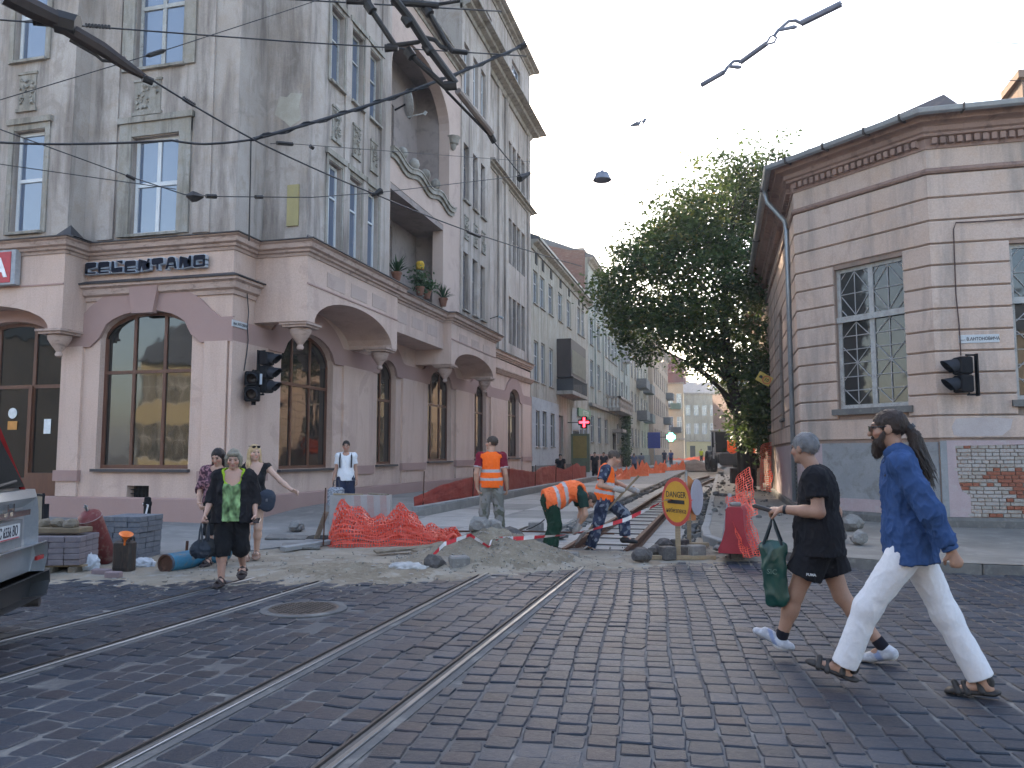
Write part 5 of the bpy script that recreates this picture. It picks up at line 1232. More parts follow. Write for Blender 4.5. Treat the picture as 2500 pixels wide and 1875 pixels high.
w10 = wire([(-20, 398, 9.4), (430, 462, 9.9)], 0.006, "thin lower span wire running to the star-shaped insulator")
w11 = wire([(660, 351, 10.2), (684, 349, 10.4), (1300, 395, 17)], 0.005, "very thin wire from the wire crossing along the grey facade")
bead(w11, [(676, 349, 10.3), (714, 352, 10.5)], 0.028, "insulator"); bead(w11, [(757, 356, 10.7), (765, 362, 10.75)], 0.028, "insulator")
w12 = wire([(1780, 62, 16), (2000, 76, 14), (2520, 109, 10)], 0.006, "upper thin wire across the white sky on the right")
w13 = wire([(2030, 176, 15), (2520, 199, 11)], 0.006, "lower thin wire across the sky above the banded building")
bm = empty("overhead_beam", dp(150, 50, 8.3), "heavy dark overhead crossing beam at the top left corner", "overhead beam")
def tb_(o, pts, r, name, mat=M_insul, n=8):
    q = MB(); q.tube([dp(*p) - Vector(o.location) for p in pts], r, n); return q.build(name, mat, o, smooth='auto')
tb_(bm, [(10, -12, 7.9), (80, 22, 8.1), (150, 55, 8.3)], [0.10, 0.11, 0.10], "beam_arm", M_insb)
tb_(bm, [(140, 52, 8.3), (190, 66, 8.35)], 0.13, "joint_block"); tb_(bm, [(150, 62, 8.3), (250, 120, 8.5), (320, 168, 8.6), (362, 193, 8.65)], [0.085, 0.085, 0.06, 0.03], "beam_arm", M_insb)
tb_(bm, [(80, 52, 8.2), (150, 58, 8.3)], 0.045, "cross_bar"); tb_(bm, [(170, 98, 8.35), (235, 135, 8.5), (250, 148, 8.5), (275, 150, 8.55)], 0.018, "cable_loop")
tb_(bm, [(297, 140, 8.55), (305, 155, 8.6)], 0.04, "bolt"); tb_(bm, [(348, 190, 8.62), (372, 200, 8.7)], 0.045, "end_clamp")
si = empty("section_insulator", dp(1030, 100, 11.5), "cluster of black tubular section insulators hanging top centre", "section insulator")
tb_(si, [(960, -5, 11.0), (1000, 45, 11.2), (1050, 122, 11.4), (1112, 205, 11.6)], 0.062, "insulator_tube")
tb_(si, [(900, 15, 11.2), (962, 108, 11.4)], 0.042, "insulator_tube"); tb_(si, [(1042, 22, 11.3), (1092, 110, 11.5)], 0.042, "insulator_tube"); tb_(si, [(996, 128, 11.5), (1090, 215, 11.7)], 0.045, "insulator_tube")
for p in ((903, 18, 11.2), (1043, 25, 11.3), (1000, 130, 11.5), (994, 50, 11.2), (1045, 118, 11.4)): tb_(si, [(p[0] - 6, p[1] - 9, p[2]), (p[0] + 7, p[1] + 10, p[2])], 0.075, "end_cap")
tb_(si, [(945, 112, 11.4), (985, 108, 11.4), (1020, 103, 11.45), (1040, 92, 11.45), (1062, 98, 11.5), (1076, 114, 11.5), (1095, 122, 11.5)], 0.034, "bent_bracket")
tb_(si, [(940, 118, 11.4), (972, 118, 11.4)], [0.06, 0.04], "shoe"); tb_(si, [(1085, 96, 11.5), (1104, 124, 11.5), (1140, 128, 11.6)], [0.03, 0.045, 0.04], "shoe")
tb_(si, [(845, 2, 11.1), (905, 4, 11.2)], 0.05, "shoe"); tb_(si, [(955, 4, 11.1), (1070, 14, 11.3)], 0.05, "shoe")
tb_(si, [(1085, 210, 11.6), (1115, 208, 11.6)], 0.075, "end_block")
tb_(si, [(1118, 222, 11.7), (1160, 275, 12.2), (1200, 325, 12.6)], 0.055, "pale_insulator", pm("insulator_pale", (0.30, 0.24, 0.2), (0.22, 0.17, 0.145), scale=4, rough=0.6))
tb_(si, [(1090, 222, 11.7), (1195, 330, 12.6)], 0.022, "tension_rod"); tb_(si, [(1195, 325, 12.6), (1207, 347, 12.7)], 0.05, "end_clamp")
wire([(1205, 345, 12.7), (1270, 425, 14.5)], 0.011, "short contact wire from the section insulators to the roof corner")
M_glass_ins = pm("insulator_grey", (0.24, 0.25, 0.30), (0.17, 0.18, 0.22), scale=5, rough=0.5)
ch = empty("insulator_chain", dp(1880, 105, 9.5), "grey insulator chain hanging diagonally against the white sky", "insulator chain")
tb_(ch, [(1712, 208, 10.2), (1768, 176, 10)], 0.034, "insulator_rod", M_glass_ins); tb_(ch, [(1808, 152, 9.9), (1872, 106, 9.6)], 0.034, "insulator_rod", M_glass_ins); tb_(ch, [(1956, 57, 9.4), (2054, 9, 9.1)], 0.042, "insulator_rod", M_glass_ins)
for a in ((1768, 176, 1790, 150, 1802, 148, 1808, 152), (1890, 88, 1925, 52, 1942, 50, 1958, 58)):
    tb_(ch, [(a[0], a[1], 9.9), (a[0] + 8, a[1] - 12, 9.9), (a[2], a[3], 9.9), (a[4], a[5], 9.9), (a[6], a[7], 9.9)], 0.022, "hook", M_glass_ins)
    tb_(ch, [(a[0] + 12, a[1] - 14, 9.8), (a[2] + 12, a[3] + 14, 9.8), (a[2] + 20, a[3] + 14, 9.8)], [0.02, 0.028, 0.02], "hook_tip", M_glass_ins)
tb_(ch, [(1872, 104, 9.6), (1880, 90, 9.6), (1888, 86, 9.6), (1896, 92, 9.6), (1890, 104, 9.6), (1876, 107, 9.6)], 0.014, "link", M_glass_ins)
wire([(1716, 206, 10.2), (1640, 248, 12), (1545, 306, 15)], 0.004, "faint pull wire from the insulator chain down to the clamp")
wire([(2052, 10, 9.1), (2120, -28, 8.8), (2700, -330, 7)], 0.006, "thin wire holding the upper end of the insulator chain")
cl = empty("wire_clamp", dp(1558, 300, 15), "small dark wire clamp hanging in the white sky above the lamp", "wire clamp")
tb_(cl, [(1540, 307, 15), (1555, 302, 15), (1562, 304, 15)], [0.02, 0.05, 0.03], "clamp_body", M_glass_ins); tb_(cl, [(1560, 304, 15), (1563, 296, 15), (1568, 295, 15), (1572, 300, 15), (1566, 305, 15)], 0.02, "eye", M_glass_ins); tb_(cl, [(1572, 297, 15), (1576, 290, 15)], 0.03, "clamp_nose", M_glass_ins)
for a in ((1543, 308, 1543, 320), (1552, 306, 1558, 322), (1560, 306, 1557, 322)): tb_(cl, [(a[0], a[1], 15), (a[2], a[3], 15)], 0.006, "tail", M_glass_ins)
lp = dp(1470, 425, 19); lamp = empty("hanging_lamp", lp, "grey hanging street lamp over the middle of the street", "street lamp")
q = MB(); q.lathe([(0.02, 0.14), (0.03, 0.08), (0.16, 0.02), (0.19, -0.08), (0.235, -0.15), (0.22, -0.165), (0.0, -0.16)], 14); q.build("shade", M_glass_ins, lamp, smooth='auto')
q = MB(); q.tube([(0, 0, 0.13), (0, 0, 0.22)], 0.02, 6); q.build("hanger", M_glass_ins, lamp)
wire([(1292, 395, 22), (1372, 402, 23), (1450, 410, 23.8), (1470, 412, 24), (1720, 440, 27), (1880, 520, 30)], 0.004, "faint span wire carrying the hanging street lamp")
M_sig = flat("signal_housing", (0.012, 0.012, 0.014), 0.75, 0, 0.12); M_visor = flat("signal_visor", (0.022, 0.024, 0.03), 0.7, 0, 0.2); M_lens = flat("signal_lens_dark", (0.03, 0.02, 0.018), 0.25)
def signal(loc, rz, n, label, s=0.30, plate=None):
    e = empty("traffic_signal", loc, label, "traffic signal", None, rz)
    for k in range(n):
        z = -k * (s + 0.015)
        q = MB(); q.mbox(T(0, 0.0, z), s, s * 0.72, s, 0.025); h = q.build("housing", M_sig, e)
        q = MB(); q.lathe([(s * 0.36, 0), (s * 0.34, 0.012), (s * 0.2, 0.02), (0, 0.024)], 16, T(0, -s * 0.36, z, 0, math.pi / 2)); q.build("lens", M_lens, h, smooth=True)
        q = MB(); n_ = 14; vs = []
        for i in range(n_ + 1):
            a = R_(-50) + R_(280) * i / n_; x, zz = s * 0.40 * math.cos(a), s * 0.40 * math.sin(a); l = 0.06 + 0.24 * max(0, math.sin(a) * 0.5 + 0.5)
            for rr in (1.0, 0.95): vs += [(x * rr, -s * 0.35, z + zz * rr), (x * rr * 0.93, -s * 0.35 - l, z + zz * rr * 0.93 - 0.03)]
        fs_ = []
        for i in range(n_):
            b = i * 4; fs_ += [(b, b + 1, b + 5, b + 4), (b + 2, b + 6, b + 7, b + 3), (b + 1, b + 3, b + 7, b + 5)]
        q.add(vs, fs_); q.build("visor", M_visor, h, smooth='auto')
    q = MB(); L = (n - 1) * (s + 0.015); q.tube([(0, s * 0.2, s * 0.62), (0, s * 0.75, s * 0.62)], 0.02, 6); q.tube([(0, s * 0.2, -L - s * 0.62), (0, s * 0.75, -L - s * 0.62)], 0.02, 6); q.tube([(0, s * 0.3, s * 0.66), (0, s * 0.3, -L - s * 0.66)], 0.018, 6)
    q.mbox(T(0, s * 0.8, -L / 2), 0.1, 0.03, L + s * 1.4); q.build("mounting_bracket", M_sig, e)
    return e
p = xp(652, 876, -9.98); signal(p, math.pi / 2 - 0.15, 3, "three-lamp traffic signal on the pink corner with visors turned to the street", 0.30)
p = xp(617, 925, -10.22); signal(p, 0.45, 2, "two-lamp pedestrian signal low on the pink corner beside the three-lamp one", 0.33)
q = MB(); p = xp(652, 928, -9.95); q.mbox(T(p.x, p.y - 0.25, p.z, 0.3), 0.05, 0.02, 0.24); q.build("signal_plate", flat("plate_grey", (0.35, 0.38, 0.42), 0.5), label="small pale plate hanging beside the pink corner signals", cat="plate")
p = yp(2350, 893, 17.22); signal(p, -math.pi / 2 + 0.25, 2, "black two-lamp traffic signal on the salmon building, seen from its side", 0.34)
q = MB(); c = []
for (x, y) in ((604, 800), (606, 830), (603, 858), (600, 880), (596, 905)): c.append(xp(x, y, -10.40))
c = [xp(602, 700, -10.44), xp(607, 760, -10.42)] + c; o0 = c[0].copy(); q.tube([v - o0 for v in c], 0.012, 5); q.build("signal_cable", M_wire, label="thin cable running down the pink corner to the signals", cat="cable", loc=o0)
q = MB(); c = [yp(x, y, 17.42) for x, y in ((2500, 533), (2400, 540), (2334, 543), (2328, 560), (2331, 640), (2334, 720), (2342, 795), (2346, 868))]; o0 = c[0].copy(); q.tube([v - o0 for v in c], 0.013, 5); q.build("signal_cable", pm("cable_brown", (0.09, 0.05, 0.045), (0.07, 0.04, 0.035), rough=0.7), label="brown cable running down the salmon wall to the black signal", cat="cable", loc=o0)
def text(name, s, size, mat, M, parent=None, ext=0.004, off=0.0, sx=1.0, align='CENTER'):
    c = bpy.data.curves.new(name, 'FONT'); c.body = s; c.size = size; c.extrude = ext; c.offset = off; c.align_x = align; c.align_y = 'CENTER'; c.resolution_u = 2
    tmp = bpy.data.objects.new("tmp", c); me = bpy.data.meshes.new_from_object(tmp); bpy.data.objects.remove(tmp); bpy.data.curves.remove(c); me.materials.clear()
    o = link_mesh(name, me, mat, parent)
    o.matrix_local = M @ Matrix.Diagonal((sx, 1, 1, 1)); return o
def facing(F, u, z, d): return Matrix.Translation(F.P(u, z, d)) @ Matrix((( F.u.x, 0, F.n.x, 0), (F.u.y, 0, F.n.y, 0), (0, 1, 0, 0), (0, 0, 0, 1)))
M_ink = flat("ink_black", (0.015, 0.015, 0.018), 0.6); M_plate = pm("enamel_plate", (0.55, 0.57, 0.58), (0.49, 0.51, 0.52), scale=6, rough=0.4)
e = empty("street_name_plate", R3.P(0.78, 3.83, 0.05), "white street name plate on the salmon wall above the black signal", "street sign")
q = MB(); q.mbox(T(0, 0, 0), 0.72, 0.02, 0.165, 0.004); q.build("plate", M_plate, e)
MX = Matrix(((1, 0, 0, 0), (0, 0, -1, 0), (0, 1, 0, 0), (0, 0, 0, 1)))
text("lettering", "В.АНТОНОВИЧА", 0.088, M_ink, Matrix.Translation((0.07, -0.013, -0.005)) @ MX, e, 0.001, 0.0016, 0.84)
text("lettering", "вул.", 0.045, M_ink, Matrix.Translation((-0.28, -0.013, -0.02)) @ MX, e, 0.001, 0.0)
p = xp(586, 793, -10.42); e = empty("street_name_plate", p, "small white street name plate at the corner above the left signals", "street sign"); e.rotation_euler = (0, 0, math.pi / 2)
q = MB(); q.mbox(T(0, 0, 0), 0.62, 0.02, 0.15, 0.004); q.build("plate", M_plate, e)
text("lettering", "вул. РУСОВИХ", 0.085, M_ink, Matrix.Translation((0, -0.013, -0.004)) @ MX, e, 0.001, 0.0015, 0.9)
sg = empty("restaurant_sign", FS.P(sx(-12.74), 5.90, 0.14), "dark blue CELENTANO shop lettering with pale edges above the arched window", "sign")
GL = {
 'C': [[(0, .1), (.1, 0), (1, .02), (1, .16), (.26, .17), (.26, .2), (0, .3)], [(0, .1), (.22, .15), (.22, .6), (0, .6)], [(0, .55), (.22, .48), (.98, .58), (1, .96), (.85, 1), (.1, 1), (0, .9)]],
 'E': [[(0, .08), (.08, 0), (1, .02), (.95, .15), (.2, .16), (0, .2)], [(0, .15), (.2, .15), (.2, .6), (0, .6)], [(0, .55), (.2, .5), (.98, .55), (1, .92), (.85, 1), (.1, 1), (0, .88)], [(.15, .27), (1.05, .30), (1.05, .39), (.15, .38)]],
 'L': [[(0, .1), (.1, 0), (1, .02), (1, .42), (.7, .44), (.3, .38), (0, .4)], [(0, .3), (.26, .36), (.2, .96), (0, 1)], [(.38, 1), (.98, 1), (1, .74), (.86, .72)]],
 'N': [[(0, .02), (.2, 0), (.34, .62), (.3, .9), (.1, 1), (0, .9)], [(.2, .95), (.42, .0), (.98, .1), (1, .6), (.6, .85)], [(.72, .3), (1, .1), (1, .98), (.84, 1), (.7, .6)]],
 'T': [[(0, .48), (.1, .42), (.9, .5), (1, .55), (.98, .95), (.8, 1), (.12, .98), (0, .9)], [(.4, 0), (.6, 0), (.58, .55), (.42, .55)]],
 'A': [[(0, 0), (.18, 0), (.3, .5), (.16, .62)], [(.82, 0), (1, 0), (.86, .62), (.7, .5)], [(.14, .52), (.86, .52), (.78, .92), (.6, 1), (.38, 1), (.2, .92)], [(.12, .22), (.88, .22), (.86, .34), (.15, .34)]],
 'O': [[(0, .08), (.1, 0), (.9, 0), (1, .08), (1, .2), (0, .2)], [(0, .2), (.2, .2), (.2, .6), (0, .6)], [(.8, .2), (1, .2), (1, .6), (.8, .6)], [(0, .58), (1, .58), (1, .92), (.9, 1), (.1, 1), (0, .9)]]}
M_navy = flat("letter_navy", (0.010, 0.012, 0.022), 0.7, 0, 0.1); M_ledge = flat("letter_edge", (0.40, 0.45, 0.52), 0.45)
def grow(poly, k):
    cx = sum(p[0] for p in poly) / len(poly); cy = sum(p[1] for p in poly) / len(poly); o = []
    for x, y in poly:
        dx, dy = x - cx, y - cy; o.append((x + (k if dx > 0 else -k), y + (k if dy > 0 else -k)))
    return o
lw, lh, gap = 0.300, 0.275, 0.066; x = -(9 * lw + 8 * gap) / 2
for i, chh in enumerate("CELENTANO"):
    b = MB(); fmb = MB(); z0 = -lh / 2 + (-0.02 if i in (3,) else 0)
    for poly in GL[chh]:
        b.ext([(x + px_ * lw, -0.02, z0 + py_ * lh) for px_, py_ in grow(poly, 0.045)], (0, 0.10, 0)); fmb.ext([(x + px_ * lw, -0.034, z0 + py_ * lh) for px_, py_ in poly], (0, 0.012, 0))
    o = b.build("letter", M_ledge, sg); fmb.build("letter_face", M_navy, o); x += lw + gap
e = empty("red_sign_box", BL.P(sx(-16.02), 5.86, 0.12), "red sign box with white letter A at the left edge", "sign")
q = MB(); q.mbox(T(-0.9, 0, 0), 2.6, 0.16, 0.82, 0.01); q.build("box", flat("sign_grey_frame", (0.30, 0.31, 0.33), 0.5), e)
q = MB(); q.mbox(T(-0.92, -0.085, 0.0), 2.4, 0.02, 0.72); q.build("panel", flat("sign_red", (0.42, 0.025, 0.035), 0.4), e)
text("lettering", "A", 0.62, flat("sign_white", (0.75, 0.75, 0.75), 0.5), Matrix.Translation((-0.03, -0.10, -0.03)) @ MX, e, 0.004, 0.02)
def emis(name, c, s):
    m = bpy.data.materials.new(name); m.use_nodes = True; b = m.node_tree.nodes["Principled BSDF"]; b.inputs["Base Color"].default_value = (*c, 1); b.inputs["Emission Color"].default_value = (*c, 1); b.inputs["Emission Strength"].default_value = s; return m
p = xp(1426, 1031, -9.3); e = empty("pharmacy_cross", p, "lit red pharmacy cross on the cream house", "cross sign")
def cross(mb, s, t, y0, y1):
    mb.box(-t, y0, -s, t, y1, s); mb.box(-s, y0, -t, -t, y1, t); mb.box(t, y0, -t, s, y1, t)
q = MB(); cross(q, 0.42, 0.20, 0.0, 0.16); q.build("housing", M_sig, e)
q = MB(); cross(q, 0.34, 0.075, -0.02, 0.0); q.build("lit_cross", emis("lit_red", (1.0, 0.03, 0.05), 2.2), e)
q = MB(); q.tube([(0, 0.1, 0), (-1.2, 0.1, 0.0)], 0.03, 6); q.build("arm", M_sig, e)
e = empty("pharmacy_board", (-10.36, 62.4, 4.78), "green pharmacy board above the red cross on the cream house", "sign"); e.rotation_euler = (0, 0, math.pi / 2)
q = MB(); q.mbox(T(0, 0, 0), 5.6, 0.12, 0.62); q.build("board", flat("board_green", (0.12, 0.24, 0.14), 0.6), e); text("lettering", "АПТЕКА", 0.52, flat("board_letters", (0.55, 0.6, 0.5), 0.6), Matrix.Translation((0.4, -0.07, -0.02)) @ MX, e, 0.005, 0.01, 1.4)
p = dp(1638, 1067, 118); e = empty("green_cross", p, "lit green pharmacy cross far down the street", "cross sign"); q = MB(); cross(q, 0.62, 0.3, -0.03, 0.1); q.build("lit_cross", emis("lit_green", (0.15, 1.0, 0.55), 3.0), e); q = MB(); cross(q, 0.75, 0.42, 0.1, 0.3); q.build("housing", M_sig, e); q = MB(); q.tube([(0, 0.2, 0), (-3.5, 0.2, 0)], 0.06, 5); q.build("arm", M_sig, e)
p = gp(1598, 1128); p = dp(1597, 1075, 88); e = empty("blue_sign", (p.x, p.y, 0.0), "blue information sign on a post beyond the orange nets", "sign"); q = MB(); q.mbox(T(0, -0.05, p.z), 1.35, 0.06, 1.75, 0.02); q.build("panel", flat("sign_blue", (0.02, 0.04, 0.22), 0.5), e); q = MB(); q.tube([(0, 0, 0), (0, 0, p.z + 0.8)], 0.06, 6); q.build("post", M_gut, e)
p = dp(1866, 925, 21.5); e = empty("tram_speed_sign", p, "tilted yellow tram speed sign with 10 hanging before the tree", "sign"); e.rotation_euler = (0, R_(30), R_(6))
q = MB(); q.mbox(T(0, 0, 0), 0.40, 0.012, 0.27, 0.004); q.build("panel", pm("sign_yellow", (0.46, 0.33, 0.07), (0.40, 0.29, 0.06), scale=5, rough=0.5), e)
q = MB(); q.lathe([(0.115, 0), (0.115, 0.006), (0.09, 0.006), (0.09, 0)], 22, T(0.065, -0.007, 0, 0, math.pi / 2), cap=False); q.build("red_ring", flat("ring_red", (0.38, 0.06, 0.03), 0.5), e)
text("lettering", "10", 0.13, M_ink, Matrix.Translation((0.065, -0.009, 0)) @ MX @ Matrix.Rotation(R_(0), 4, 'Z'), e, 0.001, 0.003); q = MB(); q.box(-0.15, -0.012, -0.03, -0.06, -0.006, 0.03); q.box(-0.135, -0.012, 0.03, -0.075, -0.006, 0.05); q.build("tram_symbol", M_ink, e)
wire([(1848, 912, 21.5), (1800, 880, 22), (1700, 850, 24)], 0.005, "thin wire holding the yellow tram speed sign");
p = LGF.P(0.55, 12.3, 0.35); e = empty("satellite_dish", p, "white satellite dish on the pink loggia", "satellite dish"); q = MB(); q.lathe([(0.0, -0.06), (0.2, -0.045), (0.36, -0.01), (0.45, 0.03), (0.45, 0.045), (0.35, 0.005), (0.0, -0.045)], 22, Matrix.Rotation(R_(38), 4, 'Z') @ Matrix.Rotation(R_(78), 4, 'Y')); q.build("dish", M_oldwhite, e, smooth='auto'); q = MB(); q.tube([(0, 0, -0.42), (0.55, 0, -0.36)], 0.02, 6); q.tube([(0.55, 0, -0.4), (0.62, 0, -0.3)], 0.05, 6); q.build("feed_arm", M_oldwhite, e); q = MB(); q.tube([(-0.05, 0, 0), (-0.45, 0.1, -0.1)], 0.03, 6); q.build("mount", M_sig, e)
p = xp(1203, 775, -9.3); e = empty("parapet_floodlight", p, "small floodlight on an arm above the far end of the pink parapet", "floodlight"); q = MB(); q.tube([(-0.3, 0, -0.1), (0.25, 0, 0.05), (0.35, 0, 0.0)], 0.02, 5); q.build("arm", M_sig, e); q = MB(); q.mbox(T(0.36, 0, -0.02, 0, 0, 0.4), 0.22, 0.16, 0.10, 0.02); q.build("head", M_gut, e)
# ================================================================== BUILDING SITE CLUTTER
def netmat(name, c):
    if name in MATS: return MATS[name]
    m = bpy.data.materials.new(name); m.use_nodes = True; MATS[name] = m; nt = m.node_tree; n = nt.nodes; b = n["Principled BSDF"]; out = n["Material Output"]
    b.inputs["Base Color"].default_value = (*c, 1); b.inputs["Roughness"].default_value = 0.45
    t = n.new("ShaderNodeBsdfTranslucent"); t.inputs[0].default_value = (c[0], c[1] * 0.8, c[2] * 0.8, 1); mx = n.new("ShaderNodeMixShader"); mx.inputs[0].default_value = 0.3
    nt.links.new(b.outputs[0], mx.inputs[1]); nt.links.new(t.outputs[0], mx.inputs[2]); nt.links.new(mx.outputs[0], out.inputs[0]); return m
M_net = netmat("net_orange_red", (0.72, 0.085, 0.045)); M_netd = netmat("net_dusty_red", (0.42, 0.06, 0.045)); M_neto = netmat("net_bright_orange", (0.85, 0.17, 0.06))
def netsurf(P, ns, nt, wu, wv, mat, name, parent=None, **k):
    """net of flat plastic strands over the surface P(s,t)"""
    q = MB(); es, et = wu / ns, wv / nt
    for j in range(nt + 1):
        t = j / nt; base = len(q.v)
        for i in range(ns + 1): q.v.append(tuple(P(i / ns, t - et))); q.v.append(tuple(P(i / ns, t + et)))
        for i in range(ns): q.f.append((base + 2 * i, base + 2 * i + 2, base + 2 * i + 3, base + 2 * i + 1))
    for i in range(ns + 1):
        s = i / ns; base = len(q.v)
        for j in range(nt + 1): q.v.append(tuple(P(s - es, j / nt))); q.v.append(tuple(P(s + es, j / nt)))
        for j in range(nt): q.f.append((base + 2 * j, base + 2 * j + 1, base + 2 * j + 3, base + 2 * j + 2))
    return q.build(name, mat, parent, **k)
M_timber = pm("raw_timber", (0.34, 0.255, 0.16), (0.27, 0.20, 0.125), scale=4, rough=0.85, bump=0.2, stretch=(1, 8, 8), c3=(0.24, 0.18, 0.12))
M_timberd = pm("dirty_timber", (0.22, 0.175, 0.125), (0.15, 0.12, 0.09), scale=4, rough=0.9, bump=0.3, c3=(0.28, 0.24, 0.19))
M_stone = pm("granite_sett", (0.105, 0.095, 0.09), (0.065, 0.058, 0.056), scale=9, rough=0.8, bump=0.5, bscale=40, c3=(0.15, 0.135, 0.12))
M_stonel = pm("grey_stone", (0.24, 0.23, 0.215), (0.17, 0.16, 0.15), scale=6, rough=0.85, bump=0.5, bscale=35, c3=(0.29, 0.28, 0.26))
def rock(mb, c, r, seed, sq=(1, 1, 0.75), M=None):
    """faceted rough stone"""
    rn = random.Random(seed); bm = bmesh.new(); bmesh.ops.create_icosphere(bm, subdivisions=2, radius=1.0); o = len(mb.v); M = M or Matrix()
    for v in bm.verts:
        n = 0.75 + 0.3 * mnoise.noise(v.co * 1.3 + Vector((seed * 3.1, 0, 0))) + 0.12 * mnoise.noise(v.co * 3.2 + Vector((0, seed, 0))); p = v.co * n
        m = max(abs(p.x), abs(p.y), abs(p.z)); p = p * (0.55 + 0.45 * min(1.0, 0.78 / max(m, 0.01))); p = M @ Vector((p.x * sq[0] * r, p.y * sq[1] * r, p.z * sq[2] * r)); mb.v.append(tuple(Vector(c) + p))
    for f in bm.faces: mb.f.append(tuple(v.index + o for v in f.verts))
    bm.free(); return mb
def sett(px, py, z, sz, label, mat=None, rz=0.3, seed=1, kind="loose_stone", grp=None, cat="stone"):
    p = gp(px, py, z); q = MB()
    if kind == "loose_stone": rock(q, (0, 0, sz[2] * 0.45), 1.0, seed, (sz[0] * 0.62, sz[1] * 0.62, sz[2] * 0.62), Matrix.Rotation(rz, 4, 'Z'))
    else: q.mbox(T(0, 0, sz[2] / 2, rz), *sz, 0.012)
    return q.build(kind, mat or M_stone, label=label, cat=cat, group=grp, loc=p)
p = ground_ = dp(884, 1110, 15.2); e = empty("concrete_block", (p.x, p.y, 0.04), "concrete barrier block with faded red and white stripes behind the red net", "concrete block", rz=R_(18))
def slab_prof(x0, x1, d=0.0):
    return [(x0, -0.26 - d, 0), (x1, -0.26 - d, 0), (x1, -0.15 - d, 0.75), (x0, -0.15 - d, 0.75)]
q = MB(); q.ext([(-0.56, -0.26, 0), (-0.56, -0.15, 0.75), (-0.56, 0.15, 0.75), (-0.56, 0.26, 0)], (1.12, 0, 0)); q.build("block", M_conc, e)
M_fred = pm("faded_red_paint", (0.36, 0.24, 0.22), (0.34, 0.28, 0.26), scale=6, rough=0.9, bump=0.1)
for k in range(3): q = MB(); x0 = -0.1 + k * 0.24; q.add([(x0 + 0.04, -0.263, 0.0), (x0 + 0.16, -0.263, 0.0), (x0 + 0.10, -0.153, 0.75), (x0 - 0.02, -0.153, 0.75)], [(0, 1, 2, 3)]); q.add([(x0 + 0.04, -0.255, 0.0), (x0 + 0.16, -0.255, 0.0), (x0 + 0.10, -0.145, 0.75), (x0 - 0.02, -0.145, 0.75)], [(3, 2, 1, 0)]); q.build("red_stripe", M_fred, e)
for x, a, l, n in ((-0.25, 0.25, 0.55, "pale short board lying on the striped concrete block"), (0.32, -0.5, 0.42, "dark broken board on the right end of the striped block")):
    q = MB(); q.mbox(T(0, 0, 0.015, R_(18) + a, 0, 0.03), l, 0.10, 0.028, 0.004); c = e.matrix_basis @ Vector((x, 0, 0.75)) if False else Vector((p.x + x * math.cos(R_(18)), p.y + x * math.sin(R_(18)), 0.79)); q.build("board", M_timber if x < 0 else M_timberd, label=n, cat="board", loc=c)
q = MB(); G0 = dp(835, 1110, 16.6)
for k in range(4): rock(q, (random.uniform(-.2, .2), random.uniform(-.1, .1), 0.10), 0.2, 40 + k)
q.build("rubble_stones", M_stonel, label="grey stones heaped left of the net by the cellar vent", cat="rubble", kind="stuff", loc=gp(735, 1298, 0.05))
e2 = empty("checked_bag", dp(822, 1110, 17.8), "grey checked carrier bag beside the man in white", "bag"); e2.location.z = 0.62
G_ = MB(); G_.mbox(T(0, 0, 0, 0.4, 0.05), 0.36, 0.18, 0.42, 0.05); G_.build("bag_body", pm("checked_cloth", (0.36, 0.37, 0.40), (0.16, 0.17, 0.20), scale=22, rough=0.8, lo=0.47, hi=0.53), e2); G_ = MB(); G_.tube([(-0.08, 0, 0.2), (-0.05, 0, 0.36), (0.05, 0, 0.36), (0.08, 0, 0.2)], 0.012, 5); G_.build("handles", M_ink, e2)
A, B = gp(800, 1335), gp(1135, 1330); dirv = (B - A); L = dirv.length; du = dirv.normalized(); dn = Vector((-du.y, du.x, 0))
hz = [(0, 0.12), (0.05, 0.48), (0.11, 0.70), (0.22, 0.56), (0.33, 0.40), (0.42, 0.46), (0.52, 0.66), (0.60, 0.55), (0.70, 0.32), (0.80, 0.25), (0.92, 0.20), (1.0, 0.04)]
fr = [(0, 0.1), (0.2, 0.28), (0.5, 0.22), (0.75, 0.30), (1, 0.05)]
def netP(seed, k):
    def P(s, t):
        s_ = min(1.0, max(0, s)); h = lerp_tab(hz, s_) * k; w = 0.25 + 0.35 * math.sin(math.pi * min(1, s_ + 0.08)); tt = min(1.02, max(-0.02, t))
        f = math.sin(math.pi * tt * 0.92) ** 1.1 if 0 < tt < 1.0 else 0.0
        z = 0.02 + h * f + 0.07 * fbm(s * 7 + seed, t * 3, seed) * (0.4 + f) + 0.025 * math.sin(s * 47 + 4 * t + seed) * f
        y = -lerp_tab(fr, s_) * 1.3 - 0.15 * fbm(s * 3, 0, seed) + (w + 0.55) * tt + 0.16 * fbm(s * 5, t * 4, seed + 3); q = A + du * (s * L + 0.08 * fbm(s * 6, t * 5, seed + 7)) + dn * y; q.z = max(0.02, z); return q
    return P
net = empty("safety_net_heap", A, "crumpled orange-red plastic safety net heaped on the ground mid left", "safety net")
for k, (sd, kk) in enumerate(((1, 1.0), (5, 0.8))):
    PP = netP(sd, kk); netsurf(lambda s, t: PP(s, t) - A, 58, 18, 0.15, 0.14, M_net, "net_fold", net)
q = MB(); PP = netP(13, 0.5); base = 0
for i in range(41):
    for j in range(9): q.v.append(tuple(PP(0.55 + 0.42 * i / 40, 0.3 + 0.4 * j / 8) - A))
for i in range(40):
    for j in range(8): q.f.append((i * 9 + j, i * 9 + 9 + j, i * 9 + 10 + j, i * 9 + 1 + j))
q.build("net_fold", M_net, net, smooth=True)
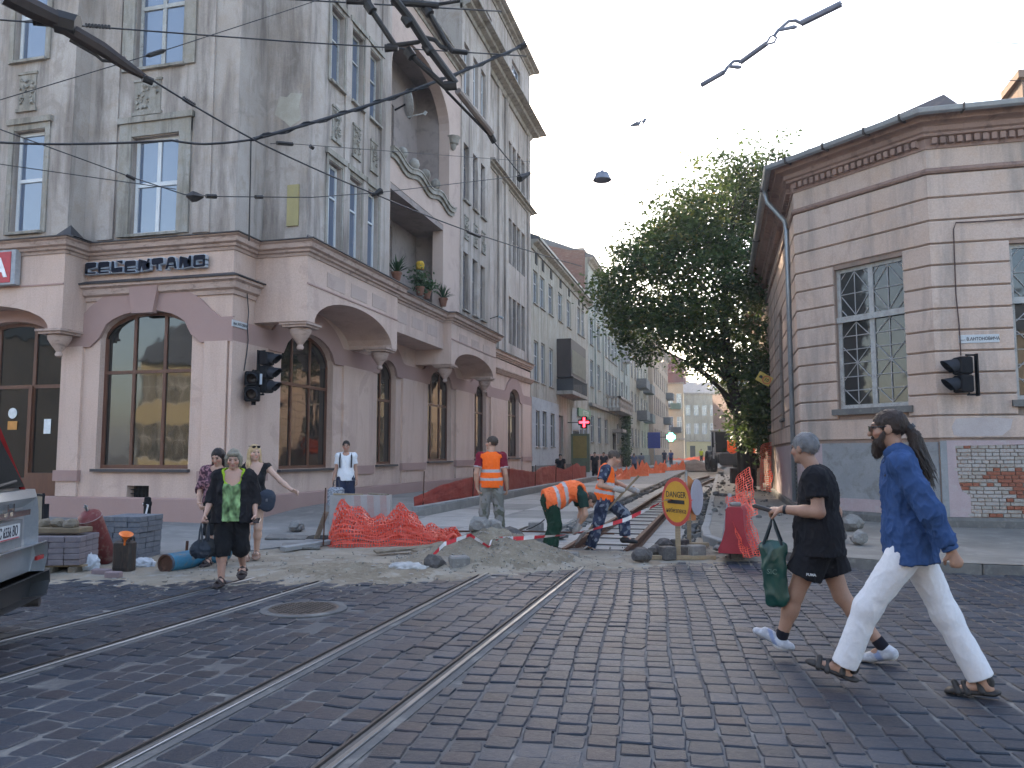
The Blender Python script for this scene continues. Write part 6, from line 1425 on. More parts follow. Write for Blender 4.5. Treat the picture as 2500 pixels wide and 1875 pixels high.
q = MB(); c = gp(790, 1330); q.tube([(0, 0, 0), (0.02, 0.0, 0.95)], 0.012, 6); q.build("steel_rod", M_rust, label="thin rusty rod standing at the left end of the net heap", cat="rod", loc=dp(794, 1110, 13.4) * 1.0 - Vector((0, 0, 1.5)))
q = MB(); q.mbox(T(0, 0, 0.25, 0.6, 0.25, 0.3), 0.09, 0.03, 0.62, 0.004); q.build("board", M_timberd, label="board leaning by the dark pit left of the net heap", cat="board", loc=gp(782, 1322))
q = MB(); q.box(-0.45, -0.3, 0, 0.45, 0.3, 0.05); q.build("pit_shade", M_dark, label="black slab standing for the shade of an open pit at the foot of the net heap", cat="pit", loc=gp(800, 1318, 0.0))  # flat black slab: the shade inside the hole is put into its colour
for k, (x, y, w_, l, a) in enumerate(((700, 1318, 0.7, 0.5, 0.4), (735, 1340, 0.6, 0.45, 0.5), (690, 1262, 0.6, 0.3, 0.1))):
    q = MB(); q.mbox(T(0, 0, 0.045, a, 0.04, 0.05), w_, l, 0.04, 0.008); q.build("paving_plate", M_concd, label=("tilted dark paving plate beside the blonde woman's feet", "second tilted paving plate nearer the net heap", "dark flat plate against the pink wall by the cellar vent")[k], cat="plate", loc=gp(x, y, 0.02))
for k, (x0, y0, x1, y1, lab) in enumerate(((690, 1345, 905, 1312, "pale kerb-like timber lying from the pit towards the net"), (915, 1352, 1080, 1336, "brown plank lying left of the spoil heap"), (1020, 1352, 1090, 1330, "dark board tilted against the left side of the spoil heap"))):
    a, b = gp(x0, y0, 0.05), gp(x1, y1, 0.09 if k else 0.05); q = MB(); d = b - a; q.mbox(T(0, 0, 0, math.atan2(d.y, d.x), 0.1, -math.atan2(d.z, d.xy.length)), d.length, (0.12, 0.16, 0.24)[k], (0.07, 0.035, 0.03)[k], 0.006); q.build("plank", (M_kerb, M_timberd, M_timberd)[k], label=lab, cat="plank", loc=(a + b) / 2 + Vector((0, 0, 0.03)))
hz_ = lambda p: Vector((p.x, p.y, max(0, dirt_h(p.x, p.y))))
def onheap(px, py, D): p = dp(px, py, D); return hz_(p)
q = MB(); rock(q, (0, 0, 0.08), 0.22, 3, (1, 0.8, 0.8)); q.build("boulder", M_stonel, label="rounded brown stone on top of the spoil heap", cat="stone", loc=hz_(dp(1172, 1110, 11.9)))
q = MB(); rock(q, (0, 0, 0.08), 0.22, 8, (1, 0.8, 0.9)); q.build("boulder", M_stonel, label="pale rough stone beside the brown one on the heap", cat="stone", loc=hz_(dp(1200, 1110, 12.0)))
q = MB(); rock(q, (0, 0, 0.05), 0.24, 12, (1.2, 0.8, 0.7)); q.build("boulder", M_stone, label="dark bluish stone right of the heap top", cat="stone", loc=hz_(dp(1245, 1110, 12.2)))
q = MB(); q.mbox(T(0, 0, 0.09, 0.5), 0.26, 0.24, 0.20, 0.02); q.build("concrete_cube", M_stonel, label="grey cube with whitish top in front of the spoil heap", cat="stone", loc=gp(1121, 1392, 0.0)); q = MB();
q = MB(); rock(q, (0, 0, 0.09), 0.2, 17, (1, 0.9, 0.8)); q.build("boulder", M_stone, label="dark wet-looking stone left of the grey cube", cat="stone", loc=gp(1062, 1392, 0.0))
V = []; rn = random.Random(3)
def crumple(name, loc, sx_, sy_, sz_, mat, label, seed, cat):
    bm = bmesh.new(); bmesh.ops.create_icosphere(bm, subdivisions=4, radius=1.0)
    for v in bm.verts:
        p = v.co.copy(); n = 0.30 * abs(mnoise.noise(p * 2.1 + Vector((seed, 0, 0)))) + 0.22 * abs(mnoise.noise(p * 4.7 + Vector((0, seed, 0)))) + 0.10 * mnoise.noise(p * 11)
        f = 1.12 - n * 1.25; v.co = Vector((p.x * sx_ * f, p.y * sy_ * f, max(-0.02, (p.z + 0.35) * sz_ * f)))
    me = bpy.data.meshes.new(name); bm.to_mesh(me); bm.free(); return link_mesh(name, me, mat, None, True, label, cat, loc=loc)
M_bag = pm("white_plastic_bag", (0.62, 0.64, 0.67), (0.50, 0.52, 0.55), scale=5, rough=0.3, bump=0.1, spec=0.5)
crumple("plastic_sack", gp(992, 1398), 0.30, 0.20, 0.10, pm("dirty_sack", (0.50, 0.49, 0.48), (0.36, 0.35, 0.33), scale=7, rough=0.8), "crumpled dirty white sack left of the spoil heap", 2.3, "sack")
crumple("plastic_bag", gp(208, 1393), 0.20, 0.15, 0.17, M_bag, "white plastic bag at the foot of the red gas cylinder", 4.1, "plastic bag")
crumple("plastic_bag", gp(350, 1385), 0.17, 0.12, 0.10, M_bag, "flat white plastic bag right of the jerrycan", 7.7, "plastic bag")
for x0, y0, x1, y1, r, m_, lab, nm in ((1268, 1332, 1312, 1350, 0.022, pm("tool_yellow", (0.48, 0.30, 0.03), (0.4, 0.25, 0.03), rough=0.5), "yellow tool handle lying right of the heap", "yellow_tool"), (1312, 1351, 1328, 1358, 0.03, flat("tool_red", (0.35, 0.03, 0.03), 0.5), "red end piece lying at the tip of the yellow handle", "tool_end"), (1110, 1297, 1500, 1303, 0.018, M_rust, "long thin iron bar lying across behind the workers", "iron_bar"), (1262, 1296, 1306, 1283, 0.02, M_lip, "pickaxe-like iron lying left of the bending worker", "iron_tool")):
    a, b = gp(x0, y0, 0.07), gp(x1, y1, 0.07); q = MB(); q.tube([Vector((0, 0, 0)), (b - a) * 0.5 + Vector((0, 0, 0.02)), b - a], r, 6); q.build(nm, m_, label=lab, cat="tool", loc=a)
for k, (x, y, z, s_, kind, m_, rz, lab) in enumerate((
    (1309, 1296, 0.06, (0.30, 0.22, 0.17), "stone_block", M_stonel, 0.2, "grey stone block left of the bending worker"),
    (1343, 1372, 0.02, (0.24, 0.16, 0.12), "stone_block", M_kerb, -0.3, "pale block in front of the bending worker, leftmost of three"),
    (1368, 1364, 0.02, (0.20, 0.15, 0.12), "stone_block", M_kerb, 0.3, "middle of three pale blocks before the bending worker"),
    (1394, 1368, 0.02, (0.22, 0.20, 0.12), "stone_block", M_stonel, 0.1, "pinkish block before the bending worker, rightmost of three"),
    (1568, 1372, 0.02, (0.36, 0.24, 0.22), "loose_stone", M_stone, 0.3, "big dark stone left of the danger sign foot"),
    (1600, 1362, 0.02, (0.30, 0.22, 0.22), "loose_stone", M_stone, 1.2, "dark stone between the big one and the danger sign post"),
    (1630, 1366, 0.02, (0.20, 0.20, 0.19), "stone_block", M_stone, 0.5, "square dark stone touching the danger sign post on its left"),
    (1672, 1362, 0.02, (0.22, 0.20, 0.18), "stone_block", M_stone, 0.1, "square stone just right of the danger sign post"),
    (1700, 1364, 0.02, (0.24, 0.18, 0.20), "stone_block", M_stonel, 0.6, "grey stone on the short plank right of the danger sign"),
    (1622, 1340, 0.08, (0.30, 0.22, 0.18), "loose_stone", M_stone, 0.3, "dark stone behind the danger sign post on the left"),
    (1660, 1340, 0.08, (0.24, 0.2, 0.15), "stone_block", M_stone, 0.9, "stone wedged between the two sign posts"),
    (1799, 1366, 0.0, (0.21, 0.2, 0.20), "stone_block", M_stone, 0.15, "single square sett standing alone left of the green bag"),
    (1760, 1345, 0.05, (0.3, 0.2, 0.1), "loose_stone", M_stonel, 0.4, "flat pale stone by the kerb behind the single sett"),
    (2082, 1297, 0.14, (0.42, 0.34, 0.34), "loose_stone", M_stonel, 0.2, "largest grey boulder at the right corner by the cement wall"),
    (2098, 1330, 0.14, (0.32, 0.26, 0.26), "loose_stone", M_stonel, 0.7, "pointed boulder in front of the largest one on the right"),
    (2050, 1322, 0.14, (0.30, 0.24, 0.24), "loose_stone", M_stone, 1.4, "dark boulder behind the man in black's back"),
    (277, 1412, 0.0, (0.20, 0.10, 0.085), "paving_brick", pm("paver_pink", (0.27, 0.20, 0.205), (0.22, 0.165, 0.17), scale=8, rough=0.9), 0.1, "front loose pinkish paving brick by the jerrycan"),
    (248, 1405, 0.0, (0.24, 0.10, 0.085), "paving_brick", None, 0.15, "rear loose pinkish paving brick by the white bag"))):
    sett(x, y, z, s_, lab, m_ or MATS["paver_pink"], rz, k + 2, kind, "loose stones about the site" if kind != "paving_brick" else None, "stone" if kind != "paving_brick" else "brick")
M_tr = flat("tape_red", (0.55, 0.03, 0.045), 0.4); M_tw = flat("tape_white", (0.62, 0.60, 0.60), 0.4)
def tape(pts, label, width=0.06):
    W = [dp(*p) for p in pts]; o0 = W[0].copy(); W = [w - o0 for w in W]; seg = []
    for a, b in zip(W, W[1:]):
        n = max(1, int((b - a).length / 0.03))
        for k in range(n): seg.append(a.lerp(b, k / n))
    seg.append(W[-1]); r, w_ = MB(), MB()
    for i, (a, b) in enumerate(zip(seg, seg[1:])):
        tw = 0.5 + 0.5 * math.sin(i * 0.11); tw2 = 0.5 + 0.5 * math.sin((i + 1) * 0.11); h0 = Vector((0.02 * (1 - tw), -0.02 * (1 - tw), width * (0.35 + 0.65 * tw) / 2)); h1 = Vector((0.02 * (1 - tw2), -0.02 * (1 - tw2), width * (0.35 + 0.65 * tw2) / 2))
        (r if (i // 5) % 2 else w_).add([a - h0, b - h1, b + h1, a + h0], [(0, 1, 2, 3)])
    e = empty("barrier_tape", o0, label, "tape"); r.build("red_stripes", M_tr, e); w_.build("white_band", M_tw, e)
tape([(1177, 1316, 11.6), (1258, 1315, 11.5), (1371, 1307, 11.6), (1439, 1295, 11.8), (1529, 1268, 11.9), (1600, 1234, 11.95), (1625, 1220, 11.9), (1690, 1222, 12.1)], "red and white barrier tape stretched from the heap to the danger sign")
tape([(1040, 1372, 11.0), (1085, 1328, 11.3), (1148, 1306, 11.5), (1194, 1336, 11.3), (1200, 1318, 11.4), (1216, 1318, 11.4)], "loose end of barrier tape trailing over the left side of the heap")
sp = gp(1656, 1366, 0.02); e = empty("danger_sign", sp, "round yellow danger sign with red border on a timber stand", "warning sign")
q = MB(); q.mbox(T(0.0, 0, 0.03, R_(14)), 1.08, 0.10, 0.06, 0.006); q.build("base_plank", M_timber, e)
q = MB(); q.mbox(T(0, 0.02, 0.40), 0.075, 0.05, 0.76, 0.006); q.build("post", M_timber, e)
rz_s = R_(-50); Ms = T(-0.01, -0.03, 0.84, rz_s)
q = MB(); q.lathe([(0.355, 0.0), (0.355, 0.006), (0.0, 0.006)], 40, Ms @ Matrix.Rotation(math.pi / 2, 4, 'X')); dsk = q.build("red_rim", flat("sign_rim_red", (0.42, 0.05, 0.04), 0.5), e, smooth='auto')
q = MB(); q.lathe([(0.30, 0.006), (0.30, 0.009), (0.0, 0.009)], 40, Ms @ Matrix.Rotation(math.pi / 2, 4, 'X')); q.build("yellow_face", pm("danger_yellow", (0.62, 0.33, 0.03), (0.56, 0.29, 0.03), scale=5, rough=0.5, bump=0.02), dsk, smooth='auto')
text("lettering", "DANGER", 0.125, M_ink, Ms @ Matrix.Translation((0, -0.011, 0.10)) @ MX, dsk, 0.001, 0.001, 0.95); text("lettering", "небезпека", 0.10, M_ink, Ms @ Matrix.Translation((0, -0.011, -0.13)) @ MX, dsk, 0.001, 0.0, 0.95)
q = MB(); q.mbox(Ms @ T(0, -0.012, 0.0), 0.40, 0.004, 0.055); q.build("black_bar", M_ink, dsk)
sp2 = gp(1683, 1334, 0.04); e = empty("warning_sign", sp2, "second warning board seen edge-on behind the danger sign", "warning sign"); q = MB(); q.mbox(T(0, 0.02, 0.42), 0.07, 0.05, 0.84, 0.006); q.build("post", M_timber, e)
q = MB(); q.mbox(T(0.02, 0, 0.035, R_(10)), 0.6, 0.09, 0.06, 0.006); q.build("base_plank", M_timber, e)
q = MB(); q.ext([Vector((-0.07, -0.06, 0.42)), Vector((0.10, 0.10, 0.42)), Vector((0.10, 0.10, 1.05)), Vector((0.0, 0.01, 1.16)), Vector((-0.07, -0.06, 1.0))], (0.012, -0.012, 0)); q.build("orange_panel", pm("sign_orange", (0.52, 0.19, 0.06), (0.45, 0.16, 0.05), scale=6, rough=0.5), e)
q = MB(); q.lathe([(0.30, 0.0), (0.30, 0.008), (0.0, 0.008)], 32, T(0.13, 0.16, 0.80, R_(72)) @ Matrix.Rotation(math.pi / 2, 4, 'X')); q.build("round_back", pm("sign_back_grey", (0.40, 0.38, 0.42), (0.34, 0.32, 0.36), scale=4, rough=0.5), e, smooth='auto')
q = MB(); q.tube([(-0.03, -0.02, 0.9), (-0.03, -0.02, 1.24)], 0.022, 8); q.build("metal_tube", M_steel, e)
p = gp(1795, 1352, 0.14); e = empty("plastic_barrier", p, "red plastic water barrier standing on the right kerb", "barrier", rz=R_(-6))
prof = [(-0.235, 0), (0.24, 0), (0.235, 0.06), (0.17, 0.18), (0.13, 0.34), (0.12, 0.62), (0.09, 0.66), (-0.09, 0.66), (-0.12, 0.62), (-0.135, 0.34), (-0.18, 0.18), (-0.235, 0.06)]
q = MB(); q.ext([(x, 0, z) for x, z in prof][::-1], (0, 1.1, 0)); q.build("barrier_body", pm("barrier_red_plastic", (0.36, 0.035, 0.05), (0.30, 0.03, 0.042), scale=3, rough=0.4, bump=0.05), e, smooth='auto')
q = MB(); q.mbox(T(0, 0.2, 0.69, 0.2), 0.16, 0.12, 0.06, 0.015); q.build("stone_weight", M_stonel, e)
def patch(c00, c10, c01, c11, bulge, seed):
    a, b, c, d = [dp(*p) for p in (c00, c10, c01, c11)]; n = (b - a).cross(c - a).normalized()
    def P(s, t): return a.lerp(b, s).lerp(c.lerp(d, s), t) + n * (bulge * math.sin(3.1 * min(1, max(0, s))) + 0.05 * fbm(s * 5, t * 5, seed))
    return P, a
for c4, ns, nt, lab in ((((1772, 1212, 11.9), (1818, 1200, 12.3), (1812, 1352, 11.2), (1866, 1352, 11.4)), 16, 40, "orange net draped over the right side of the red barrier"), (((1796, 1170, 14.5), (1830, 1140, 15.6), (1800, 1265, 13.6), (1850, 1255, 14.0)), 14, 24, "orange net hanging behind the red barrier"), (((1858, 1090, 24), (1884, 1080, 26), (1856, 1195, 24), (1884, 1200, 26)), 20, 34, "red net hung along the salmon building's flank")):
    PP, a0 = patch(*c4, 0.10, ns); e3 = empty("safety_net", a0, lab, "safety net"); netsurf(lambda s, t: PP(s, t) - a0, int(ns * .8), int(nt * .75), 0.15, 0.14, M_net, "net_sheet", e3)
q = MB(); a, b = gp(1765, 1330, 0.15), dp(1782, 1205, 12.6); q.tube([Vector((0, 0, 0)), b - a], 0.03, 8); q.build("steel_pole", M_gut, label="grey pole leaning against the red barrier", cat="pole", loc=a)
c = dp(1822, 1120, 40); e3 = empty("orange_tarp", c, "sunlit orange tarpaulin bundle beneath the tree", "tarpaulin"); q = MB()
for i in range(13):
    for j in range(9): s, t = i / 12, j / 8; q.v.append((-0.9 + 1.9 * s, 0.5 * fbm(s * 3, t * 3, 3), 0.95 - 1.1 * t * (0.5 + 0.5 * s) + 0.25 * fbm(s * 4, t * 2, 8) + 0.35 * s))
for i in range(12):
    for j in range(8): q.f.append((i * 9 + j, i * 9 + 9 + j, i * 9 + 10 + j, i * 9 + 1 + j))
q.build("sheet", M_neto, e3, smooth=True)
e3 = empty("safety_net_fence", (-7.3, 18.6, 0.28), "dusty red net fence along the high kerb by the pink building", "safety net")
def FP(s, t):
    y = 26 * s; h = 0.68 + 0.08 * math.sin(y * 0.9) + 0.09 * fbm(y * 0.5, 0, 2)
    if y < 5: h *= 0.35 + 0.13 * y
    return Vector((0.03 * fbm(y * 1.2, t * 2, 4) + 0.06 * math.sin(y * 0.7) * t, y, h * t))
netsurf(FP, 340, 12, 0.26, 0.26, M_netd, "net_sheet", e3)
q = MB()
for i in range(131):
    for j in range(7): v = FP(i / 130, 0.02 + 0.96 * j / 6); q.v.append((v.x - 0.04, v.y, v.z))
for i in range(130):
    for j in range(6): q.f.append((i * 7 + j, i * 7 + 7 + j, i * 7 + 8 + j, i * 7 + 1 + j))
q.build("net_sheet", M_netd, e3, smooth=True)
for k in range(7):
    q = MB(); q.tube([(0, k * 4.2 + 0.5, -0.1), (0.03, k * 4.2 + 0.5, 0.85)], 0.016, 5); q.build("rod", M_rust, e3)
for k, (px, D, w_, h, lab) in enumerate(((1500, 46, 2.6, 0.9, "crumpled orange net nearest of the far row on the left"), (1545, 53, 3.2, 1.1, "second crumpled orange net of the far row"), (1590, 62, 3.4, 1.2, "third crumpled orange net of the far row"), (1640, 74, 4.2, 1.2, "farthest crumpled orange net before the brown spoil heap"), (1720, 150, 16, 1.3, "long orange net fence across the far end of the street"))):
    c = dp(px, 1110, D); c.z = 0.2 if D < 100 else 0.6; e3 = empty("safety_net", c, lab, "safety net"); q = MB(); rn = random.Random(k); n = 34
    for i in range(n + 1):
        s = i / n; pk = 0.35 + 0.25 * math.sin(s * 13 + k * 2) * math.sin(s * 5.3) + 0.75 * abs(fbm(s * 5, k * 3.3, 1))
        for j in range(7): t = j / 6; q.v.append(((s - 0.5) * w_ * (0.5 if D < 100 else 1), (s - 0.5) * w_ * (1.6 if D < 100 else 0.2) + 0.25 * fbm(s * 9, t * 4, k) * t + 0.5 * t, h * pk * t - 0.1))
    for i in range(n):
        for j in range(6): q.f.append((i * 7 + j, i * 7 + 7 + j, i * 7 + 8 + j, i * 7 + 1 + j))
    q.build("sheet", M_neto, e3, smooth=False)
q = MB(); c = dp(1692, 1110, 84); n = 26
for i in range(n + 1):
    for j in range(n + 1): x, y = (i / n - 0.5) * 6.2, (j / n - 0.5) * 7; d = math.hypot(x / 3.1, y / 3.5); q.v.append((x, y, 1.15 * max(0, 1 - d) ** 0.8 + 0.25 * fbm(x, y, 3) * max(0, 1 - d) - 0.1))
for i in range(n):
    for j in range(n): a = i * (n + 1) + j; q.f.append((a, a + n + 1, a + n + 2, a + 1))
q.build("spoil_heap", pm("brown_spoil", (0.15, 0.105, 0.075), (0.10, 0.07, 0.052), scale=3, rough=0.95, bump=0.6, bscale=12), label="brown spoil heap in the middle of the far street", cat="spoil heap", loc=(c.x, c.y, 0), smooth=True)
for k in range(2):
    c = dp(1794 + k * 24, 1110, 40); q = MB(); q.mbox(T(0, 0, 0.45, YAW), 0.47, 0.35, 0.9, 0.03); q.build("dark_crate", pm("crate_dark", (0.05, 0.052, 0.058), (0.035, 0.036, 0.04), rough=0.6), label=("dark crate left of two below the digger", "dark crate right of two below the digger")[k], cat="crate", loc=(c.x, c.y, 0.0))
M_pvg = pm("paver_grey", (0.165, 0.175, 0.195), (0.13, 0.137, 0.155), scale=7, rough=0.9, bump=0.3, c3=(0.20, 0.20, 0.21)); M_pvp = pm("paver_plum", (0.215, 0.18, 0.19), (0.17, 0.145, 0.155), scale=7, rough=0.9, bump=0.3)
def stack(p, nx, nyd, nz, bs, mat, label, rz, pallet=True, lean=0):
    e = empty("paving_block_stack", p, label, "paving stack", None, rz); rn = random.Random(nx * 7 + nz); z0 = 0.0
    if pallet:
        for k in range(3): q = MB(); q.mbox(T((k - 1) * nx * bs[0] * 0.4, 0, 0.045), 0.09, nyd * bs[1] + 0.08, 0.09, 0.004); q.build("pallet_runner", M_timberd, e)
        for k in range(nyd): q = MB(); q.mbox(T(0, (k - (nyd - 1) / 2) * bs[1], 0.10), nx * bs[0] + 0.1, 0.09, 0.02, 0.003); q.build("pallet_board", M_timber, e)
        z0 = 0.112
    for k in range(nz):
        for i in range(nx):
            for j in range(nyd):
                off_ = lean if k >= nz - 3 else 0
                q = MB(); q.mbox(T((i - (nx - 1) / 2) * bs[0] + rn.gauss(0, 0.004) + off_, (j - (nyd - 1) / 2) * bs[1] + rn.gauss(0, 0.004), z0 + (k + 0.5) * bs[2], rn.gauss(0, 0.01)), bs[0] - 0.006, bs[1] - 0.006, bs[2] - 0.003, 0.006); q.build("paving_block", mat, e)
    return e
stack(gp(318, 1362, 0.0), 3, 3, 8, (0.205, 0.205, 0.08), M_pvg, "stack of grey paving blocks behind the jerrycan", R_(8), False, 0.02)
stack(gp(140, 1395, 0.0), 4, 3, 5, (0.20, 0.20, 0.075), M_pvp, "palletised stack of plum paving blocks between car and red cylinder", R_(20))
p = gp(140, 1395, 0.0); q = MB(); q.mbox(T(0, 0, 0.06, R_(12)), 0.75, 0.30, 0.07, 0.01); q.build("timber_beam", pm("ochre_timber", (0.23, 0.165, 0.10), (0.17, 0.125, 0.08), scale=5, rough=0.85), label="ochre timber lying on the plum paving stack", cat="timber", loc=(p.x, p.y, 0.49))
q = MB();
for k in range(3): rock(q, (-0.25 + k * 0.22, 0, 0.10), 0.13, 60 + k, (1, 1, 0.7))
q.build("rag_bundle", M_timberd, label="dirty lumps lying on the ochre timber", cat="rags", loc=(p.x, p.y, 0.53), kind="stuff")
def cyl(mb, a, b, prof, n=20):
    d = (b - a); L = d.length; M_ = Matrix.Translation(a) @ d.to_track_quat('Z', 'Y').to_matrix().to_4x4(); mb.lathe([(r, t * L) for r, t in prof], n, M_); return M_
M_gasr = pm("gas_red_paint", (0.20, 0.035, 0.032), (0.13, 0.026, 0.025), scale=4, rough=0.55, bump=0.15, c3=(0.25, 0.14, 0.11)); M_gasb = pm("gas_blue_paint", (0.035, 0.19, 0.30), (0.028, 0.14, 0.23), scale=3, rough=0.55, bump=0.15, c3=(0.16, 0.15, 0.13))
a = gp(258, 1378); a.z = 0.06; b = dp(213, 1247, 11.15); e = empty("gas_cylinder", a, "dented red gas cylinder leaning left behind the jerrycan", "gas cylinder"); o_ = Vector((0, 0, 0)); bb = b - a
q = MB(); cyl(q, o_, bb, [(0.10, -0.02), (0.14, 0.0), (0.155, 0.03), (0.155, 0.84), (0.16, 0.845), (0.16, 0.87), (0.155, 0.875), (0.14, 0.93), (0.09, 0.975), (0.04, 1.0), (0, 1.0)]); q.build("shell", M_gasr, e, smooth='auto')
q = MB(); d = bb.normalized(); q.tube([bb, bb + d * 0.06], 0.02, 8); q.tube([bb + d * 0.055 + Vector((-0.03, 0, 0.0)), bb + d * 0.075 + Vector((0.03, 0, 0.0))], 0.014, 6); q.tube([bb + d * 0.06, bb + d * 0.10], 0.012, 6); q.build("valve", M_steel, e)
q = MB(); cyl(q, o_, bb, [(0.157, 0.858), (0.1625, 0.86), (0.1625, 0.872), (0.157, 0.874)]); q.build("pale_ring", pm("worn_white_ring", (0.42, 0.38, 0.36), (0.25, 0.12, 0.11), scale=9, rough=0.7), e)
a = gp(402, 1400); a.z = 0.125; b = gp(562, 1368); b.z = 0.125; b = a + (b - a).normalized() * 1.35; e = empty("gas_cylinder", a, "blue gas cylinder lying on the ground before the women", "gas cylinder"); bb = b - a
q = MB(); cyl(q, o_, bb, [(0.0, 0.02), (0.09, 0.02), (0.10, 0.0), (0.122, 0.0), (0.125, 0.01), (0.125, 0.86), (0.11, 0.93), (0.06, 0.98), (0.03, 1.0), (0, 1.0)]); q.build("shell", M_gasb, e, smooth='auto')
q = MB(); cyl(q, o_, bb, [(0.0, 0.015), (0.088, 0.016), (0.1, -0.004), (0.118, -0.004), (0.1245, 0.004), (0.1255, 0.025)], 20); q.build("rusty_foot", M_rust, e, smooth='auto')
q = MB(); q.tube([(0, 0, 0), (0.01, 0, 0.2)], 0.022, 6); q.build("iron_stub", M_rust, label="short iron stub standing behind the blue cylinder", cat="rod", loc=gp(455, 1352))
p = gp(302, 1398); e = empty("jerrycan", p, "dark rusty metal jerrycan with an orange funnel in its neck", "jerrycan", None, R_(8))
q = MB(); q.mbox(T(0, 0, 0.21), 0.26, 0.17, 0.42, 0.03); q.build("can_body", pm("jerry_metal", (0.045, 0.035, 0.03), (0.028, 0.022, 0.02), scale=6, rough=0.5, bump=0.1, c3=(0.08, 0.05, 0.035), stretch=(1, 1, 0.3)), e, smooth='auto')
for k in (-1, 0, 1): q = MB(); q.tube([(k * 0.045 + 0.05, -0.06, 0.41), (k * 0.045 + 0.05, -0.05, 0.46), (k * 0.045 + 0.05, 0.05, 0.46), (k * 0.045 + 0.05, 0.06, 0.41)], 0.012, 6); q.build("handle", MATS["jerry_metal"], e)
q = MB(); q.lathe([(0.012, 0.40), (0.014, 0.47), (0.03, 0.49), (0.085, 0.555), (0.09, 0.56), (0.08, 0.556), (0.012, 0.49)], 16, T(-0.06, 0, 0, 0, 0.25, 0.3), cap=False); q.build("funnel", flat("funnel_orange", (0.75, 0.17, 0.02), 0.4), e, smooth='auto')
for s_ in (-1, 1):
    q = MB(); q.ext([(s_ * 0.03 - 0.012, -0.0865, 0.08), (s_ * 0.03 + 0.012, -0.0865, 0.08), (-s_ * 0.03 + 0.012, -0.0865, 0.34), (-s_ * 0.03 - 0.012, -0.0865, 0.34)], (0, -0.004, 0)) if s_ > 0 else q.box(-0.10, -0.09, 0.06, 0.10, -0.0862, 0.075); q.build("pressed_rib", MATS["jerry_metal"], e)
p = dp(365, 1110, 12.6); p.z = 0.05; e = empty("bollard", p, "short black bollard with scrap of tape behind the grey paving stack", "bollard"); q = MB(); q.lathe([(0.055, 0), (0.055, 0.70), (0.065, 0.71), (0.065, 0.76), (0.055, 0.77), (0.05, 0.83), (0.0, 0.85)], 14); q.build("post", M_sig, e, smooth='auto')
q = MB(); q.tube([(-0.05, -0.04, 0.74), (0.05, -0.05, 0.72), (0.02, -0.09, 0.45), (0.12, -0.12, 0.2), (0.18, -0.2, 0.02), (0.1, -0.35, 0.01), (0.32, -0.4, 0.01)], 0.014, 5); q.build("tape_scrap", M_tw, e)
p = dp(108, 1110, 14.0); p.z = 0.08; e = empty("iron_barrier", p, "black iron frame with a pale board left of the pink pier", "iron frame"); q = MB()
q.tube([(0.10, 0, 0), (0.10, 0, 0.62)], 0.045, 8); q.tube([(0, 0.05, 0), (-0.02, 0.05, 0.80)], 0.02, 6); q.tube([(-0.55, 0.05, 0.80), (0.0, 0.05, 0.76)], 0.022, 6); q.tube([(-0.5, 0.05, 0.0), (-0.5, 0.05, 0.8)], 0.02, 6); q.build("posts", M_sig, e); q = MB(); q.mbox(T(-0.14, 0.08, 0.40, 0, 0.05, 0.06), 0.22, 0.03, 0.78, 0.005); q.build("board", pm("beige_board", (0.33, 0.28, 0.21), (0.28, 0.235, 0.175), scale=3, rough=0.8), e)
lit = MB(); rn = random.Random(9)
for k in range(70):
    p = gp(rn.uniform(250, 1500), rn.uniform(1395, 1445)); s_ = rn.uniform(0.01, 0.03); lit.mbox(T(p.x, p.y, max(0.012, dirt_h(p.x, p.y)) + 0.01, rn.uniform(0, 3), rn.uniform(-.3, .3)), s_ * 2, s_, 0.004)
lit.build("litter", pm("litter_paper", (0.4, 0.39, 0.38), (0.2, 0.17, 0.15), scale=8, rough=0.9), label="scraps of litter scattered along the edge of the cobbles", cat="litter", kind="stuff")
q = MB(); pts = [dp(x, y, 14.2) for x, y in ((1330, 1268), (1318, 1278), (1300, 1288), (1285, 1293))]; o0 = pts[0].copy(); q.tube([v - o0 for v in pts], 0.012, 5); q.build("cable_piece", M_wire, label="bent black cable piece left of the bending worker", cat="cable", loc=o0)
# ================================================================== VEHICLES
M_carp = pm("silver_car_paint", (0.36, 0.375, 0.39), (0.34, 0.355, 0.37), scale=1, rough=0.3, bump=0.0, metal=0.4, spec=0.6); M_carb = flat("car_black_plastic", (0.025, 0.026, 0.028), 0.55); M_carg = flat("car_glass", (0.012, 0.013, 0.014), 0.65, 0.0, 0.03)
M_tyre = flat("tyre_rubber", (0.018, 0.018, 0.018), 0.8); M_chrome = flat("chrome", (0.6, 0.61, 0.62), 0.15, 1.0); M_red = flat("tail_red", (0.28, 0.02, 0.02), 0.25)
RC = dp(24, 1110, 6.5); heading = YAW + math.pi + R_(13)
car = empty("silver_car", (RC.x, RC.y, 0), "silver estate car leaving the picture at the left edge", "car", None, heading)
car.scale = (1.05, 1.05, 1.17)
def loft(rings, mat, name, parent, close=True, smooth='auto'):
    q = MB(); n = len(rings[0])
    for r in rings: q.v.extend(r)
    for i in range(len(rings) - 1):
        for j in range(n if close else n - 1): k = (j + 1) % n; q.f.append((i * n + j, (i + 1) * n + j, (i + 1) * n + k, i * n + k))
    if close: q.f.append(tuple(range(n - 1, -1, -1))); m = len(rings) - 1; q.f.append(tuple(range(m * n, m * n + n)))
    return q.build(name, mat, parent, smooth=smooth)
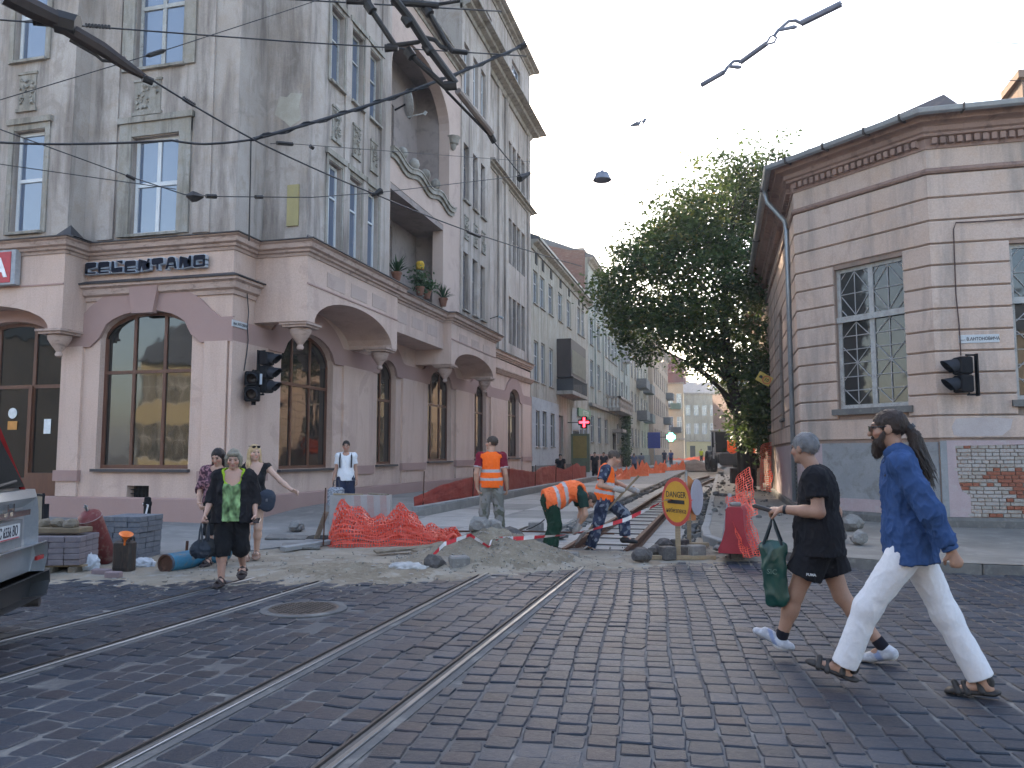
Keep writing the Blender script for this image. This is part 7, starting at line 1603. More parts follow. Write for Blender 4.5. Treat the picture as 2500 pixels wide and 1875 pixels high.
def ring(x, w, z0, z1, tum, rr=0.10, xs=0.0):
    """body cross-section at x: half width w, from z0 to z1 with tumblehome; xs shears the rear face"""
    pts = []
    for y, z in ((-w + 0.06, z0), (-w, z0 + 0.10), (-w - 0.01, z0 + (z1 - z0) * 0.45), (-w + tum * 0.6, z1 - rr), (-w + tum + rr * 0.4, z1), (w - tum - rr * 0.4, z1), (w - tum * 0.6, z1 - rr), (w + 0.01, z0 + (z1 - z0) * 0.45), (w, z0 + 0.10), (w - 0.06, z0)): pts.append((x + xs * (z - z0), y, z))
    return pts
body = loft([ring(0.10, 0.70, 0.42, 0.93, 0.03), ring(0.03, 0.82, 0.40, 1.0, 0.03), ring(0.07, 0.885, 0.38, 1.06, 0.03), ring(0.5, 0.90, 0.32, 1.06, 0.03), ring(2.0, 0.90, 0.30, 1.02, 0.03), ring(3.4, 0.90, 0.30, 1.0, 0.04), ring(4.2, 0.86, 0.34, 0.88, 0.05), ring(4.5, 0.70, 0.40, 0.72, 0.05)], M_carp, "body", car)
def ring2(x, w, z0, z1, tum): return [(x, -w, z0), (x, -w + tum * 0.5, (z0 + z1) / 2), (x, -w + tum, z1 - 0.05), (x, -w + tum + 0.12, z1), (x, w - tum - 0.12, z1), (x, w - tum, z1 - 0.05), (x, w - tum * 0.5, (z0 + z1) / 2), (x, w, z0)]
loft([ring2(0.16, 0.80, 1.02, 1.10, 0.05), ring2(0.26, 0.83, 1.02, 1.35, 0.14), ring2(0.42, 0.84, 1.02, 1.60, 0.20), ring2(0.75, 0.85, 1.02, 1.68, 0.22), ring2(2.2, 0.85, 1.0, 1.66, 0.22), ring2(2.75, 0.84, 1.0, 1.48, 0.20), ring2(3.45, 0.80, 0.96, 1.02, 0.05)], M_carp, "cabin", car)
q = MB(); q.ext([(0.115, -0.66, 1.08), (0.115, 0.66, 1.08), (0.345, 0.56, 1.54), (0.345, -0.56, 1.54)], (-0.012, 0, 0.004)); q.build("rear_window", M_carg, car)
for s_ in (-1, 1):
    q = MB(); q.ext([(0.12, s_ * 0.69, 1.02), (0.20, s_ * 0.80, 1.02), (0.43, s_ * 0.68, 1.57), (0.345, s_ * 0.60, 1.57)], (-0.03, 0, 0.01)); q.build("tail_light", M_red, car)
    for x in (0.85, 3.55):
        q = MB(); M_ = T(x, s_ * 0.80, 0.33, 0, math.pi / 2); q.lathe([(0.20, -0.10), (0.31, -0.10), (0.335, -0.06), (0.335, 0.06), (0.31, 0.10), (0.20, 0.10)], 24, M_, cap=False); wh = q.build("wheel", M_tyre, car, smooth='auto'); q = MB(); q.lathe([(0.205, -0.06), (0.205, 0.06), (0.05, 0.075), (0.0, 0.08)], 20, M_); q.build("rim", M_gut, wh, smooth='auto')
q = MB(); q.box(0.005, -0.36, 0.66, 0.035, 0.36, 0.86); q.build("plate_recess", flat("recess_grey", (0.16, 0.17, 0.18), 0.4), car)
q = MB(); q.box(-0.012, -0.26, 0.735, 0.004, 0.26, 0.835); pl_ = q.build("number_plate", M_plate, car)
MR = Matrix(((0, 0, -1, 0), (-1, 0, 0, 0), (0, 1, 0, 0), (0, 0, 0, 1)))
text("lettering", "ВС 6556 ВО", 0.098, flat("plate_ink", (0.012, 0.014, 0.03), 0.5), Matrix.Translation((-0.0135, 0.0, 0.786)) @ MR, pl_, 0.0008, 0.001, 0.82)
q = MB(); q.box(-0.014, -0.24, 0.737, -0.0115, 0.24, 0.745); q.build("plate_frame_strip", flat("strip_red", (0.35, 0.06, 0.08), 0.5), pl_)
q = MB(); q.box(-0.02, -0.45, 0.885, 0.04, 0.45, 0.925); q.build("chrome_strip", M_chrome, car)
q = MB(); q.box(-0.03, -0.07, 0.90, 0.0, -0.045, 0.985); q.box(-0.03, 0.045, 0.90, 0.0, 0.07, 0.985); q.box(-0.028, -0.045, 0.935, -0.002, 0.045, 0.955); q.build("emblem", M_chrome, car)
loft([ring(0.06, 0.80, 0.44, 0.62, 0.0, 0.03), ring(-0.055, 0.80, 0.44, 0.66, 0.0, 0.05), ring(-0.02, 0.88, 0.44, 0.66, 0.0, 0.05), ring(0.05, 0.925, 0.44, 0.64, 0.0, 0.03), ring(0.45, 0.92, 0.44, 0.62, 0.0, 0.03)], M_carp, "rear_bumper", car)
loft([ring(0.06, 0.80, 0.24, 0.44, 0.0, 0.03), ring(-0.07, 0.84, 0.26, 0.437, 0.0, 0.03), ring(-0.06, 0.89, 0.26, 0.437, 0.0, 0.03), ring(0.05, 0.91, 0.25, 0.437, 0.0, 0.03), ring(0.5, 0.91, 0.24, 0.437, 0.0, 0.03)], M_carb, "lower_bumper", car)
q = MB(); q.tube([(0.25, -0.62, 0.23), (-0.07, -0.62, 0.225)], 0.035, 10); q.build("exhaust_pipe", M_lip, car, smooth='auto')
q = MB(); q.tube([(0.095, 0.1, 1.09), (0.10, -0.45, 1.13)], 0.012, 6); q.mbox(T(0.09, 0.12, 1.09), 0.05, 0.07, 0.05, 0.01); q.build("rear_wiper", M_carb, car)
for s_ in (-1, 1): q = MB(); q.box(-0.04, s_ * 0.62 - 0.08, 0.54, -0.06, s_ * 0.62 + 0.08, 0.57); q.build("reflector", M_red, car)
for x0, x1 in ((0.5, 1.25), (1.3, 2.25), (2.3, 2.85)):
    for s_ in (-1, 1): q = MB(); q.ext([(x0, s_ * 0.835, 1.08), (x1, s_ * 0.835, 1.08), (x1 - (0.1 if x1 < 2.8 else 0.35), s_ * 0.685, 1.54 if x1 < 2.8 else 1.42), (x0 + 0.05, s_ * 0.685, 1.54)], (0, s_ * 0.012, 0.003)); q.build("side_window", M_carg, car)
p = dp(1772, 1110, 74); dg = empty("digger", (p.x, p.y, 0.0), "dark backhoe digger standing on the far track bed under the tree", "digger", None, R_(8)); dg.scale = (1.3,) * 3
M_dig = pm("digger_dark_paint", (0.07, 0.07, 0.072), (0.05, 0.05, 0.052), rough=0.5); M_digw = flat("digger_pale_paint", (0.34, 0.34, 0.33), 0.5)
for x in (-1.0, 1.0):
    for y, r in ((-0.9, 0.58), (1.4, 0.75)):
        q = MB(); M_ = T(x, y, r, 0, 0, math.pi / 2); q.lathe([(r * 0.5, -0.2), (r * 0.9, -0.22), (r, -0.14), (r, 0.14), (r * 0.9, 0.22), (r * 0.5, 0.2)], 20, M_, cap=False); wh = q.build("wheel", M_tyre, dg, smooth='auto'); q = MB(); q.lathe([(r * 0.52, -0.12), (r * 0.5, 0.12), (0, 0.14)], 14, M_); q.build("rim", M_digw, wh)
q = MB(); q.mbox(T(0, 0.3, 0.95), 1.5, 3.6, 0.7, 0.1); q.mbox(T(0, -1.6, 0.9), 1.3, 0.5, 0.9, 0.08); q.build("chassis", M_dig, dg)
q = MB()
for x in (-0.78, 0.62):
    for y0, y1 in ((-0.3, -0.1), (1.3, 1.2)): q.tube([(x, y0, 1.3), (x, y1, 2.85)], 0.06, 6)
q.mbox(T(-0.08, 0.55, 2.9), 1.6, 1.6, 0.12, 0.04); q.build("cab_frame", M_digw, dg)
q = MB(); q.box(-0.74, -0.22, 1.35, 0.58, -0.2, 2.8); q.box(-0.80, -0.1, 1.35, -0.78, 1.2, 2.8); q.build("cab_glass", M_carg, dg)
for pts, nm in (([(1.0, -1.5, 1.0), (1.3, -1.7, 2.4), (1.5, -2.2, 3.3)], "boom"), ([(1.5, -2.2, 3.3), (1.9, -3.2, 2.2), (2.0, -3.3, 1.2)], "dipper_arm")): q = MB(); q.tube([Vector(v) for v in pts], [0.24, 0.2, 0.16], 6); q.build(nm, M_dig, dg)
q = MB(); q.mbox(T(1.95, -3.3, 0.75, 0.3, 0.3), 0.8, 0.7, 0.8, 0.1); q.build("bucket", M_dig, dg); q = MB(); q.mbox(T(1.6, -0.2, 1.35), 0.9, 1.4, 1.1, 0.1); q.build("engine_cover", M_dig, dg)
q = MB(); q.tube([(-1.02, -1.3, 0.2), (-1.02, -1.35, 1.7)], 0.06, 6); q.build("stabiliser", M_digw, dg)
# ================================================================== PEOPLE: bodies and clothes grown as smooth distance fields
def _smin(a, b, k):
    h = np.clip(0.5 + 0.5 * (b - a) / k, 0, 1); return b + (a - b) * h - k * h * (1 - h)
class Field:
    def __init__(s, lo, hi, h):
        s.lo = np.array(lo, float) - 3 * h; s.h = h; s.n = np.ceil((np.array(hi) - s.lo) / h).astype(int) + 4
        s.F = np.full(s.n, 9.0, np.float32)
    def _box(s, lo, hi, m):
        a = np.maximum(0, np.floor((np.minimum(lo, hi) - m - s.lo) / s.h).astype(int)); b = np.minimum(s.n, np.ceil((np.maximum(lo, hi) + m - s.lo) / s.h).astype(int) + 1)
        if np.any(b <= a): return None
        g = [s.lo[i] + s.h * np.arange(a[i], b[i]) for i in range(3)]
        return tuple(slice(a[i], b[i]) for i in range(3)), np.meshgrid(*g, indexing='ij')
    def _put(s, sl, d, k, op):
        A = s.F[sl]
        if op == 'u': s.F[sl] = _smin(A, d, k) if k > 0 else np.minimum(A, d)
        elif op == 's': s.F[sl] = -_smin(-A, d, k) if k > 0 else np.maximum(A, -d)
    def cap(s, a, b, ra, rb, k=0.03, op='u', sq=None):
        """tapered limb; sq=(axis vector, factor) squeezes the section along that axis"""
        a = np.array(a, float); b = np.array(b, float); R = max(ra, rb)
        q = s._box(np.minimum(a, b), np.maximum(a, b), R * (1 if sq is None else max(1, sq[1])) + k + 2 * s.h)
        if q is None: return s
        sl, (X, Y, Z) = q; d = b - a; L2 = max(d.dot(d), 1e-9)
        px, py, pz = X - a[0], Y - a[1], Z - a[2]
        t = np.clip((px * d[0] + py * d[1] + pz * d[2]) / L2, 0, 1)
        ex, ey_, ez = px - t * d[0], py - t * d[1], pz - t * d[2]
        if sq is not None:
            ax = np.array(sq[0], float); ax /= np.linalg.norm(ax); f = sq[1]; c = ex * ax[0] + ey_ * ax[1] + ez * ax[2]; g = (1 / f - 1)
            ex, ey_, ez = ex + c * g * ax[0], ey_ + c * g * ax[1], ez + c * g * ax[2]
        s._put(sl, np.sqrt(ex * ex + ey_ * ey_ + ez * ez) - (ra + (rb - ra) * t), k, op); return s
    def ell(s, c, r, k=0.03, M=None, op='u'):
        """ellipsoid; M (3x3, columns = local axes) orients it"""
        c = np.array(c, float); r = np.array(r, float); q = s._box(c, c, max(r) + k + 2 * s.h)
        if q is None: return s
        sl, (X, Y, Z) = q; px, py, pz = X - c[0], Y - c[1], Z - c[2]
        if M is not None: px, py, pz = (px * M[0][0] + py * M[1][0] + pz * M[2][0], px * M[0][1] + py * M[1][1] + pz * M[2][1], px * M[0][2] + py * M[1][2] + pz * M[2][2])
        k0 = np.sqrt((px / r[0]) ** 2 + (py / r[1]) ** 2 + (pz / r[2]) ** 2); k1 = np.sqrt((px / r[0] ** 2) ** 2 + (py / r[1] ** 2) ** 2 + (pz / r[2] ** 2) ** 2) + 1e-9
        s._put(sl, k0 * (k0 - 1) / k1, k, op); return s
    def cut(s, p, n):
        """keep the side where (x-p).n < 0"""
        n = np.array(n, float); n /= np.linalg.norm(n); g = [s.lo[i] + s.h * np.arange(s.n[i]) for i in range(3)]
        d = (g[0] - p[0])[:, None, None] * n[0] + (g[1] - p[1])[None, :, None] * n[1] + (g[2] - p[2])[None, None, :] * n[2]
        s.F = np.maximum(s.F, d.astype(np.float32)); return s
    def mesh(s):
        F = s.F; S = F < 0; n = np.array(F.shape)
        c = np.zeros(n - 1, np.int8)
        for i in (0, 1):
            for j in (0, 1):
                for k in (0, 1): c += S[i:n[0] - 1 + i, j:n[1] - 1 + j, k:n[2] - 1 + k]
        act = (c > 0) & (c < 8); I = np.argwhere(act); idx = np.full(n - 1, -1, np.int32); idx[act] = np.arange(len(I))
        P = np.zeros((len(I), 3)); cnt = np.zeros(len(I))
        co = [(i, j, k) for i in (0, 1) for j in (0, 1) for k in (0, 1)]
        for a in co:
            for b in co:
                if sum(b) - sum(a) == 1 and all(y >= x for x, y in zip(a, b)):
                    fa = F[I[:, 0] + a[0], I[:, 1] + a[1], I[:, 2] + a[2]]; fb = F[I[:, 0] + b[0], I[:, 1] + b[1], I[:, 2] + b[2]]
                    m = (fa < 0) != (fb < 0); t = np.where(m, fa / np.where(m, fa - fb, 1), 0)[:, None]
                    P += np.where(m[:, None], np.array(a) + t * (np.array(b) - np.array(a)), 0); cnt += m
        P = (I + P / cnt[:, None]) * s.h + s.lo; Q = []
        for ax in range(3):
            o = [(1, 2), (2, 0), (0, 1)][ax]; lo = [slice(None)] * 3; hi = [slice(None)] * 3; lo[ax] = slice(0, n[ax] - 1); hi[ax] = slice(1, n[ax])
            A = S[tuple(lo)]; B = S[tuple(hi)]; E = np.argwhere(A != B); E = E[(E[:, o[0]] > 0) & (E[:, o[1]] > 0) & (E[:, o[0]] < n[o[0]] - 1) & (E[:, o[1]] < n[o[1]] - 1)]
            if not len(E): continue
            u = np.zeros(3, int); u[o[0]] = 1; v = np.zeros(3, int); v[o[1]] = 1
            g = lambda e: idx[e[:, 0], e[:, 1], e[:, 2]]
            q = np.stack([g(E), g(E - u), g(E - u - v), g(E - v)], 1); fl = A[E[:, 0], E[:, 1], E[:, 2]]
            q[~fl] = q[~fl][:, ::-1]; Q.append(q)
        Q = np.concatenate(Q); Q = Q[(Q >= 0).all(1)]
        return P, Q
def vnoise(P, sc, seed=0):
    out = np.empty(len(P));
    for i, p in enumerate(P): out[i] = mnoise.noise(Vector((p[0] * sc[0] + seed, p[1] * sc[1], p[2] * sc[2])))
    return out
def vcol_mat(name, rough=0.6, bump=0.0, bs=200, spec=0.3, sheen=0.0, sub=0.0):
    if name in MATS: return MATS[name]
    m, t = newmat(name); a = t.add("ShaderNodeAttribute", attribute_name="Col"); n = t.noise(t.coord(), 60, 4, 0.6)
    t.link(t.mix(0.25, a.outputs["Color"], t.mix(t.ramp(n, 0.3, 0.7), (0.8, 0.8, 0.8), (1.2, 1.2, 1.2)), 'MULTIPLY'), t.b.inputs["Base Color"])
    t.b.inputs["Roughness"].default_value = rough; t.b.inputs["Specular IOR Level"].default_value = spec
    if sub: t.b.inputs["Subsurface Weight"].default_value = sub; t.b.inputs["Subsurface Radius"].default_value = (0.02, 0.008, 0.004); t.b.inputs["Subsurface Scale"].default_value = 0.5
    if bump: t.bump(t.noise(t.coord(), bs, 3, 0.6), bump, 0.004)
    return m
M_skin = vcol_mat("skin", 0.55, 0.1, 90, 0.35, sub=0.08); M_cloth = vcol_mat("woven_cloth", 0.9, 0.25, 220, 0.15); M_hair = vcol_mat("hair", 0.55, 0.6, 130, 0.3); M_shoe = vcol_mat("shoe_leather", 0.6, 0.1, 150, 0.3)
def grow_obj(F, name, mat, parent, colf, wrinkle=0.0, wsc=(9, 9, 5), seed=0, **k):
    P, Q = F.mesh()
    if wrinkle:
        me0 = npmesh("tmp", P, Q); N = np.empty(len(P) * 3, np.float32); me0.vertices.foreach_get("normal", N); N = N.reshape(-1, 3); bpy.data.meshes.remove(me0)
        wsc = tuple(x * 1.25 for x in wsc); w = np.clip(1 - np.abs(vnoise(P, wsc, seed)) * 3, 0, 1) ** 2; w2 = np.clip(1 - np.abs(vnoise(P, tuple(x * 2.1 for x in wsc), seed + 5)) * 3, 0, 1) ** 2
        P = P + N * (w * 1.1 + w2 * 0.6 - 0.5)[:, None] * wrinkle
    me = npmesh(name, P, Q)
    col = np.ones((len(P), 4), np.float32); c = np.asarray(colf(P) if callable(colf) else colf, np.float32); col[:, :3] = c
    at = me.color_attributes.new("Col", 'FLOAT_COLOR', 'POINT'); at.data.foreach_set("color", col.ravel())
    return link_mesh(name, me, mat, parent, smooth=True, **k)
def strands(o, hc, col, root, n):
    """loose hair blades lying over a hair surface"""
    vs = o.data.vertices; rn = random.Random(len(vs)); q = MB()
    for k in range(n):
        v = vs[rn.randrange(len(vs))]; d = Vector((rn.gauss(0, 0.35), -0.35 + rn.gauss(0, 0.3), -0.8)); d = d - v.normal * d.dot(v.normal) * 0.9 + v.normal * 0.28; L = rn.uniform(0.015, 0.04); s = v.normal.cross(d).normalized() * 0.0016
        q.add([v.co - s, v.co + s, v.co + d * L], [(0, 1, 2)])
    q.build("hair_wisps", flat("wisp_%d" % int(col[0] * 1000), tuple(col), 0.6), root)
V3 = lambda *a: np.array(a, float)

def person(name_label, loc, face, J, H=0.010, skin=(0.36, 0.20, 0.14), hair=None, sex='m', arms=None, fat=1.0, garments=(), shoes=None, look=(0, 0), group=None, lips=None, beard=None, fingers=None, props=(), hairf=None):
    """J: joints in local metres (x right, y forward, z up). face: heading angle of local +y (world, about z). look: head (yaw, pitch)"""
    root = empty("person", loc, name_label, "person", group, face)
    s = J.get('s', 1.0)
    hc = V3(*J['head']); nb = V3(*J['neck']); pel = V3(*J['pelvis']); ch = V3(*J['chest'])
    cy, sy = math.cos(look[0]), math.sin(look[0]); cp, sp = math.cos(look[1]), math.sin(look[1])
    Rz = np.array([[cy, -sy, 0], [sy, cy, 0], [0, 0, 1.0]]); Rx = np.array([[1, 0, 0], [0, cp, -sp], [0, sp, cp]]); HM = Rz @ Rx
    hp = lambda x, y, z: hc + HM @ V3(x, y, z) * s
    spine = (nb - pel) / np.linalg.norm(nb - pel); sho = V3(*J['shL']) - V3(*J['shR']); lat = sho / np.linalg.norm(sho); fwd = np.cross(spine, -lat); fwd /= np.linalg.norm(fwd); lat = np.cross(fwd, spine) * -1
    TM = np.stack([-lat, fwd, spine], 1)
    tp = lambda b, x, y, z: b + TM @ V3(x, y, z)
    keys = [k for k in J if k != 's']; P = np.array([J[k] for k in keys])
    lo, hi = P.min(0) - 0.28, P.max(0) + 0.28; lo[2] = min(lo[2], -0.02) ;
    F = Field(lo, hi, H)
    bf = 1.0 if sex == 'm' else 0.9
    def torso(G, g, k=0.06):
        G.ell(tp(ch, 0, 0.0, 0.02), V3(0.165 * bf * fat + g, 0.108 * fat + g, 0.20 + g), k, TM)
        G.ell(tp((ch + pel) / 2, 0, 0.012 * fat, -0.02), V3(0.142 * bf * fat + g, 0.102 * fat + g + (fat - 1) * 0.05, 0.19 + g), k, TM)
        G.ell(tp(pel, 0, -0.008, 0.03), V3(0.165 * fat + g, 0.118 * fat + g, 0.145 + g), k, TM)
        G.cap(J['shL'], J['shR'], 0.062 + g, 0.062 + g, k)
        if sex == 'f':
            for sgn in (-1, 1): G.ell(tp(ch, sgn * 0.075, 0.075 * fat, -0.03), V3(0.07 + g, 0.062 + g, 0.07 + g), 0.04, TM)
    torso(F, 0.0)
    F.cap(nb - spine * 0.03, hc - HM @ V3(0, 0.015, 0.06) * s, 0.058 * s, 0.054 * s, 0.03)
    F.ell(hp(0, -0.012, 0.022), V3(0.074, 0.096, 0.092) * s, 0.02, HM); F.ell(hp(0, 0.022, -0.045), V3(0.06, 0.066, 0.072) * s, 0.03, HM)
    F.ell(hp(0, 0.062, -0.098), V3(0.026, 0.022, 0.02) * s, 0.025, HM); F.cap(hp(0, 0.088, 0.008), hp(0, 0.108, -0.035), 0.011 * s, 0.016 * s, 0.012); F.ell(hp(0, 0.075, 0.025), V3(0.055, 0.022, 0.015) * s, 0.015, HM)
    for sg_ in (-1, 1):
        F.ell(hp(sg_ * 0.033, 0.092, 0.003), V3(0.018, 0.012, 0.012) * s, 0.012, HM, 's'); F.ell(hp(sg_ * 0.033, 0.080, 0.002), V3(0.014, 0.012, 0.011) * s, 0.004, HM)
        F.ell(hp(sg_ * 0.076, -0.008, -0.008), V3(0.012, 0.022, 0.034) * s, 0.008, HM); F.ell(hp(sg_ * 0.042, 0.06, -0.03), V3(0.025, 0.025, 0.022) * s, 0.02, HM)
    F.ell(hp(0, 0.082, -0.067), V3(0.024, 0.013, 0.011) * s, 0.01, HM)
    hands = {}
    for sd, sg_ in (('L', -1), ('R', 1)):
        a, b, c = V3(*J['sh' + sd]), V3(*J['el' + sd]), V3(*J['wr' + sd]); k_ = fat ** 0.5 * (1 if sex == 'm' else 0.86)
        F.cap(a, b, 0.052 * k_, 0.042 * k_, 0.04); F.cap(b, b + (c - b) * 0.4, 0.043 * k_, 0.043 * k_, 0.02); F.cap(b + (c - b) * 0.35, c, 0.042 * k_, 0.028 * k_, 0.02)
        hd = V3(*J['hn' + sd]) - c; hl = np.linalg.norm(hd); hd /= hl
        pn = V3(*(fingers or {}).get(sd + 'n', (sg_ * -1.0, 0, 0)))       # palm normal
        pn = pn - hd * pn.dot(hd); pn /= np.linalg.norm(pn); sd_v = np.cross(hd, pn)
        if sd_v[1] < 0: sd_v = -sd_v
        pc = c + hd * 0.055
        F.cap(c, c + hd * 0.085, 0.026, 0.040, 0.02, sq=(pn, 0.52))
        curl = (fingers or {}).get(sd, 0.5)
        for i, (o, L) in enumerate(((0.028, 0.070), (0.010, 0.078), (-0.009, 0.072), (-0.026, 0.056))):
            p0 = c + hd * 0.08 + sd_v * o; a1 = curl * 0.7; d1 = hd * math.cos(a1) + pn * math.sin(a1); p1 = p0 + d1 * L * 0.45; a2 = curl * 1.9; d2 = hd * math.cos(a2) + pn * math.sin(a2); p2 = p1 + d2 * L * 0.32; a3 = curl * 2.6; d3 = hd * math.cos(a3) + pn * math.sin(a3); p3 = p2 + d3 * L * 0.25
            F.cap(p0, p1, 0.0105, 0.0098, 0.006); F.cap(p1, p2, 0.0098, 0.009, 0.003); F.cap(p2, p3, 0.009, 0.0078, 0.003)
        t0 = c + hd * 0.03 + sd_v * 0.025; t1 = t0 + (hd * 0.55 + sd_v * 0.7 + pn * 0.35) * 0.042; t2 = t1 + (hd * 0.85 + sd_v * 0.1 + pn * 0.5 * curl * 2) * 0.036
        F.cap(t0, t1, 0.014, 0.0125, 0.012); F.cap(t1, t2, 0.012, 0.009, 0.004)
        hands[sd] = c + hd * 0.1
    lf = fat ** 0.6
    for sd in 'LR':
        a, b, c = V3(*J['hip' + sd]), V3(*J['kn' + sd]), V3(*J['an' + sd]); t = V3(*J['toe' + sd])
        F.cap(a, b, 0.088 * lf, 0.056 * lf, 0.05); F.cap(b, b + (c - b) * 0.35, 0.054 * lf, 0.056 * lf, 0.03); F.cap(b + (c - b) * 0.3, c, 0.055 * lf, 0.036, 0.03)
        back = (c - t); back[2] = 0; back /= max(np.linalg.norm(back), 1e-6);
        F.cap(c + V3(0, 0, -0.03) + back * 0.025, c + (t - c) * 0.5, 0.034, 0.036, 0.025); F.cap(c + (t - c) * 0.45, t, 0.036, 0.026, 0.02, sq=(V3(0, 0, 1), 0.75))
    hcol = np.array(hair if hair is not None else (0.03, 0.02, 0.015)); sk = np.array(skin); lp_ = np.array(lips if lips is not None else sk * V3(1.1, 0.72, 0.72))
    def skincol(P):
        C = np.tile(sk, (len(P), 1)); L = (P - hc) @ HM / s
        m = (np.linalg.norm(P - hc, axis=1) < 0.17)
        n = vnoise(P, (7, 7, 7)); C *= (1 + 0.10 * n)[:, None]
        for sg_ in (-1, 1):
            e = m & (np.abs(L[:, 0] - sg_ * 0.034) < 0.02) & (np.abs(L[:, 2] - 0.028) < 0.0055) & (L[:, 1] > 0.04); C[e] = hcol * 0.8 + sk * 0.1
            e = m & (((L[:, 0] - sg_ * 0.033) / 0.016) ** 2 + ((L[:, 2] - 0.003) / 0.008) ** 2 < 1) & (L[:, 1] > 0.04); C[e] = (0.03, 0.02, 0.018)
            ck = m & (np.hypot(L[:, 0] - sg_ * 0.045, L[:, 2] + 0.035) < 0.022) & (L[:, 1] > 0.03); C[ck] *= V3(1.1, 0.88, 0.86)
        e = m & (((L[:, 0]) / 0.025) ** 2 + ((L[:, 2] + 0.068) / 0.011) ** 2 < 1) & (L[:, 1] > 0.05); C[e] = lp_
        return C
    body = grow_obj(F, "body", M_skin, root, skincol)
    if hair is not None:
        G = Field(hc - 0.22 - (0.35 if hairf else 0), hc + 0.24, min(H, 0.008));
        G.ell(hp(0, -0.018, 0.032), V3(0.083, 0.104, 0.094) * s, 0, HM)
        G.ell(hp(0, 0.115, -0.035), V3(0.075, 0.085, 0.085) * s, 0.015, HM, 's')
        if sex == 'm': G.ell(hp(0, 0.03, -0.115), V3(0.12, 0.10, 0.09) * s, 0.02, HM, 's'); G.ell(hp(0, -0.07, -0.135), V3(0.12, 0.1, 0.07) * s, 0.02, HM, 's')
        if hairf: hairf(G, hp, HM, s)
        ho = grow_obj(G, "hair", M_hair, root, lambda P: np.clip(hcol * (1 + 0.45 * vnoise(P, (30, 30, 8)))[:, None], 0, 1), 0.006, (34, 34, 9))
        if H < 0.012: strands(ho, hc, hcol, root, 900 if H < 0.009 else 400)
    if beard is not None:
        G = Field(hc - 0.25, hc + 0.15, 0.008); beard(G, hp, HM, s); ho = grow_obj(G, "beard", M_hair, root, hcol, 0.004, (40, 40, 15)); strands(ho, hc, hcol, root, 500)
    ctx = dict(root=root, J=J, tp=tp, hp=hp, TM=TM, torso=torso, lo=lo, hi=hi, H=H, fat=fat, lf=lf, pel=pel, ch=ch, nb=nb, hc=hc, spine=spine, sex=sex, hands=hands, fwd=fwd, lat=lat, body=body)
    for g_ in garments: g_(ctx)
    if shoes: shoes(ctx)
    for p_ in props: p_(ctx)
    return root, ctx
def shirt(col, name="shirt", g=0.016, hem=0.0, sleeve=0.55, neck=0.0, wr=0.007, sl_g=0.016, open_front=False, colf=None, loose=0.0, vneck=0.05, seed=1, armhole=False):
    """hem: metres below pelvis joint; sleeve: 0 none, 0..1 upper arm, 1..2 forearm"""
    def f(c):
        J = c['J']; G = Field(c['lo'], c['hi'], c['H']); c['torso'](G, g)
        if hem > 0:
            tp = c['tp']; pel = c['pel']; fat = c['fat']
            G.cap(tp(pel, 0, 0, 0.05), tp(pel, 0, 0, -hem - 0.06), 0.158 * fat + g + loose * 0.5, 0.172 * fat + g + loose, 0.06, sq=(c['fwd'], 0.76 + (fat - 1) * 0.2))
        for sd in 'LR':
            a, b, w = V3(*J['sh' + sd]), V3(*J['el' + sd]), V3(*J['wr' + sd]); k_ = c['fat'] ** 0.5 * (1 if c['sex'] == 'm' else 0.88)
            if sleeve > 0:
                t = min(1, sleeve); e = a + (b - a) * t; S = Field(c['lo'], c['hi'], c['H']); S.cap(a, e + (b - a) * 0.12, 0.056 * k_ + sl_g, 0.05 * k_ + sl_g * 1.15, 0.02)
                if sleeve > 1: e = b + (w - b) * (sleeve - 1); S.cap(b, e + (w - b) * 0.12, 0.046 * k_ + sl_g, 0.036 * k_ + sl_g, 0.03); S.cut(e, w - b)
                else: S.cut(e, b - a)
                G.F = _smin(G.F, S.F, 0.03)
            elif armhole:
                G.cap(a + (a - b) * 0.1, b, 0.055, 0.055, 0.01, 's')
        G.cut(c['tp'](c['pel'], 0, 0, -hem), -c['spine'])
        nb = c['nb']; hc = c['hc']; G.cap(nb - c['spine'] * 0.015 + c['fwd'] * vneck, hc + c['fwd'] * vneck, 0.078 + neck, 0.10 + neck, 0.01, 's')
        if neck > 0.02: G.ell(c['tp'](nb, 0, 0.11, -0.06), V3(0.09 + neck * 0.3, 0.12, 0.10 + neck), 0.01, c['TM'], 's')
        if open_front: G.ell(c['tp'](c['ch'], 0, 0.20, -0.18), V3(0.105, 0.18, 0.62), 0.01, c['TM'], 's')
        grow_obj(G, name, M_cloth, c['root'], colf(c) if colf else col, wr, (9, 9, 5), seed)
    return f
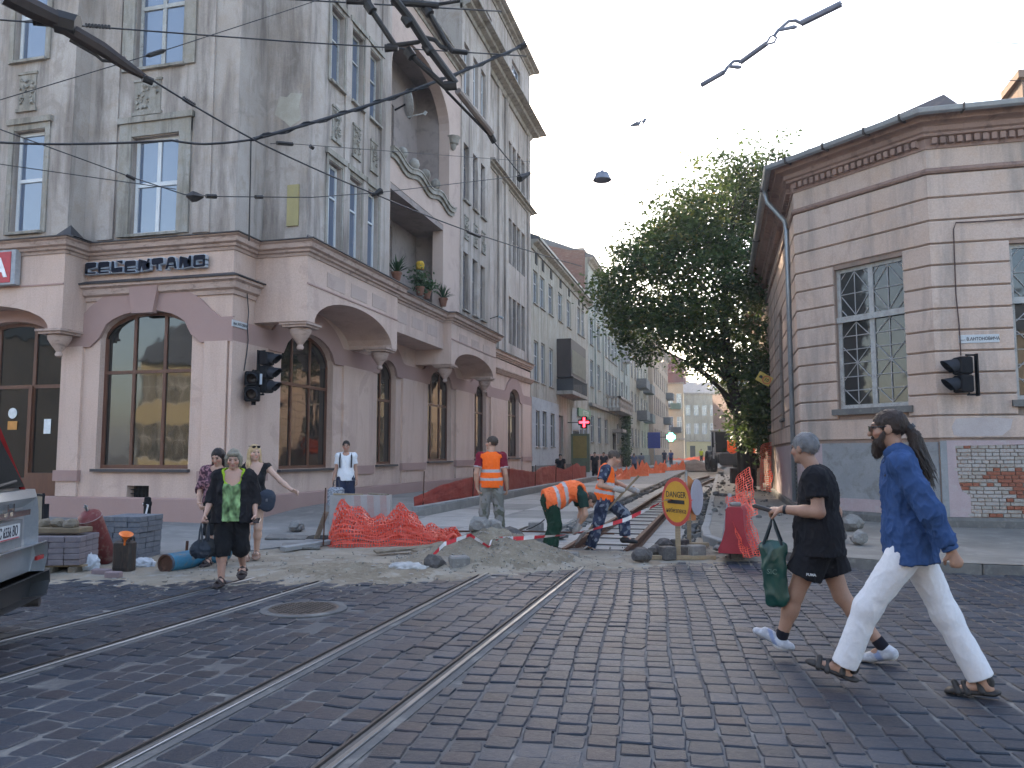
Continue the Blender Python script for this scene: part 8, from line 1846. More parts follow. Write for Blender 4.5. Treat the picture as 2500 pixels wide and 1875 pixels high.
def trousers(col, name="trousers", leg=1.0, g=0.016, flare=0.0, top=0.10, wr=0.008, colf=None, seed=3):
    """leg: 0..1 thigh, 1..2 shin"""
    def f(c):
        J = c['J']; G = Field(c['lo'], c['hi'], c['H']); tp = c['tp']; pel = c['pel']; fat = c['fat']; lf = c['lf']
        G.ell(tp(pel, 0, -0.008, 0.03), V3(0.165 * fat + g, 0.118 * fat + g, 0.145 + g), 0.04, c['TM'])
        for sd in 'LR':
            a, b, w = V3(*J['hip' + sd]), V3(*J['kn' + sd]), V3(*J['an' + sd]); S = Field(c['lo'], c['hi'], c['H'])
            if leg <= 1: e = a + (b - a) * leg; S.cap(a, e + (b - a) * 0.15, 0.092 * lf + g, 0.068 * lf + g + flare, 0.04); S.cut(e, b - a)
            else:
                e = b + (w - b) * (leg - 1); S.cap(a, b, 0.090 * lf + g, 0.062 * lf + g, 0.05); S.cap(b, e + (w - b) * 0.1, 0.060 * lf + g, 0.046 * lf + g + flare, 0.05); S.cut(e, w - b)
            G.F = _smin(G.F, S.F, 0.035)
        G.cut(tp(pel, 0, 0, top), c['spine'])
        grow_obj(G, name, M_cloth, c['root'], colf(c) if colf else col, wr, (8, 8, 5), seed)
    return f
def footwear(col, kind="shoe", sole=(0.05, 0.05, 0.05), sock=None):
    def f(c):
        J = c['J']
        for sd in 'LR':
            a, t = V3(*J['an' + sd]), V3(*J['toe' + sd]); d = t - a; u = d.copy(); u[2] = 0; u /= np.linalg.norm(u)
            heel = a - u * 0.055 + V3(0, 0, -0.055); lo = np.minimum(heel, t) - 0.12; hi = np.maximum(a, t) + 0.12; G = Field(lo, hi, min(c['H'], 0.008)); toe = t + u * 0.03
            up = np.cross(np.cross(d, V3(0, 0, 1)), d); up /= np.linalg.norm(up);
            if kind == "shoe":
                G.cap(a + up * -0.015 - u * 0.012, a - up * 0.035 - u * 0.02, 0.043, 0.05, 0.03); G.cap(heel + up * 0.02, toe, 0.044, 0.042, 0.03, sq=(up, 0.72)); G.cap(a - up * 0.02, toe - u * 0.06 + up * 0.01, 0.046, 0.036, 0.03)
                G.cut(a + up * 0.045, up)
                so = heel - up * 0.028; G.cut(so, -up)
                def colf(P): m = ((P - so) @ up) < 0.024; C = np.array(col) * (1 + 0.9 * np.sign(vnoise(P, (22, 22, 26))) * 0.14)[:, None]; st = (np.abs((P - a) @ u - 0.05 - 0.5 * ((P - a) @ up)) < 0.018); C[st] = np.array(col) * V3(0.5, 0.6, 0.85); C[m] = sole; return C
                o = grow_obj(G, "shoe", M_shoe, c['root'], colf)
            else:
                so = heel - up * 0.02; G.cap(heel, toe, 0.046, 0.052, 0.02, sq=(up, 0.42));
                o = grow_obj(G, "sandal", M_shoe, c['root'], col)
                K = Field(lo, hi, 0.007)
                for f0 in (0.25, 0.62, 0.85):
                    p = heel + (toe - heel) * f0 + up * (0.055 if f0 < 0.5 else 0.035); s_ = np.cross(u, V3(0, 0, 1)); K.cap(p + s_ * 0.043 - up * 0.04, p + up * 0.018 * (1.6 if f0 < .5 else 1), 0.021, 0.018, 0.005); K.cap(p - s_ * 0.043 - up * 0.04, p + up * 0.018 * (1.6 if f0 < .5 else 1), 0.021, 0.018, 0.005)
                K.cap(heel + up * 0.06, heel + up * 0.08 - u * 0.008, 0.03, 0.03, 0.01)
                grow_obj(K, "strap", M_shoe, c['root'], col)
            if sock is not None:
                G = Field(a - 0.1, a + 0.22, 0.008); k = V3(*J['kn' + sd]); d2 = (k - a) / np.linalg.norm(k - a); G.cap(a - d2 * 0.02, a + d2 * 0.1, 0.046, 0.046, 0.01); G.cut(a + d2 * 0.085, d2); grow_obj(G, "sock", M_cloth, c['root'], sock)
    return f
def vest(extra=0.03, col=(0.85, 0.13, 0.015), hem=0.10, dirty=0.0, wr=0.006):
    M_hv = vcol_mat("hi_vis_fabric", 0.75, 0.15, 200, 0.2)
    def f(c):
        G = Field(c['lo'], c['hi'], c['H']); c['torso'](G, extra); tp = c['tp']; pel = c['pel']; J = c['J']
        G.cap(tp(pel, 0, 0, 0.1), tp(pel, 0, 0, -hem - 0.05), 0.165 * c['fat'] + extra, 0.170 * c['fat'] + extra, 0.05, sq=(c['fwd'], 0.78))
        for sd in 'LR': a, b = V3(*J['sh' + sd]), V3(*J['el' + sd]); G.cap(a + (a - b) * 0.35 + c['lat'] * (0.025 if sd == 'R' else -0.025), b, 0.082, 0.08, 0.01, 's')
        G.cut(tp(pel, 0, 0, -hem), -c['spine']);
        for sd in 'LR': a = V3(*J['sh' + sd]); G.ell(a + c['lat'] * (-0.06 if sd == 'R' else 0.06) * 1.0 + c['spine'] * 0.02, V3(0.075, 0.16, 0.14), 0.01, c['TM'], 's')
        G.cap(c['nb'] - c['spine'] * 0.02 + c['fwd'] * 0.03, c['hc'], 0.085, 0.11, 0.01, 's'); G.ell(tp(c['nb'], 0, 0.14, -0.08), V3(0.06, 0.13, 0.16), 0.01, c['TM'], 's')
        ch = c['ch']
        def colf(P):
            z = (P - pel) @ c['spine']; C = np.tile(np.array(col), (len(P), 1)); C *= (1 - dirty * np.clip(vnoise(P, (9, 9, 9)) + 0.3, 0, 1))[:, None]
            for z0 in (0.09, 0.235): m = np.abs(z - z0) < 0.026; C[m] = (0.36, 0.35, 0.35)
            return C
        grow_obj(G, "hi_vis_vest", M_hv, c['root'], colf, wr, (9, 9, 5), 2)
    return f
def stand(h=1.75, **ov):
    """upright joints for a person of height h; keyword overrides"""
    k = h / 1.75
    J = dict(pelvis=(0, 0, 0.95), chest=(0, -0.005, 1.26), neck=(0, -0.02, 1.475), head=(0, 0.02, 1.635), shL=(-0.185, -0.01, 1.41), shR=(0.185, -0.01, 1.41), elL=(-0.235, -0.03, 1.12), elR=(0.235, -0.03, 1.12), wrL=(-0.25, 0.03, 0.87), wrR=(0.25, 0.03, 0.87), hnL=(-0.25, 0.05, 0.78), hnR=(0.25, 0.05, 0.78),
             hipL=(-0.09, 0, 0.91), hipR=(0.09, 0, 0.91), knL=(-0.10, 0.01, 0.50), knR=(0.10, 0.01, 0.50), anL=(-0.105, -0.02, 0.085), anR=(0.105, -0.02, 0.085), toeL=(-0.125, 0.13, 0.03), toeR=(0.125, 0.13, 0.03))
    J.update(ov); J = {a: tuple(x * k for x in b) for a, b in J.items()}; J['s'] = k ** 0.5
    return J
# ------------------------------------------------------------------ the cast
def ground(px, D, z=0.0): p = dp(px, 1110, D); return Vector((p.x, p.y, z))
def ponytail(G, hp, HM, s):
    G.ell(hp(0, -0.115, 0.005), V3(0.028, 0.028, 0.028) * s, 0.015, HM);
    pts = [hp(0, -0.115, 0.0), hp(0, -0.15, -0.05), hp(0, -0.165, -0.13), hp(0, -0.19, -0.22), hp(0, -0.225, -0.31)]
    for (a, b), r in zip(zip(pts, pts[1:]), ((0.024, 0.038), (0.038, 0.042), (0.042, 0.03), (0.03, 0.006))): G.cap(a, b, r[0], r[1], 0.02)
def fullbeard(G, hp, HM, s):
    G.ell(hp(0, 0.045, -0.10), V3(0.052, 0.05, 0.06) * s, 0.02, HM); G.ell(hp(0, 0.07, -0.145), V3(0.03, 0.032, 0.05) * s, 0.02, HM)
    for sg_ in (-1, 1): G.cap(hp(sg_ * 0.066, 0.02, -0.03), hp(sg_ * 0.05, 0.05, -0.09), 0.015, 0.025, 0.02)
    G.cap(hp(-0.028, 0.088, -0.057), hp(0.028, 0.088, -0.057), 0.010, 0.010, 0.01); G.ell(hp(0, 0.088, -0.069), V3(0.02, 0.02, 0.006), 0.004, HM, 's')
def glasses(up=0.0, fw=0.0):
    def f(c):
        hp = c['hp']; q = MB()
        for sg_ in (-1, 1):
            q.ext([Vector(hp(sg_ * 0.008, 0.108 + fw, 0.012 + up)), Vector(hp(sg_ * 0.06, 0.100 + fw, 0.014 + up)), Vector(hp(sg_ * 0.058, 0.098 + fw, -0.018 + up)), Vector(hp(sg_ * 0.014, 0.105 + fw, -0.018 + up))], Vector(hp(0, 0.006, 0) - hp(0, 0, 0)))
            q.tube([Vector(hp(sg_ * 0.06, 0.10 + fw, 0.01 + up)), Vector(hp(sg_ * 0.082, 0.0 + fw, 0.01 + up))], 0.004, 4)
        q.tube([Vector(hp(-0.06, 0.107 + fw, 0.013 + up)), Vector(hp(0.06, 0.107 + fw, 0.013 + up))], 0.004, 4)
        q.build("sunglasses", flat("sunglass_black", (0.01, 0.01, 0.012), 0.15), c['root'])
    return f
def strap(pts, r=0.014, col=(0.015, 0.015, 0.02), name="bag_strap"):
    def f(c):
        q = MB(); q.tube([Vector(c['tp'](c['ch'], *p)) for p in pts], r, 6); q.build(name, flat("strap_dark", col, 0.8), c['root'])
    return f
denim = lambda base: (lambda c: (lambda P: np.clip(np.array(base) * (1 + 0.22 * vnoise(P, (14, 14, 10)) + 0.12 * vnoise(P, (60, 60, 60)))[:, None], 0, 1)))
J = dict(pelvis=(0, 0, .97), chest=(0, .03, 1.31), neck=(0, .035, 1.555), head=(0, .105, 1.725), shL=(-.185, .02, 1.485), shR=(.185, .07, 1.485), elL=(-.245, -.12, 1.215), wrL=(-.225, -.235, .965), hnL=(-.215, -.27, .875), elR=(.22, -.02, 1.2), wrR=(.2, .05, .97), hnR=(.2, .08, .88),
         hipL=(-.09, .01, .93), knL=(-.10, .265, .545), anL=(-.10, .43, .125), toeL=(-.11, .585, .15), hipR=(.09, -.01, .93), knR=(.10, -.19, .505), anR=(.10, -.385, .095), toeR=(.11, -.235, .03), s=1.05)
def cuffs(c):
    J = c['J']; a, b = V3(*J['elL']), V3(*J['wrL']); d = (b - a) / np.linalg.norm(b - a); G = Field(b - 0.15, b + 0.15, 0.007); G.cap(b - d * 0.055, b + d * 0.02, 0.048, 0.052, 0.0); G.cut(b + d * 0.006, d); G.cut(b - d * 0.06, -d); grow_obj(G, "cuff", M_cloth, c['root'], (0.034, 0.072, 0.17))
    nb = c['nb']; G = Field(nb - 0.2, nb + 0.2, 0.007); t = c['tp']; G.cap(t(nb, -0.02, -0.01, -0.02), t(nb, -0.02, 0.03, 0.015), 0.083, 0.076, 0.0); G.cap(t(nb, 0, -0.02, -0.08), t(nb, 0, 0.08, 0.12), 0.064, 0.07, 0.0, 's'); G.cap(t(nb, -0.04, 0.08, -0.04), t(nb, -0.055, 0.10, -0.10), 0.03, 0.012, 0.01, sq=(c['fwd'], 0.5)); grow_obj(G, "collar", M_cloth, c['root'], (0.03, 0.064, 0.155))
def hair_tie(c):
    q = MB(); q.tube([Vector(c['hp'](0, -0.118, 0.012)), Vector(c['hp'](0, -0.135, -0.01))], 0.038, 8); q.build("hair_tie", M_ink, c['root'])
    q = MB(); rn = random.Random(2); hp = c['hp']
    for k in range(170):
        a, o = rn.uniform(0, 6.28), rn.uniform(0.4, 1.0); x, y = math.cos(a) * o, math.sin(a) * o; L = rn.uniform(0.75, 1.12); j = rn.gauss(0, 0.008)
        q.tube([Vector(hp(x * 0.02, -0.12 + y * 0.02, 0)), Vector(hp(x * 0.042, -0.155 + y * 0.042, -0.07 * L)), Vector(hp(x * 0.046 + j, -0.178 + y * 0.046, -0.17 * L)), Vector(hp(x * 0.036 + j * 2, -0.215 + y * 0.036 + j, -0.28 * L)), Vector(hp(x * 0.02 + j * 3, -0.235 + y * 0.03 + j * 2, -0.35 * L))], [0.003, 0.003, 0.0026, 0.002, 0.001], 3)
    o = q.build("hair_strands", flat("dark_hair_strand", (0.03, 0.018, 0.013), 0.5), c['root'])
person("man in loose blue denim shirt and white trousers with long dark ponytail, striding left", ground(2212, 5.35), R_(76), J, 0.0075, (0.31, 0.18, 0.125), (0.028, 0.017, 0.013), hairf=ponytail, beard=fullbeard, fingers={'L': 0.85, 'R': 0.6, 'Ln': (1, 0.3, 0)},
       garments=(trousers((0.56, 0.56, 0.58), leg=1.93, g=0.021, flare=0.016, wr=0.0035), shirt(None, "denim_shirt", 0.026, 0.125, 1.9, 0.0, 0.011, 0.024, colf=denim((0.027, 0.06, 0.15)), loose=0.03, seed=4), cuffs, hair_tie), shoes=footwear((0.03, 0.027, 0.026), "sandal"), props=(glasses(), strap([(-0.10, 0.10, 0.10), (-0.11, 0.04, 0.215), (-0.10, -0.06, 0.20), (-0.06, -0.145, 0.02)], 0.012)))
J = dict(pelvis=(0, 0, .92), chest=(0, -.01, 1.22), neck=(0, .01, 1.445), head=(0, .085, 1.60), shL=(-.195, -.02, 1.375), shR=(.195, .01, 1.375), elL=(-.25, -.05, 1.125), wrL=(-.20, .215, 1.135), hnL=(-.175, .31, 1.125), elR=(.25, -.09, 1.10), wrR=(.25, -.08, .86), hnR=(.25, -.06, .77),
         hipL=(-.09, 0, .88), knL=(-.10, .165, .49), anL=(-.10, .285, .135), toeL=(-.11, .42, .185), hipR=(.09, 0, .88), knR=(.10, -.135, .475), anR=(.10, -.42, .115), toeR=(.10, -.30, .035), s=1.0)
def watch(c):
    J = c['J']; a, b = V3(*J['elL']), V3(*J['wrL']); d = (b - a) / np.linalg.norm(b - a); q = MB(); q.tube([Vector(b - d * 0.03), Vector(b - d * 0.008)], 0.036, 10); q.build("wristband", M_ink, c['root'], smooth='auto')
shade = lambda base, k=0.25: (lambda c: (lambda P: np.clip(np.array(base) * (1 + k * vnoise(P, (10, 10, 10)))[:, None], 0, 1)))
_, cblk = person("grey-haired man in black T-shirt and shorts carrying a green bag, striding left", ground(1992, 6.2), R_(74), J, 0.008, (0.30, 0.17, 0.118), (0.14, 0.14, 0.145), fat=1.14, look=(-0.45, 0.0), fingers={'L': 0.8, 'R': 0.5, 'Ln': (0.5, 0, -1)},
       garments=(trousers((0.012, 0.012, 0.015), "shorts", 0.62, 0.03, 0.035, wr=0.006), shirt((0.013, 0.013, 0.016), "t_shirt", 0.024, 0.13, 0.6, 0.0, 0.008, 0.024, loose=0.03)), shoes=footwear((0.36, 0.37, 0.40), "shoe", (0.55, 0.55, 0.56), sock=(0.012, 0.012, 0.018)), props=(watch,))
text("lettering", "PUMA", 0.026, M_plate, Matrix.Translation((-0.243, 0.02, 0.665)) @ Matrix(((0, 0, -1, 0), (-1, 0, 0, 0), (0, 1, 0, 0), (0, 0, 0, 1))), cblk['root'], 0.001, 0.001)
LB_ = cblk['root']; Mw = Matrix.Translation(LB_.location) @ Matrix.Rotation(R_(74), 4, 'Z')
hand = Mw @ Vector((-0.185, 0.30, 1.085))
q = MB(); q.mbox(T(0, 0, 0, R_(74), 0.25, 0.05), 0.09, 0.17, 0.03, 0.008); q.build("wallet", flat("wallet_black", (0.015, 0.015, 0.018), 0.35), label="black wallet held in the hand of the man in black", cat="wallet", loc=Mw @ Vector((-0.165, 0.365, 1.135)))
bg = empty("carrier_bag", hand, "dark green plastic carrier bag hanging from the man in black's hand", "bag", rz=R_(70))
G = Field((-0.2, -0.25, -0.75), (0.2, 0.25, 0.1), 0.011); G.cap((0, 0.0, -0.30), (0, -0.02, -0.60), 0.095, 0.088, 0.05, sq=((1, 0, 0), 0.42)); G.cap((0, 0.06, -0.24), (0, -0.06, -0.24), 0.05, 0.05, 0.05, sq=((1, 0, 0), 0.4)); G.cap((0, 0.06, -0.25), (0, 0.03, -0.66), 0.03, 0.03, 0.04)
grow_obj(G, "bag_body", vcol_mat("carrier_plastic", 0.35, 0.3, 40, 0.5), bg, lambda P: np.clip(np.array((0.005, 0.042, 0.033)) * (1 + 0.5 * vnoise(P, (12, 12, 7)))[:, None], 0, 1), 0.008, (7, 7, 4), 6)
q = MB()
for s_ in (-1, 1): q.tube([(0.02 * s_, 0.07, -0.22), (0.01 * s_, 0.02, -0.08), (0, 0.0, 0.0), (0.01 * s_, -0.02, -0.08), (0.02 * s_, -0.07, -0.22)], 0.011, 6)
q.build("handles", flat("handle_dark", (0.01, 0.02, 0.025), 0.5), bg)
text("lettering", "SIC", 0.055, flat("bag_print", (0.10, 0.17, 0.14), 0.5), Matrix.Translation((-0.052, 0, -0.42)) @ Matrix(((0, 0, -1, 0), (-1, 0, 0, 0), (0, 1, 0, 0), (0, 0, 0, 1))), bg, 0.001)
J = stand(1.86, elL=(-.25, -.06, 1.13), wrL=(-.24, -.02, .88), hnL=(-.20, -.06, .80), wrR=(.26, .06, .87), hnR=(.25, .10, .79), knL=(-.12, .02, .5), anL=(-.15, -.02, .085), knR=(.13, .0, .5), anR=(.17, -.03, .085), toeR=(.22, .1, .03), toeL=(-.18, .12, .03))
camo = lambda c: (lambda P: np.where((vnoise(P, (7, 7, 6)) > 0.08)[:, None], np.array((0.155, 0.15, 0.13)), np.where((vnoise(P, (11, 11, 9), 4) > 0.12)[:, None], np.array((0.10, 0.105, 0.08)), np.array((0.21, 0.205, 0.19)))))
def maroon(c):
    J = c['J']
    def f(P):
        C = np.tile(np.array((0.16, 0.014, 0.028)), (len(P), 1))
        for sd in 'LR':
            a, b = V3(*J['sh' + sd]), V3(*J['el' + sd]); d = (b - a) / np.linalg.norm(b - a); t = (P - a) @ d; m = (t > np.linalg.norm(b - a) * 0.60) & (np.linalg.norm(P - a - np.outer(t, d), axis=1) < 0.1); C[m] = (0.5, 0.48, 0.5)
            side = np.abs((P - a) @ np.cross(d, c['fwd'])) ; o = c['tp'](a, 0, 0, 0); m2 = (np.abs((P - a) @ c['fwd'] + 0.0) < 0.012) & (t > -0.02) & (t < 0.22) & (np.linalg.norm(P - a - np.outer(t, d), axis=1) < 0.1) & (((P - a) @ np.array((1.0 if sd == 'R' else -1.0, 0, 0))) > 0.03); C[m2] = (0.5, 0.48, 0.5)
        return C
    return f
person("worker standing with his back turned in orange vest and grey camouflage trousers", ground(1200, 14.35, 0.02), R_(12), J, 0.011, (0.40, 0.23, 0.16), (0.05, 0.035, 0.027), look=(1.15, 0.05), garments=(trousers(None, leg=1.95, g=0.028, flare=0.01, colf=camo), shirt(None, "t_shirt", 0.018, 0.0, 0.66, 0, 0.006, 0.022, colf=maroon), vest(0.032, hem=0.06)), shoes=footwear((0.04, 0.04, 0.04), "shoe"))
J = dict(pelvis=(0, -.06, .82), chest=(0, .24, .96), neck=(0, .46, .90), head=(0, .585, .80), shL=(-.19, .41, .88), shR=(.19, .41, .88), elL=(-.22, .50, .62), elR=(.23, .45, .60), wrL=(-.10, .42, .44), wrR=(.12, .36, .42), hnL=(-.06, .39, .36), hnR=(.07, .33, .34),
         hipL=(-.09, -.06, .79), hipR=(.09, -.06, .79), knL=(-.11, .03, .43), knR=(.11, .0, .43), anL=(-.12, -.06, .085), anR=(.12, -.08, .085), toeL=(-.13, .08, .03), toeR=(.13, .06, .03), s=1.0)
def gloves(c):
    for sd in 'LR':
        w, h = V3(*c['J']['wr' + sd]), V3(*c['J']['hn' + sd]); d = (h - w) / np.linalg.norm(h - w); G = Field(w - 0.2, w + 0.25, 0.01); G.cap(w - d * 0.04, w + d * 0.09, 0.038, 0.048, 0.02); G.cap(w + d * 0.07, w + d * 0.145, 0.044, 0.036, 0.03); G.cap(w + d * 0.04 + V3(0, 0.03, 0), w + d * 0.10 + V3(0, 0.05, 0), 0.018, 0.014, 0.015); grow_obj(G, "glove", M_cloth, c['root'], (0.33, 0.31, 0.29), 0.006, (20, 20, 20))
person("worker bending low over the track in orange vest and dark green trousers", ground(1352, 12.75, 0.02), R_(-66), J, 0.011, (0.38, 0.22, 0.15), (0.05, 0.035, 0.027), fat=1.05, look=(0, -0.9), garments=(trousers((0.012, 0.035, 0.022), leg=1.9, g=0.035, flare=0.02, wr=0.012), shirt((0.014, 0.035, 0.028), "t_shirt", 0.018, 0, 0.62, 0, 0.006, 0.022), vest(0.045, (0.80, 0.15, 0.045), 0.10, 0.15, 0.012), gloves), shoes=footwear((0.03, 0.03, 0.03), "shoe"))
J = dict(pelvis=(0, -.02, .94), chest=(0, .02, 1.25), neck=(0, .07, 1.46), head=(0, .165, 1.60), shL=(-.185, .05, 1.40), shR=(.185, .0, 1.40), elL=(-.22, .20, 1.18), elR=(.25, -.10, 1.15), wrL=(-.05, .42, 1.08), wrR=(.14, .17, 1.08), hnL=(-.02, .48, 1.06), hnR=(.10, .25, 1.07),
         hipR=(.09, -.03, .90), knR=(.10, -.13, .50), anR=(.10, -.27, .10), toeR=(.11, -.12, .03), hipL=(-.09, 0, .90), knL=(-.10, .31, .67), anL=(-.11, .34, .26), toeL=(-.11, .48, .20), s=1.0)
navycamo = lambda c: (lambda P: np.where((vnoise(P, (16, 16, 14)) > 0.22)[:, None], np.array((0.16, 0.18, 0.21)), np.where((vnoise(P, (12, 12, 9), 4) > 0.05)[:, None], np.array((0.022, 0.028, 0.05)), np.array((0.04, 0.05, 0.085)))))
_, cs = person("worker with a shovel, one foot on the rail, in orange vest and navy camouflage", ground(1476, 13.45, -0.10), R_(-78), J, 0.011, (0.42, 0.24, 0.165), (0.06, 0.045, 0.035), look=(0, -0.35), garments=(trousers(None, leg=1.9, g=0.030, flare=0.02, colf=navycamo, wr=0.010), shirt(None, "t_shirt", 0.018, 0, 0.66, 0, 0.006, 0.024, colf=navycamo), vest(0.034, hem=0.05), gloves), shoes=footwear((0.02, 0.02, 0.022), "shoe"))
Mw = Matrix.Translation(cs['root'].location) @ Matrix.Rotation(R_(-78), 4, 'Z')
a, b = Mw @ Vector((0.05, 0.56, 1.30)), Mw @ Vector((0.16, -0.28, 0.42));
sh = empty("shovel", b, "long wooden-handled shovel in the hands of the stepping worker", "shovel"); q = MB(); q.tube([a - b, (a - b) * 0.5, (a - b) * 0.0], 0.019, 8); q.build("handle", pm("worn_wood_handle", (0.26, 0.19, 0.12), (0.20, 0.145, 0.09), scale=8, rough=0.8), sh)
d = (b - a).normalized(); s_ = d.cross(Vector((0, 0, 1))).normalized(); u_ = s_.cross(d); q = MB(); vs = []
for t, w_, cu in ((0, 0.03, 0.0), (0.05, 0.10, 0.02), (0.16, 0.125, 0.03), (0.26, 0.11, 0.015), (0.33, 0.02, 0)):
    for x in (-1, -0.5, 0, 0.5, 1): vs.append(d * t + s_ * w_ * x + u_ * (cu * (x * x)))
q.add(vs, [(i * 5 + j, i * 5 + j + 1, i * 5 + j + 6, i * 5 + j + 5) for i in range(4) for j in range(4)]); o = q.build("blade", pm("shovel_steel", (0.20, 0.185, 0.17), (0.14, 0.125, 0.115), scale=9, rough=0.6, metal=0.4), sh, smooth=True); m_ = o.modifiers.new("t", 'SOLIDIFY'); m_.thickness = 0.006
J = stand(1.80, shL=(-.165, -.01, 1.41), shR=(.165, -.01, 1.41), elL=(-.21, -.03, 1.12), elR=(.21, -.03, 1.12), knR=(.10, .10, .52), anR=(.10, .14, .10), toeR=(.12, .29, .05), knL=(-.1, -.04, .49), anL=(-.1, -.2, .1), toeL=(-.11, -.06, .03), wrR=(.27, .06, .88), hnR=(.27, .08, .80))
person("dark-haired man in white T-shirt with blue backpack straps by the pink wall", ground(845, 18.6, 0.07), R_(203), J, 0.0125, (0.36, 0.2, 0.14), (0.02, 0.015, 0.012), garments=(trousers((0.025, 0.03, 0.055), "shorts", 0.95, 0.028, 0.02), shirt((0.62, 0.62, 0.64), "t_shirt", 0.02, 0.10, 0.62, 0, 0.009, 0.018, loose=0.02)), shoes=footwear((0.06, 0.05, 0.05), "shoe"), props=(strap([(-0.13, 0.14, -0.12), (-0.135, 0.13, 0.08), (-0.125, 0.06, 0.2), (-0.11, -0.08, 0.19)], 0.02, (0.03, 0.05, 0.16), "backpack_strap"), strap([(0.13, 0.14, -0.12), (0.135, 0.13, 0.08), (0.125, 0.06, 0.2), (0.11, -0.08, 0.19)], 0.02, (0.03, 0.05, 0.16), "backpack_strap")))
def bob(G, hp, HM, s):
    for sg_ in (-1, 1): G.cap(hp(sg_ * 0.072, -0.01, 0.01), hp(sg_ * 0.075, 0.0, -0.075), 0.034, 0.026, 0.03)
    G.cap(hp(-0.04, -0.07, -0.07), hp(0.04, -0.07, -0.07), 0.045, 0.045, 0.03); G.cap(hp(-0.05, 0.075, 0.075), hp(0.05, 0.075, 0.075), 0.022, 0.022, 0.02)
def longhair(L):
    def f(G, hp, HM, s):
        for sg_ in (-1, 1): G.cap(hp(sg_ * 0.07, -0.02, 0.02), hp(sg_ * 0.085, -0.005, -0.13 - L * 0.4), 0.032, 0.03, 0.03); G.cap(hp(sg_ * 0.085, -0.005, -0.13 - L * 0.3), hp(sg_ * 0.095, 0.03, -0.13 - L), 0.032, 0.012, 0.03)
        G.cap(hp(0, -0.075, 0), hp(0, -0.10, -0.13 - L * 0.8), 0.07, 0.05, 0.03)
    return f
J = stand(1.60, head=(0, .05, 1.63), shL=(-.185, -.01, 1.40), shR=(.185, -.01, 1.40), elR=(.265, -.02, 1.13), wrR=(.31, .13, .93), hnR=(.33, .17, .85), elL=(-.26, -.05, 1.12), wrL=(-.29, .07, .90), hnL=(-.30, .12, .82), knL=(-.11, -.03, .49), anL=(-.12, -.26, .22), toeL=(-.12, -.17, .09), knR=(.11, .06, .50), anR=(.11, .04, .085), toeR=(.13, .19, .03))
leafprint = lambda c: (lambda P: np.where((((P - c['ch']) @ c['spine']) > 0.04)[:, None], np.array((0.27, 0.40, 0.03)), np.clip(np.array((0.16, 0.25, 0.11)) * (1 + 1.1 * vnoise(P, (16, 16, 9)) + 0.6 * vnoise(P, (38, 38, 22), 3))[:, None], 0.02, 0.5)))
_, cg = person("grey-blonde woman in green patterned blouse and open black cardigan walking forward", ground(572, 9.65, 0.01), R_(207), J, 0.0085, (0.42, 0.245, 0.185), (0.20, 0.18, 0.14), sex='f', fat=1.1, hairf=bob, look=(0.0, -0.22), fingers={'R': 0.9, 'L': 0.6},
    garments=(trousers((0.012, 0.012, 0.014), "cropped_trousers", 1.28, 0.028, 0.03), shirt(None, "blouse", 0.022, 0.12, 0, 0.022, 0.010, loose=0.03, colf=leafprint), shirt((0.014, 0.013, 0.015), "cardigan", 0.030, 0.14, 1.45, 0.05, 0.010, 0.022, open_front=True, loose=0.04)), shoes=footwear((0.03, 0.02, 0.02), "sandal"), lips=(0.33, 0.12, 0.11))
Mw = Matrix.Translation(cg['root'].location) @ Matrix.Rotation(R_(207), 4, 'Z'); hnd = Mw @ Vector((0.345 * 0.94, 0.175 * 0.94, 0.80 * 0.94))
def handbag(loc, rz, col, w_, h, drop, label):
    e = empty("handbag", loc, label, "handbag", None, rz); G = Field((-0.3, -0.2, -drop - h - 0.1), (0.3, 0.2, 0), 0.011)
    G.cap((-w_ * 0.3, 0, -drop - h * 0.55), (w_ * 0.3, 0, -drop - h * 0.55), h * 0.42, h * 0.42, 0.03, sq=((0, 1, 0), 0.42)); G.cap((-w_ * 0.22, 0, -drop - h * 0.25), (w_ * 0.22, 0, -drop - h * 0.25), h * 0.25, h * 0.25, 0.05, sq=((0, 1, 0), 0.4))
    grow_obj(G, "bag_body", M_shoe, e, col, 0.008, (14, 14, 12)); q = MB()
    for y in (-0.03, 0.03): q.tube([(-w_ * 0.25, y, -drop - h * 0.12), (-w_ * 0.12, y * 0.4, -drop * 0.4), (0, 0, 0), (w_ * 0.12, y * 0.4, -drop * 0.4), (w_ * 0.25, y, -drop - h * 0.12)], 0.010, 6)
    q.build("handles", flat("bag_handle", tuple(x * 0.9 for x in col), 0.5), e)
handbag(hnd, R_(30), (0.018, 0.024, 0.035), 0.08, 0.22, 0.20, "rounded dark blue handbag hanging from the hand of the woman in green"); handbag(hnd + Vector((0.05, 0.06, 0.02)), R_(50), (0.012, 0.012, 0.014), 0.05, 0.24, 0.20, "flat black bag behind the blue handbag of the woman in green")
q = MB(); q.mbox(T(0, 0, 0, 0.4, 0.3), 0.07, 0.14, 0.012, 0.004); q.build("phone", flat("phone_black", (0.01, 0.01, 0.012), 0.2), label="black phone in the left hand of the woman in green", cat="phone", loc=Mw @ Vector((-0.30, 0.17, 0.765)))
J = stand(1.67, elL=(-.40, .06, 1.20), wrL=(-.58, .16, 1.06), hnL=(-.66, .2, 1.03), elR=(.25, -.05, 1.13), wrR=(.24, .05, .9), hnR=(.24, .08, .82), knR=(.09, .04, .5), anR=(.08, .02, .085), toeR=(.09, .16, .03), knL=(-.08, .02, .5), anL=(-.05, -.12, .12), toeL=(-.06, .02, .05))
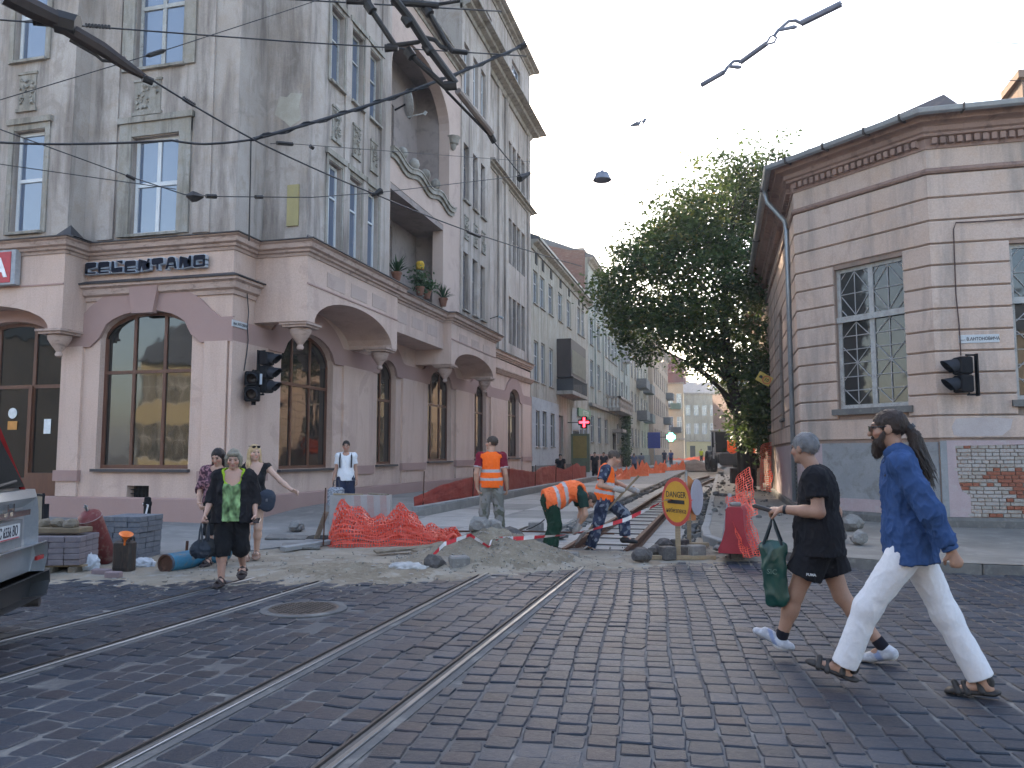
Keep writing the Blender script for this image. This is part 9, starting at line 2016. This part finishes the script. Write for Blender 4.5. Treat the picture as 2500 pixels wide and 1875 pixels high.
person("blonde woman in black tank top and denim shorts, arm held out to the right", ground(622, 11.75, 0.02), R_(205), J, 0.010, (0.46, 0.29, 0.22), (0.42, 0.29, 0.15), sex='f', hairf=longhair(0.10), look=(0.45, 0), garments=(trousers((0.05, 0.06, 0.085), "denim_shorts", 0.32, 0.02, 0.02), shirt((0.014, 0.014, 0.016), "tank_top", 0.012, 0.03, 0, 0.045, 0.005, armhole=True)), shoes=footwear((0.25, 0.15, 0.11), "sandal"), props=(glasses(0.085, -0.035),))
e = empty("shoulder_bag", ground(655, 11.6, 0.90), "small round navy bag at the blonde woman's hip", "bag", rz=R_(25)); G = Field((-0.2, -0.15, -0.2), (0.2, 0.15, 0.2), 0.011); G.cap((0, 0, 0.03), (0, 0, -0.06), 0.125, 0.11, 0.03, sq=((0, 1, 0), 0.4)); grow_obj(G, "bag_body", M_shoe, e, (0.02, 0.028, 0.045), 0.004, (14, 14, 14)); q = MB(); q.mbox(T(0, -0.05, 0), 0.03, 0.012, 0.04, 0.004); q.build("clasp", M_steel, e)
q = MB(); q.tube([(-0.08, 0, 0.12), (-0.16, 0.02, 0.35)], 0.006, 5); q.build("strap", M_ink, e)
J = stand(1.62, head=(0, .045, 1.62), elR=(.26, -.02, 1.12), wrR=(.23, .14, .93), hnR=(.18, .2, .88))
flower = lambda c: (lambda P: np.clip(np.where((vnoise(P, (34, 34, 34)) > 0.05)[:, None], np.array((0.30, 0.15, 0.17)), np.array((0.07, 0.035, 0.05))), 0, 1))
person("long dark-haired woman in flowered top half hidden behind the woman in green", ground(534, 11.2, 0.02), R_(200), J, 0.011, (0.40, 0.235, 0.17), (0.018, 0.011, 0.01), sex='f', hairf=longhair(0.26), look=(-0.25, -0.35), garments=(trousers((0.012, 0.012, 0.014), "leggings", 1.1, 0.012), shirt(None, "flowered_top", 0.018, 0.02, 1.05, 0.02, 0.006, 0.018, colf=flower)), shoes=footwear((0.03, 0.02, 0.02), "sandal"))
def far_person(px, D, h, top, leg, label, rz=3.3, z=0.24, hair=(0.02, 0.015, 0.012), sleeve=0.6):
    J = stand(h); person(label, ground(px, D, z), rz, J, 0.022, (0.34, 0.2, 0.145), hair, garments=(trousers(leg, leg=1.9, g=0.03), shirt(top, "top", 0.028, 0.08, sleeve, 0, 0, 0.03)), shoes=footwear((0.03, 0.03, 0.03), "shoe"))
far_person(1368, 42, 1.68, (0.012, 0.012, 0.015), (0.03, 0.03, 0.04), "man in black T-shirt on the left sidewalk behind the red net", z=-0.1)
far_person(1452, 50, 1.66, (0.018, 0.016, 0.02), (0.03, 0.028, 0.03), "dark-clad pedestrian right of the green door, left of two", 3.2, z=0.05)
far_person(1474, 52, 1.66, (0.03, 0.03, 0.038), (0.03, 0.03, 0.03), "dark-clad pedestrian right of the green door, right of two", 3.0, z=0.05)
far_person(1548, 66, 1.65, (0.10, 0.12, 0.18), (0.03, 0.03, 0.05), "pedestrian in pale blue behind the orange net, nearer of two", 3.4, z=0.0)
far_person(1566, 70, 1.7, (0.14, 0.16, 0.2), (0.04, 0.04, 0.05), "pedestrian in grey-blue behind the orange net, farther of two", 0.2, z=0.0)
far_person(1622, 92, 1.75, (0.03, 0.035, 0.06), (0.03, 0.03, 0.04), "dark-clad walker just right of the blue sign", 0.1, z=0.3)
far_person(1638, 94, 1.75, (0.05, 0.08, 0.2), (0.03, 0.03, 0.05), "walker in blue beside the dark-clad one far down the street", 3.2, z=0.3)
far_person(1835, 33, 1.7, (0.035, 0.025, 0.022), (0.03, 0.03, 0.035), "dark-clad pedestrian walking away between the right-hand nets", 0.1, z=0.14, sleeve=1.9)
far_person(1712, 105, 1.7, (0.55, 0.6, 0.05), (0.04, 0.04, 0.05), "worker in yellow vest on the far spoil heap", 3.0, z=0.6)
# ================================================================== HAZE
hm = bpy.data.materials.new("haze_air"); hm.use_nodes = True; hn = hm.node_tree; hn.nodes.remove(hn.nodes["Principled BSDF"])
pv = hn.nodes.new("ShaderNodeVolumePrincipled"); pv.inputs["Density"].default_value = 0.0007; pv.inputs["Color"].default_value = (0.9, 0.92, 0.95, 1); pv.inputs["Anisotropy"].default_value = 0.3
hn.links.new(pv.outputs[0], hn.nodes["Material Output"].inputs["Volume"])
q = MB(); q.box(-905, -905, -1.4, 905, 905, 27.0); q.build("haze", hm, kind="stuff", label="thin warm summer haze filling the street", cat="haze")
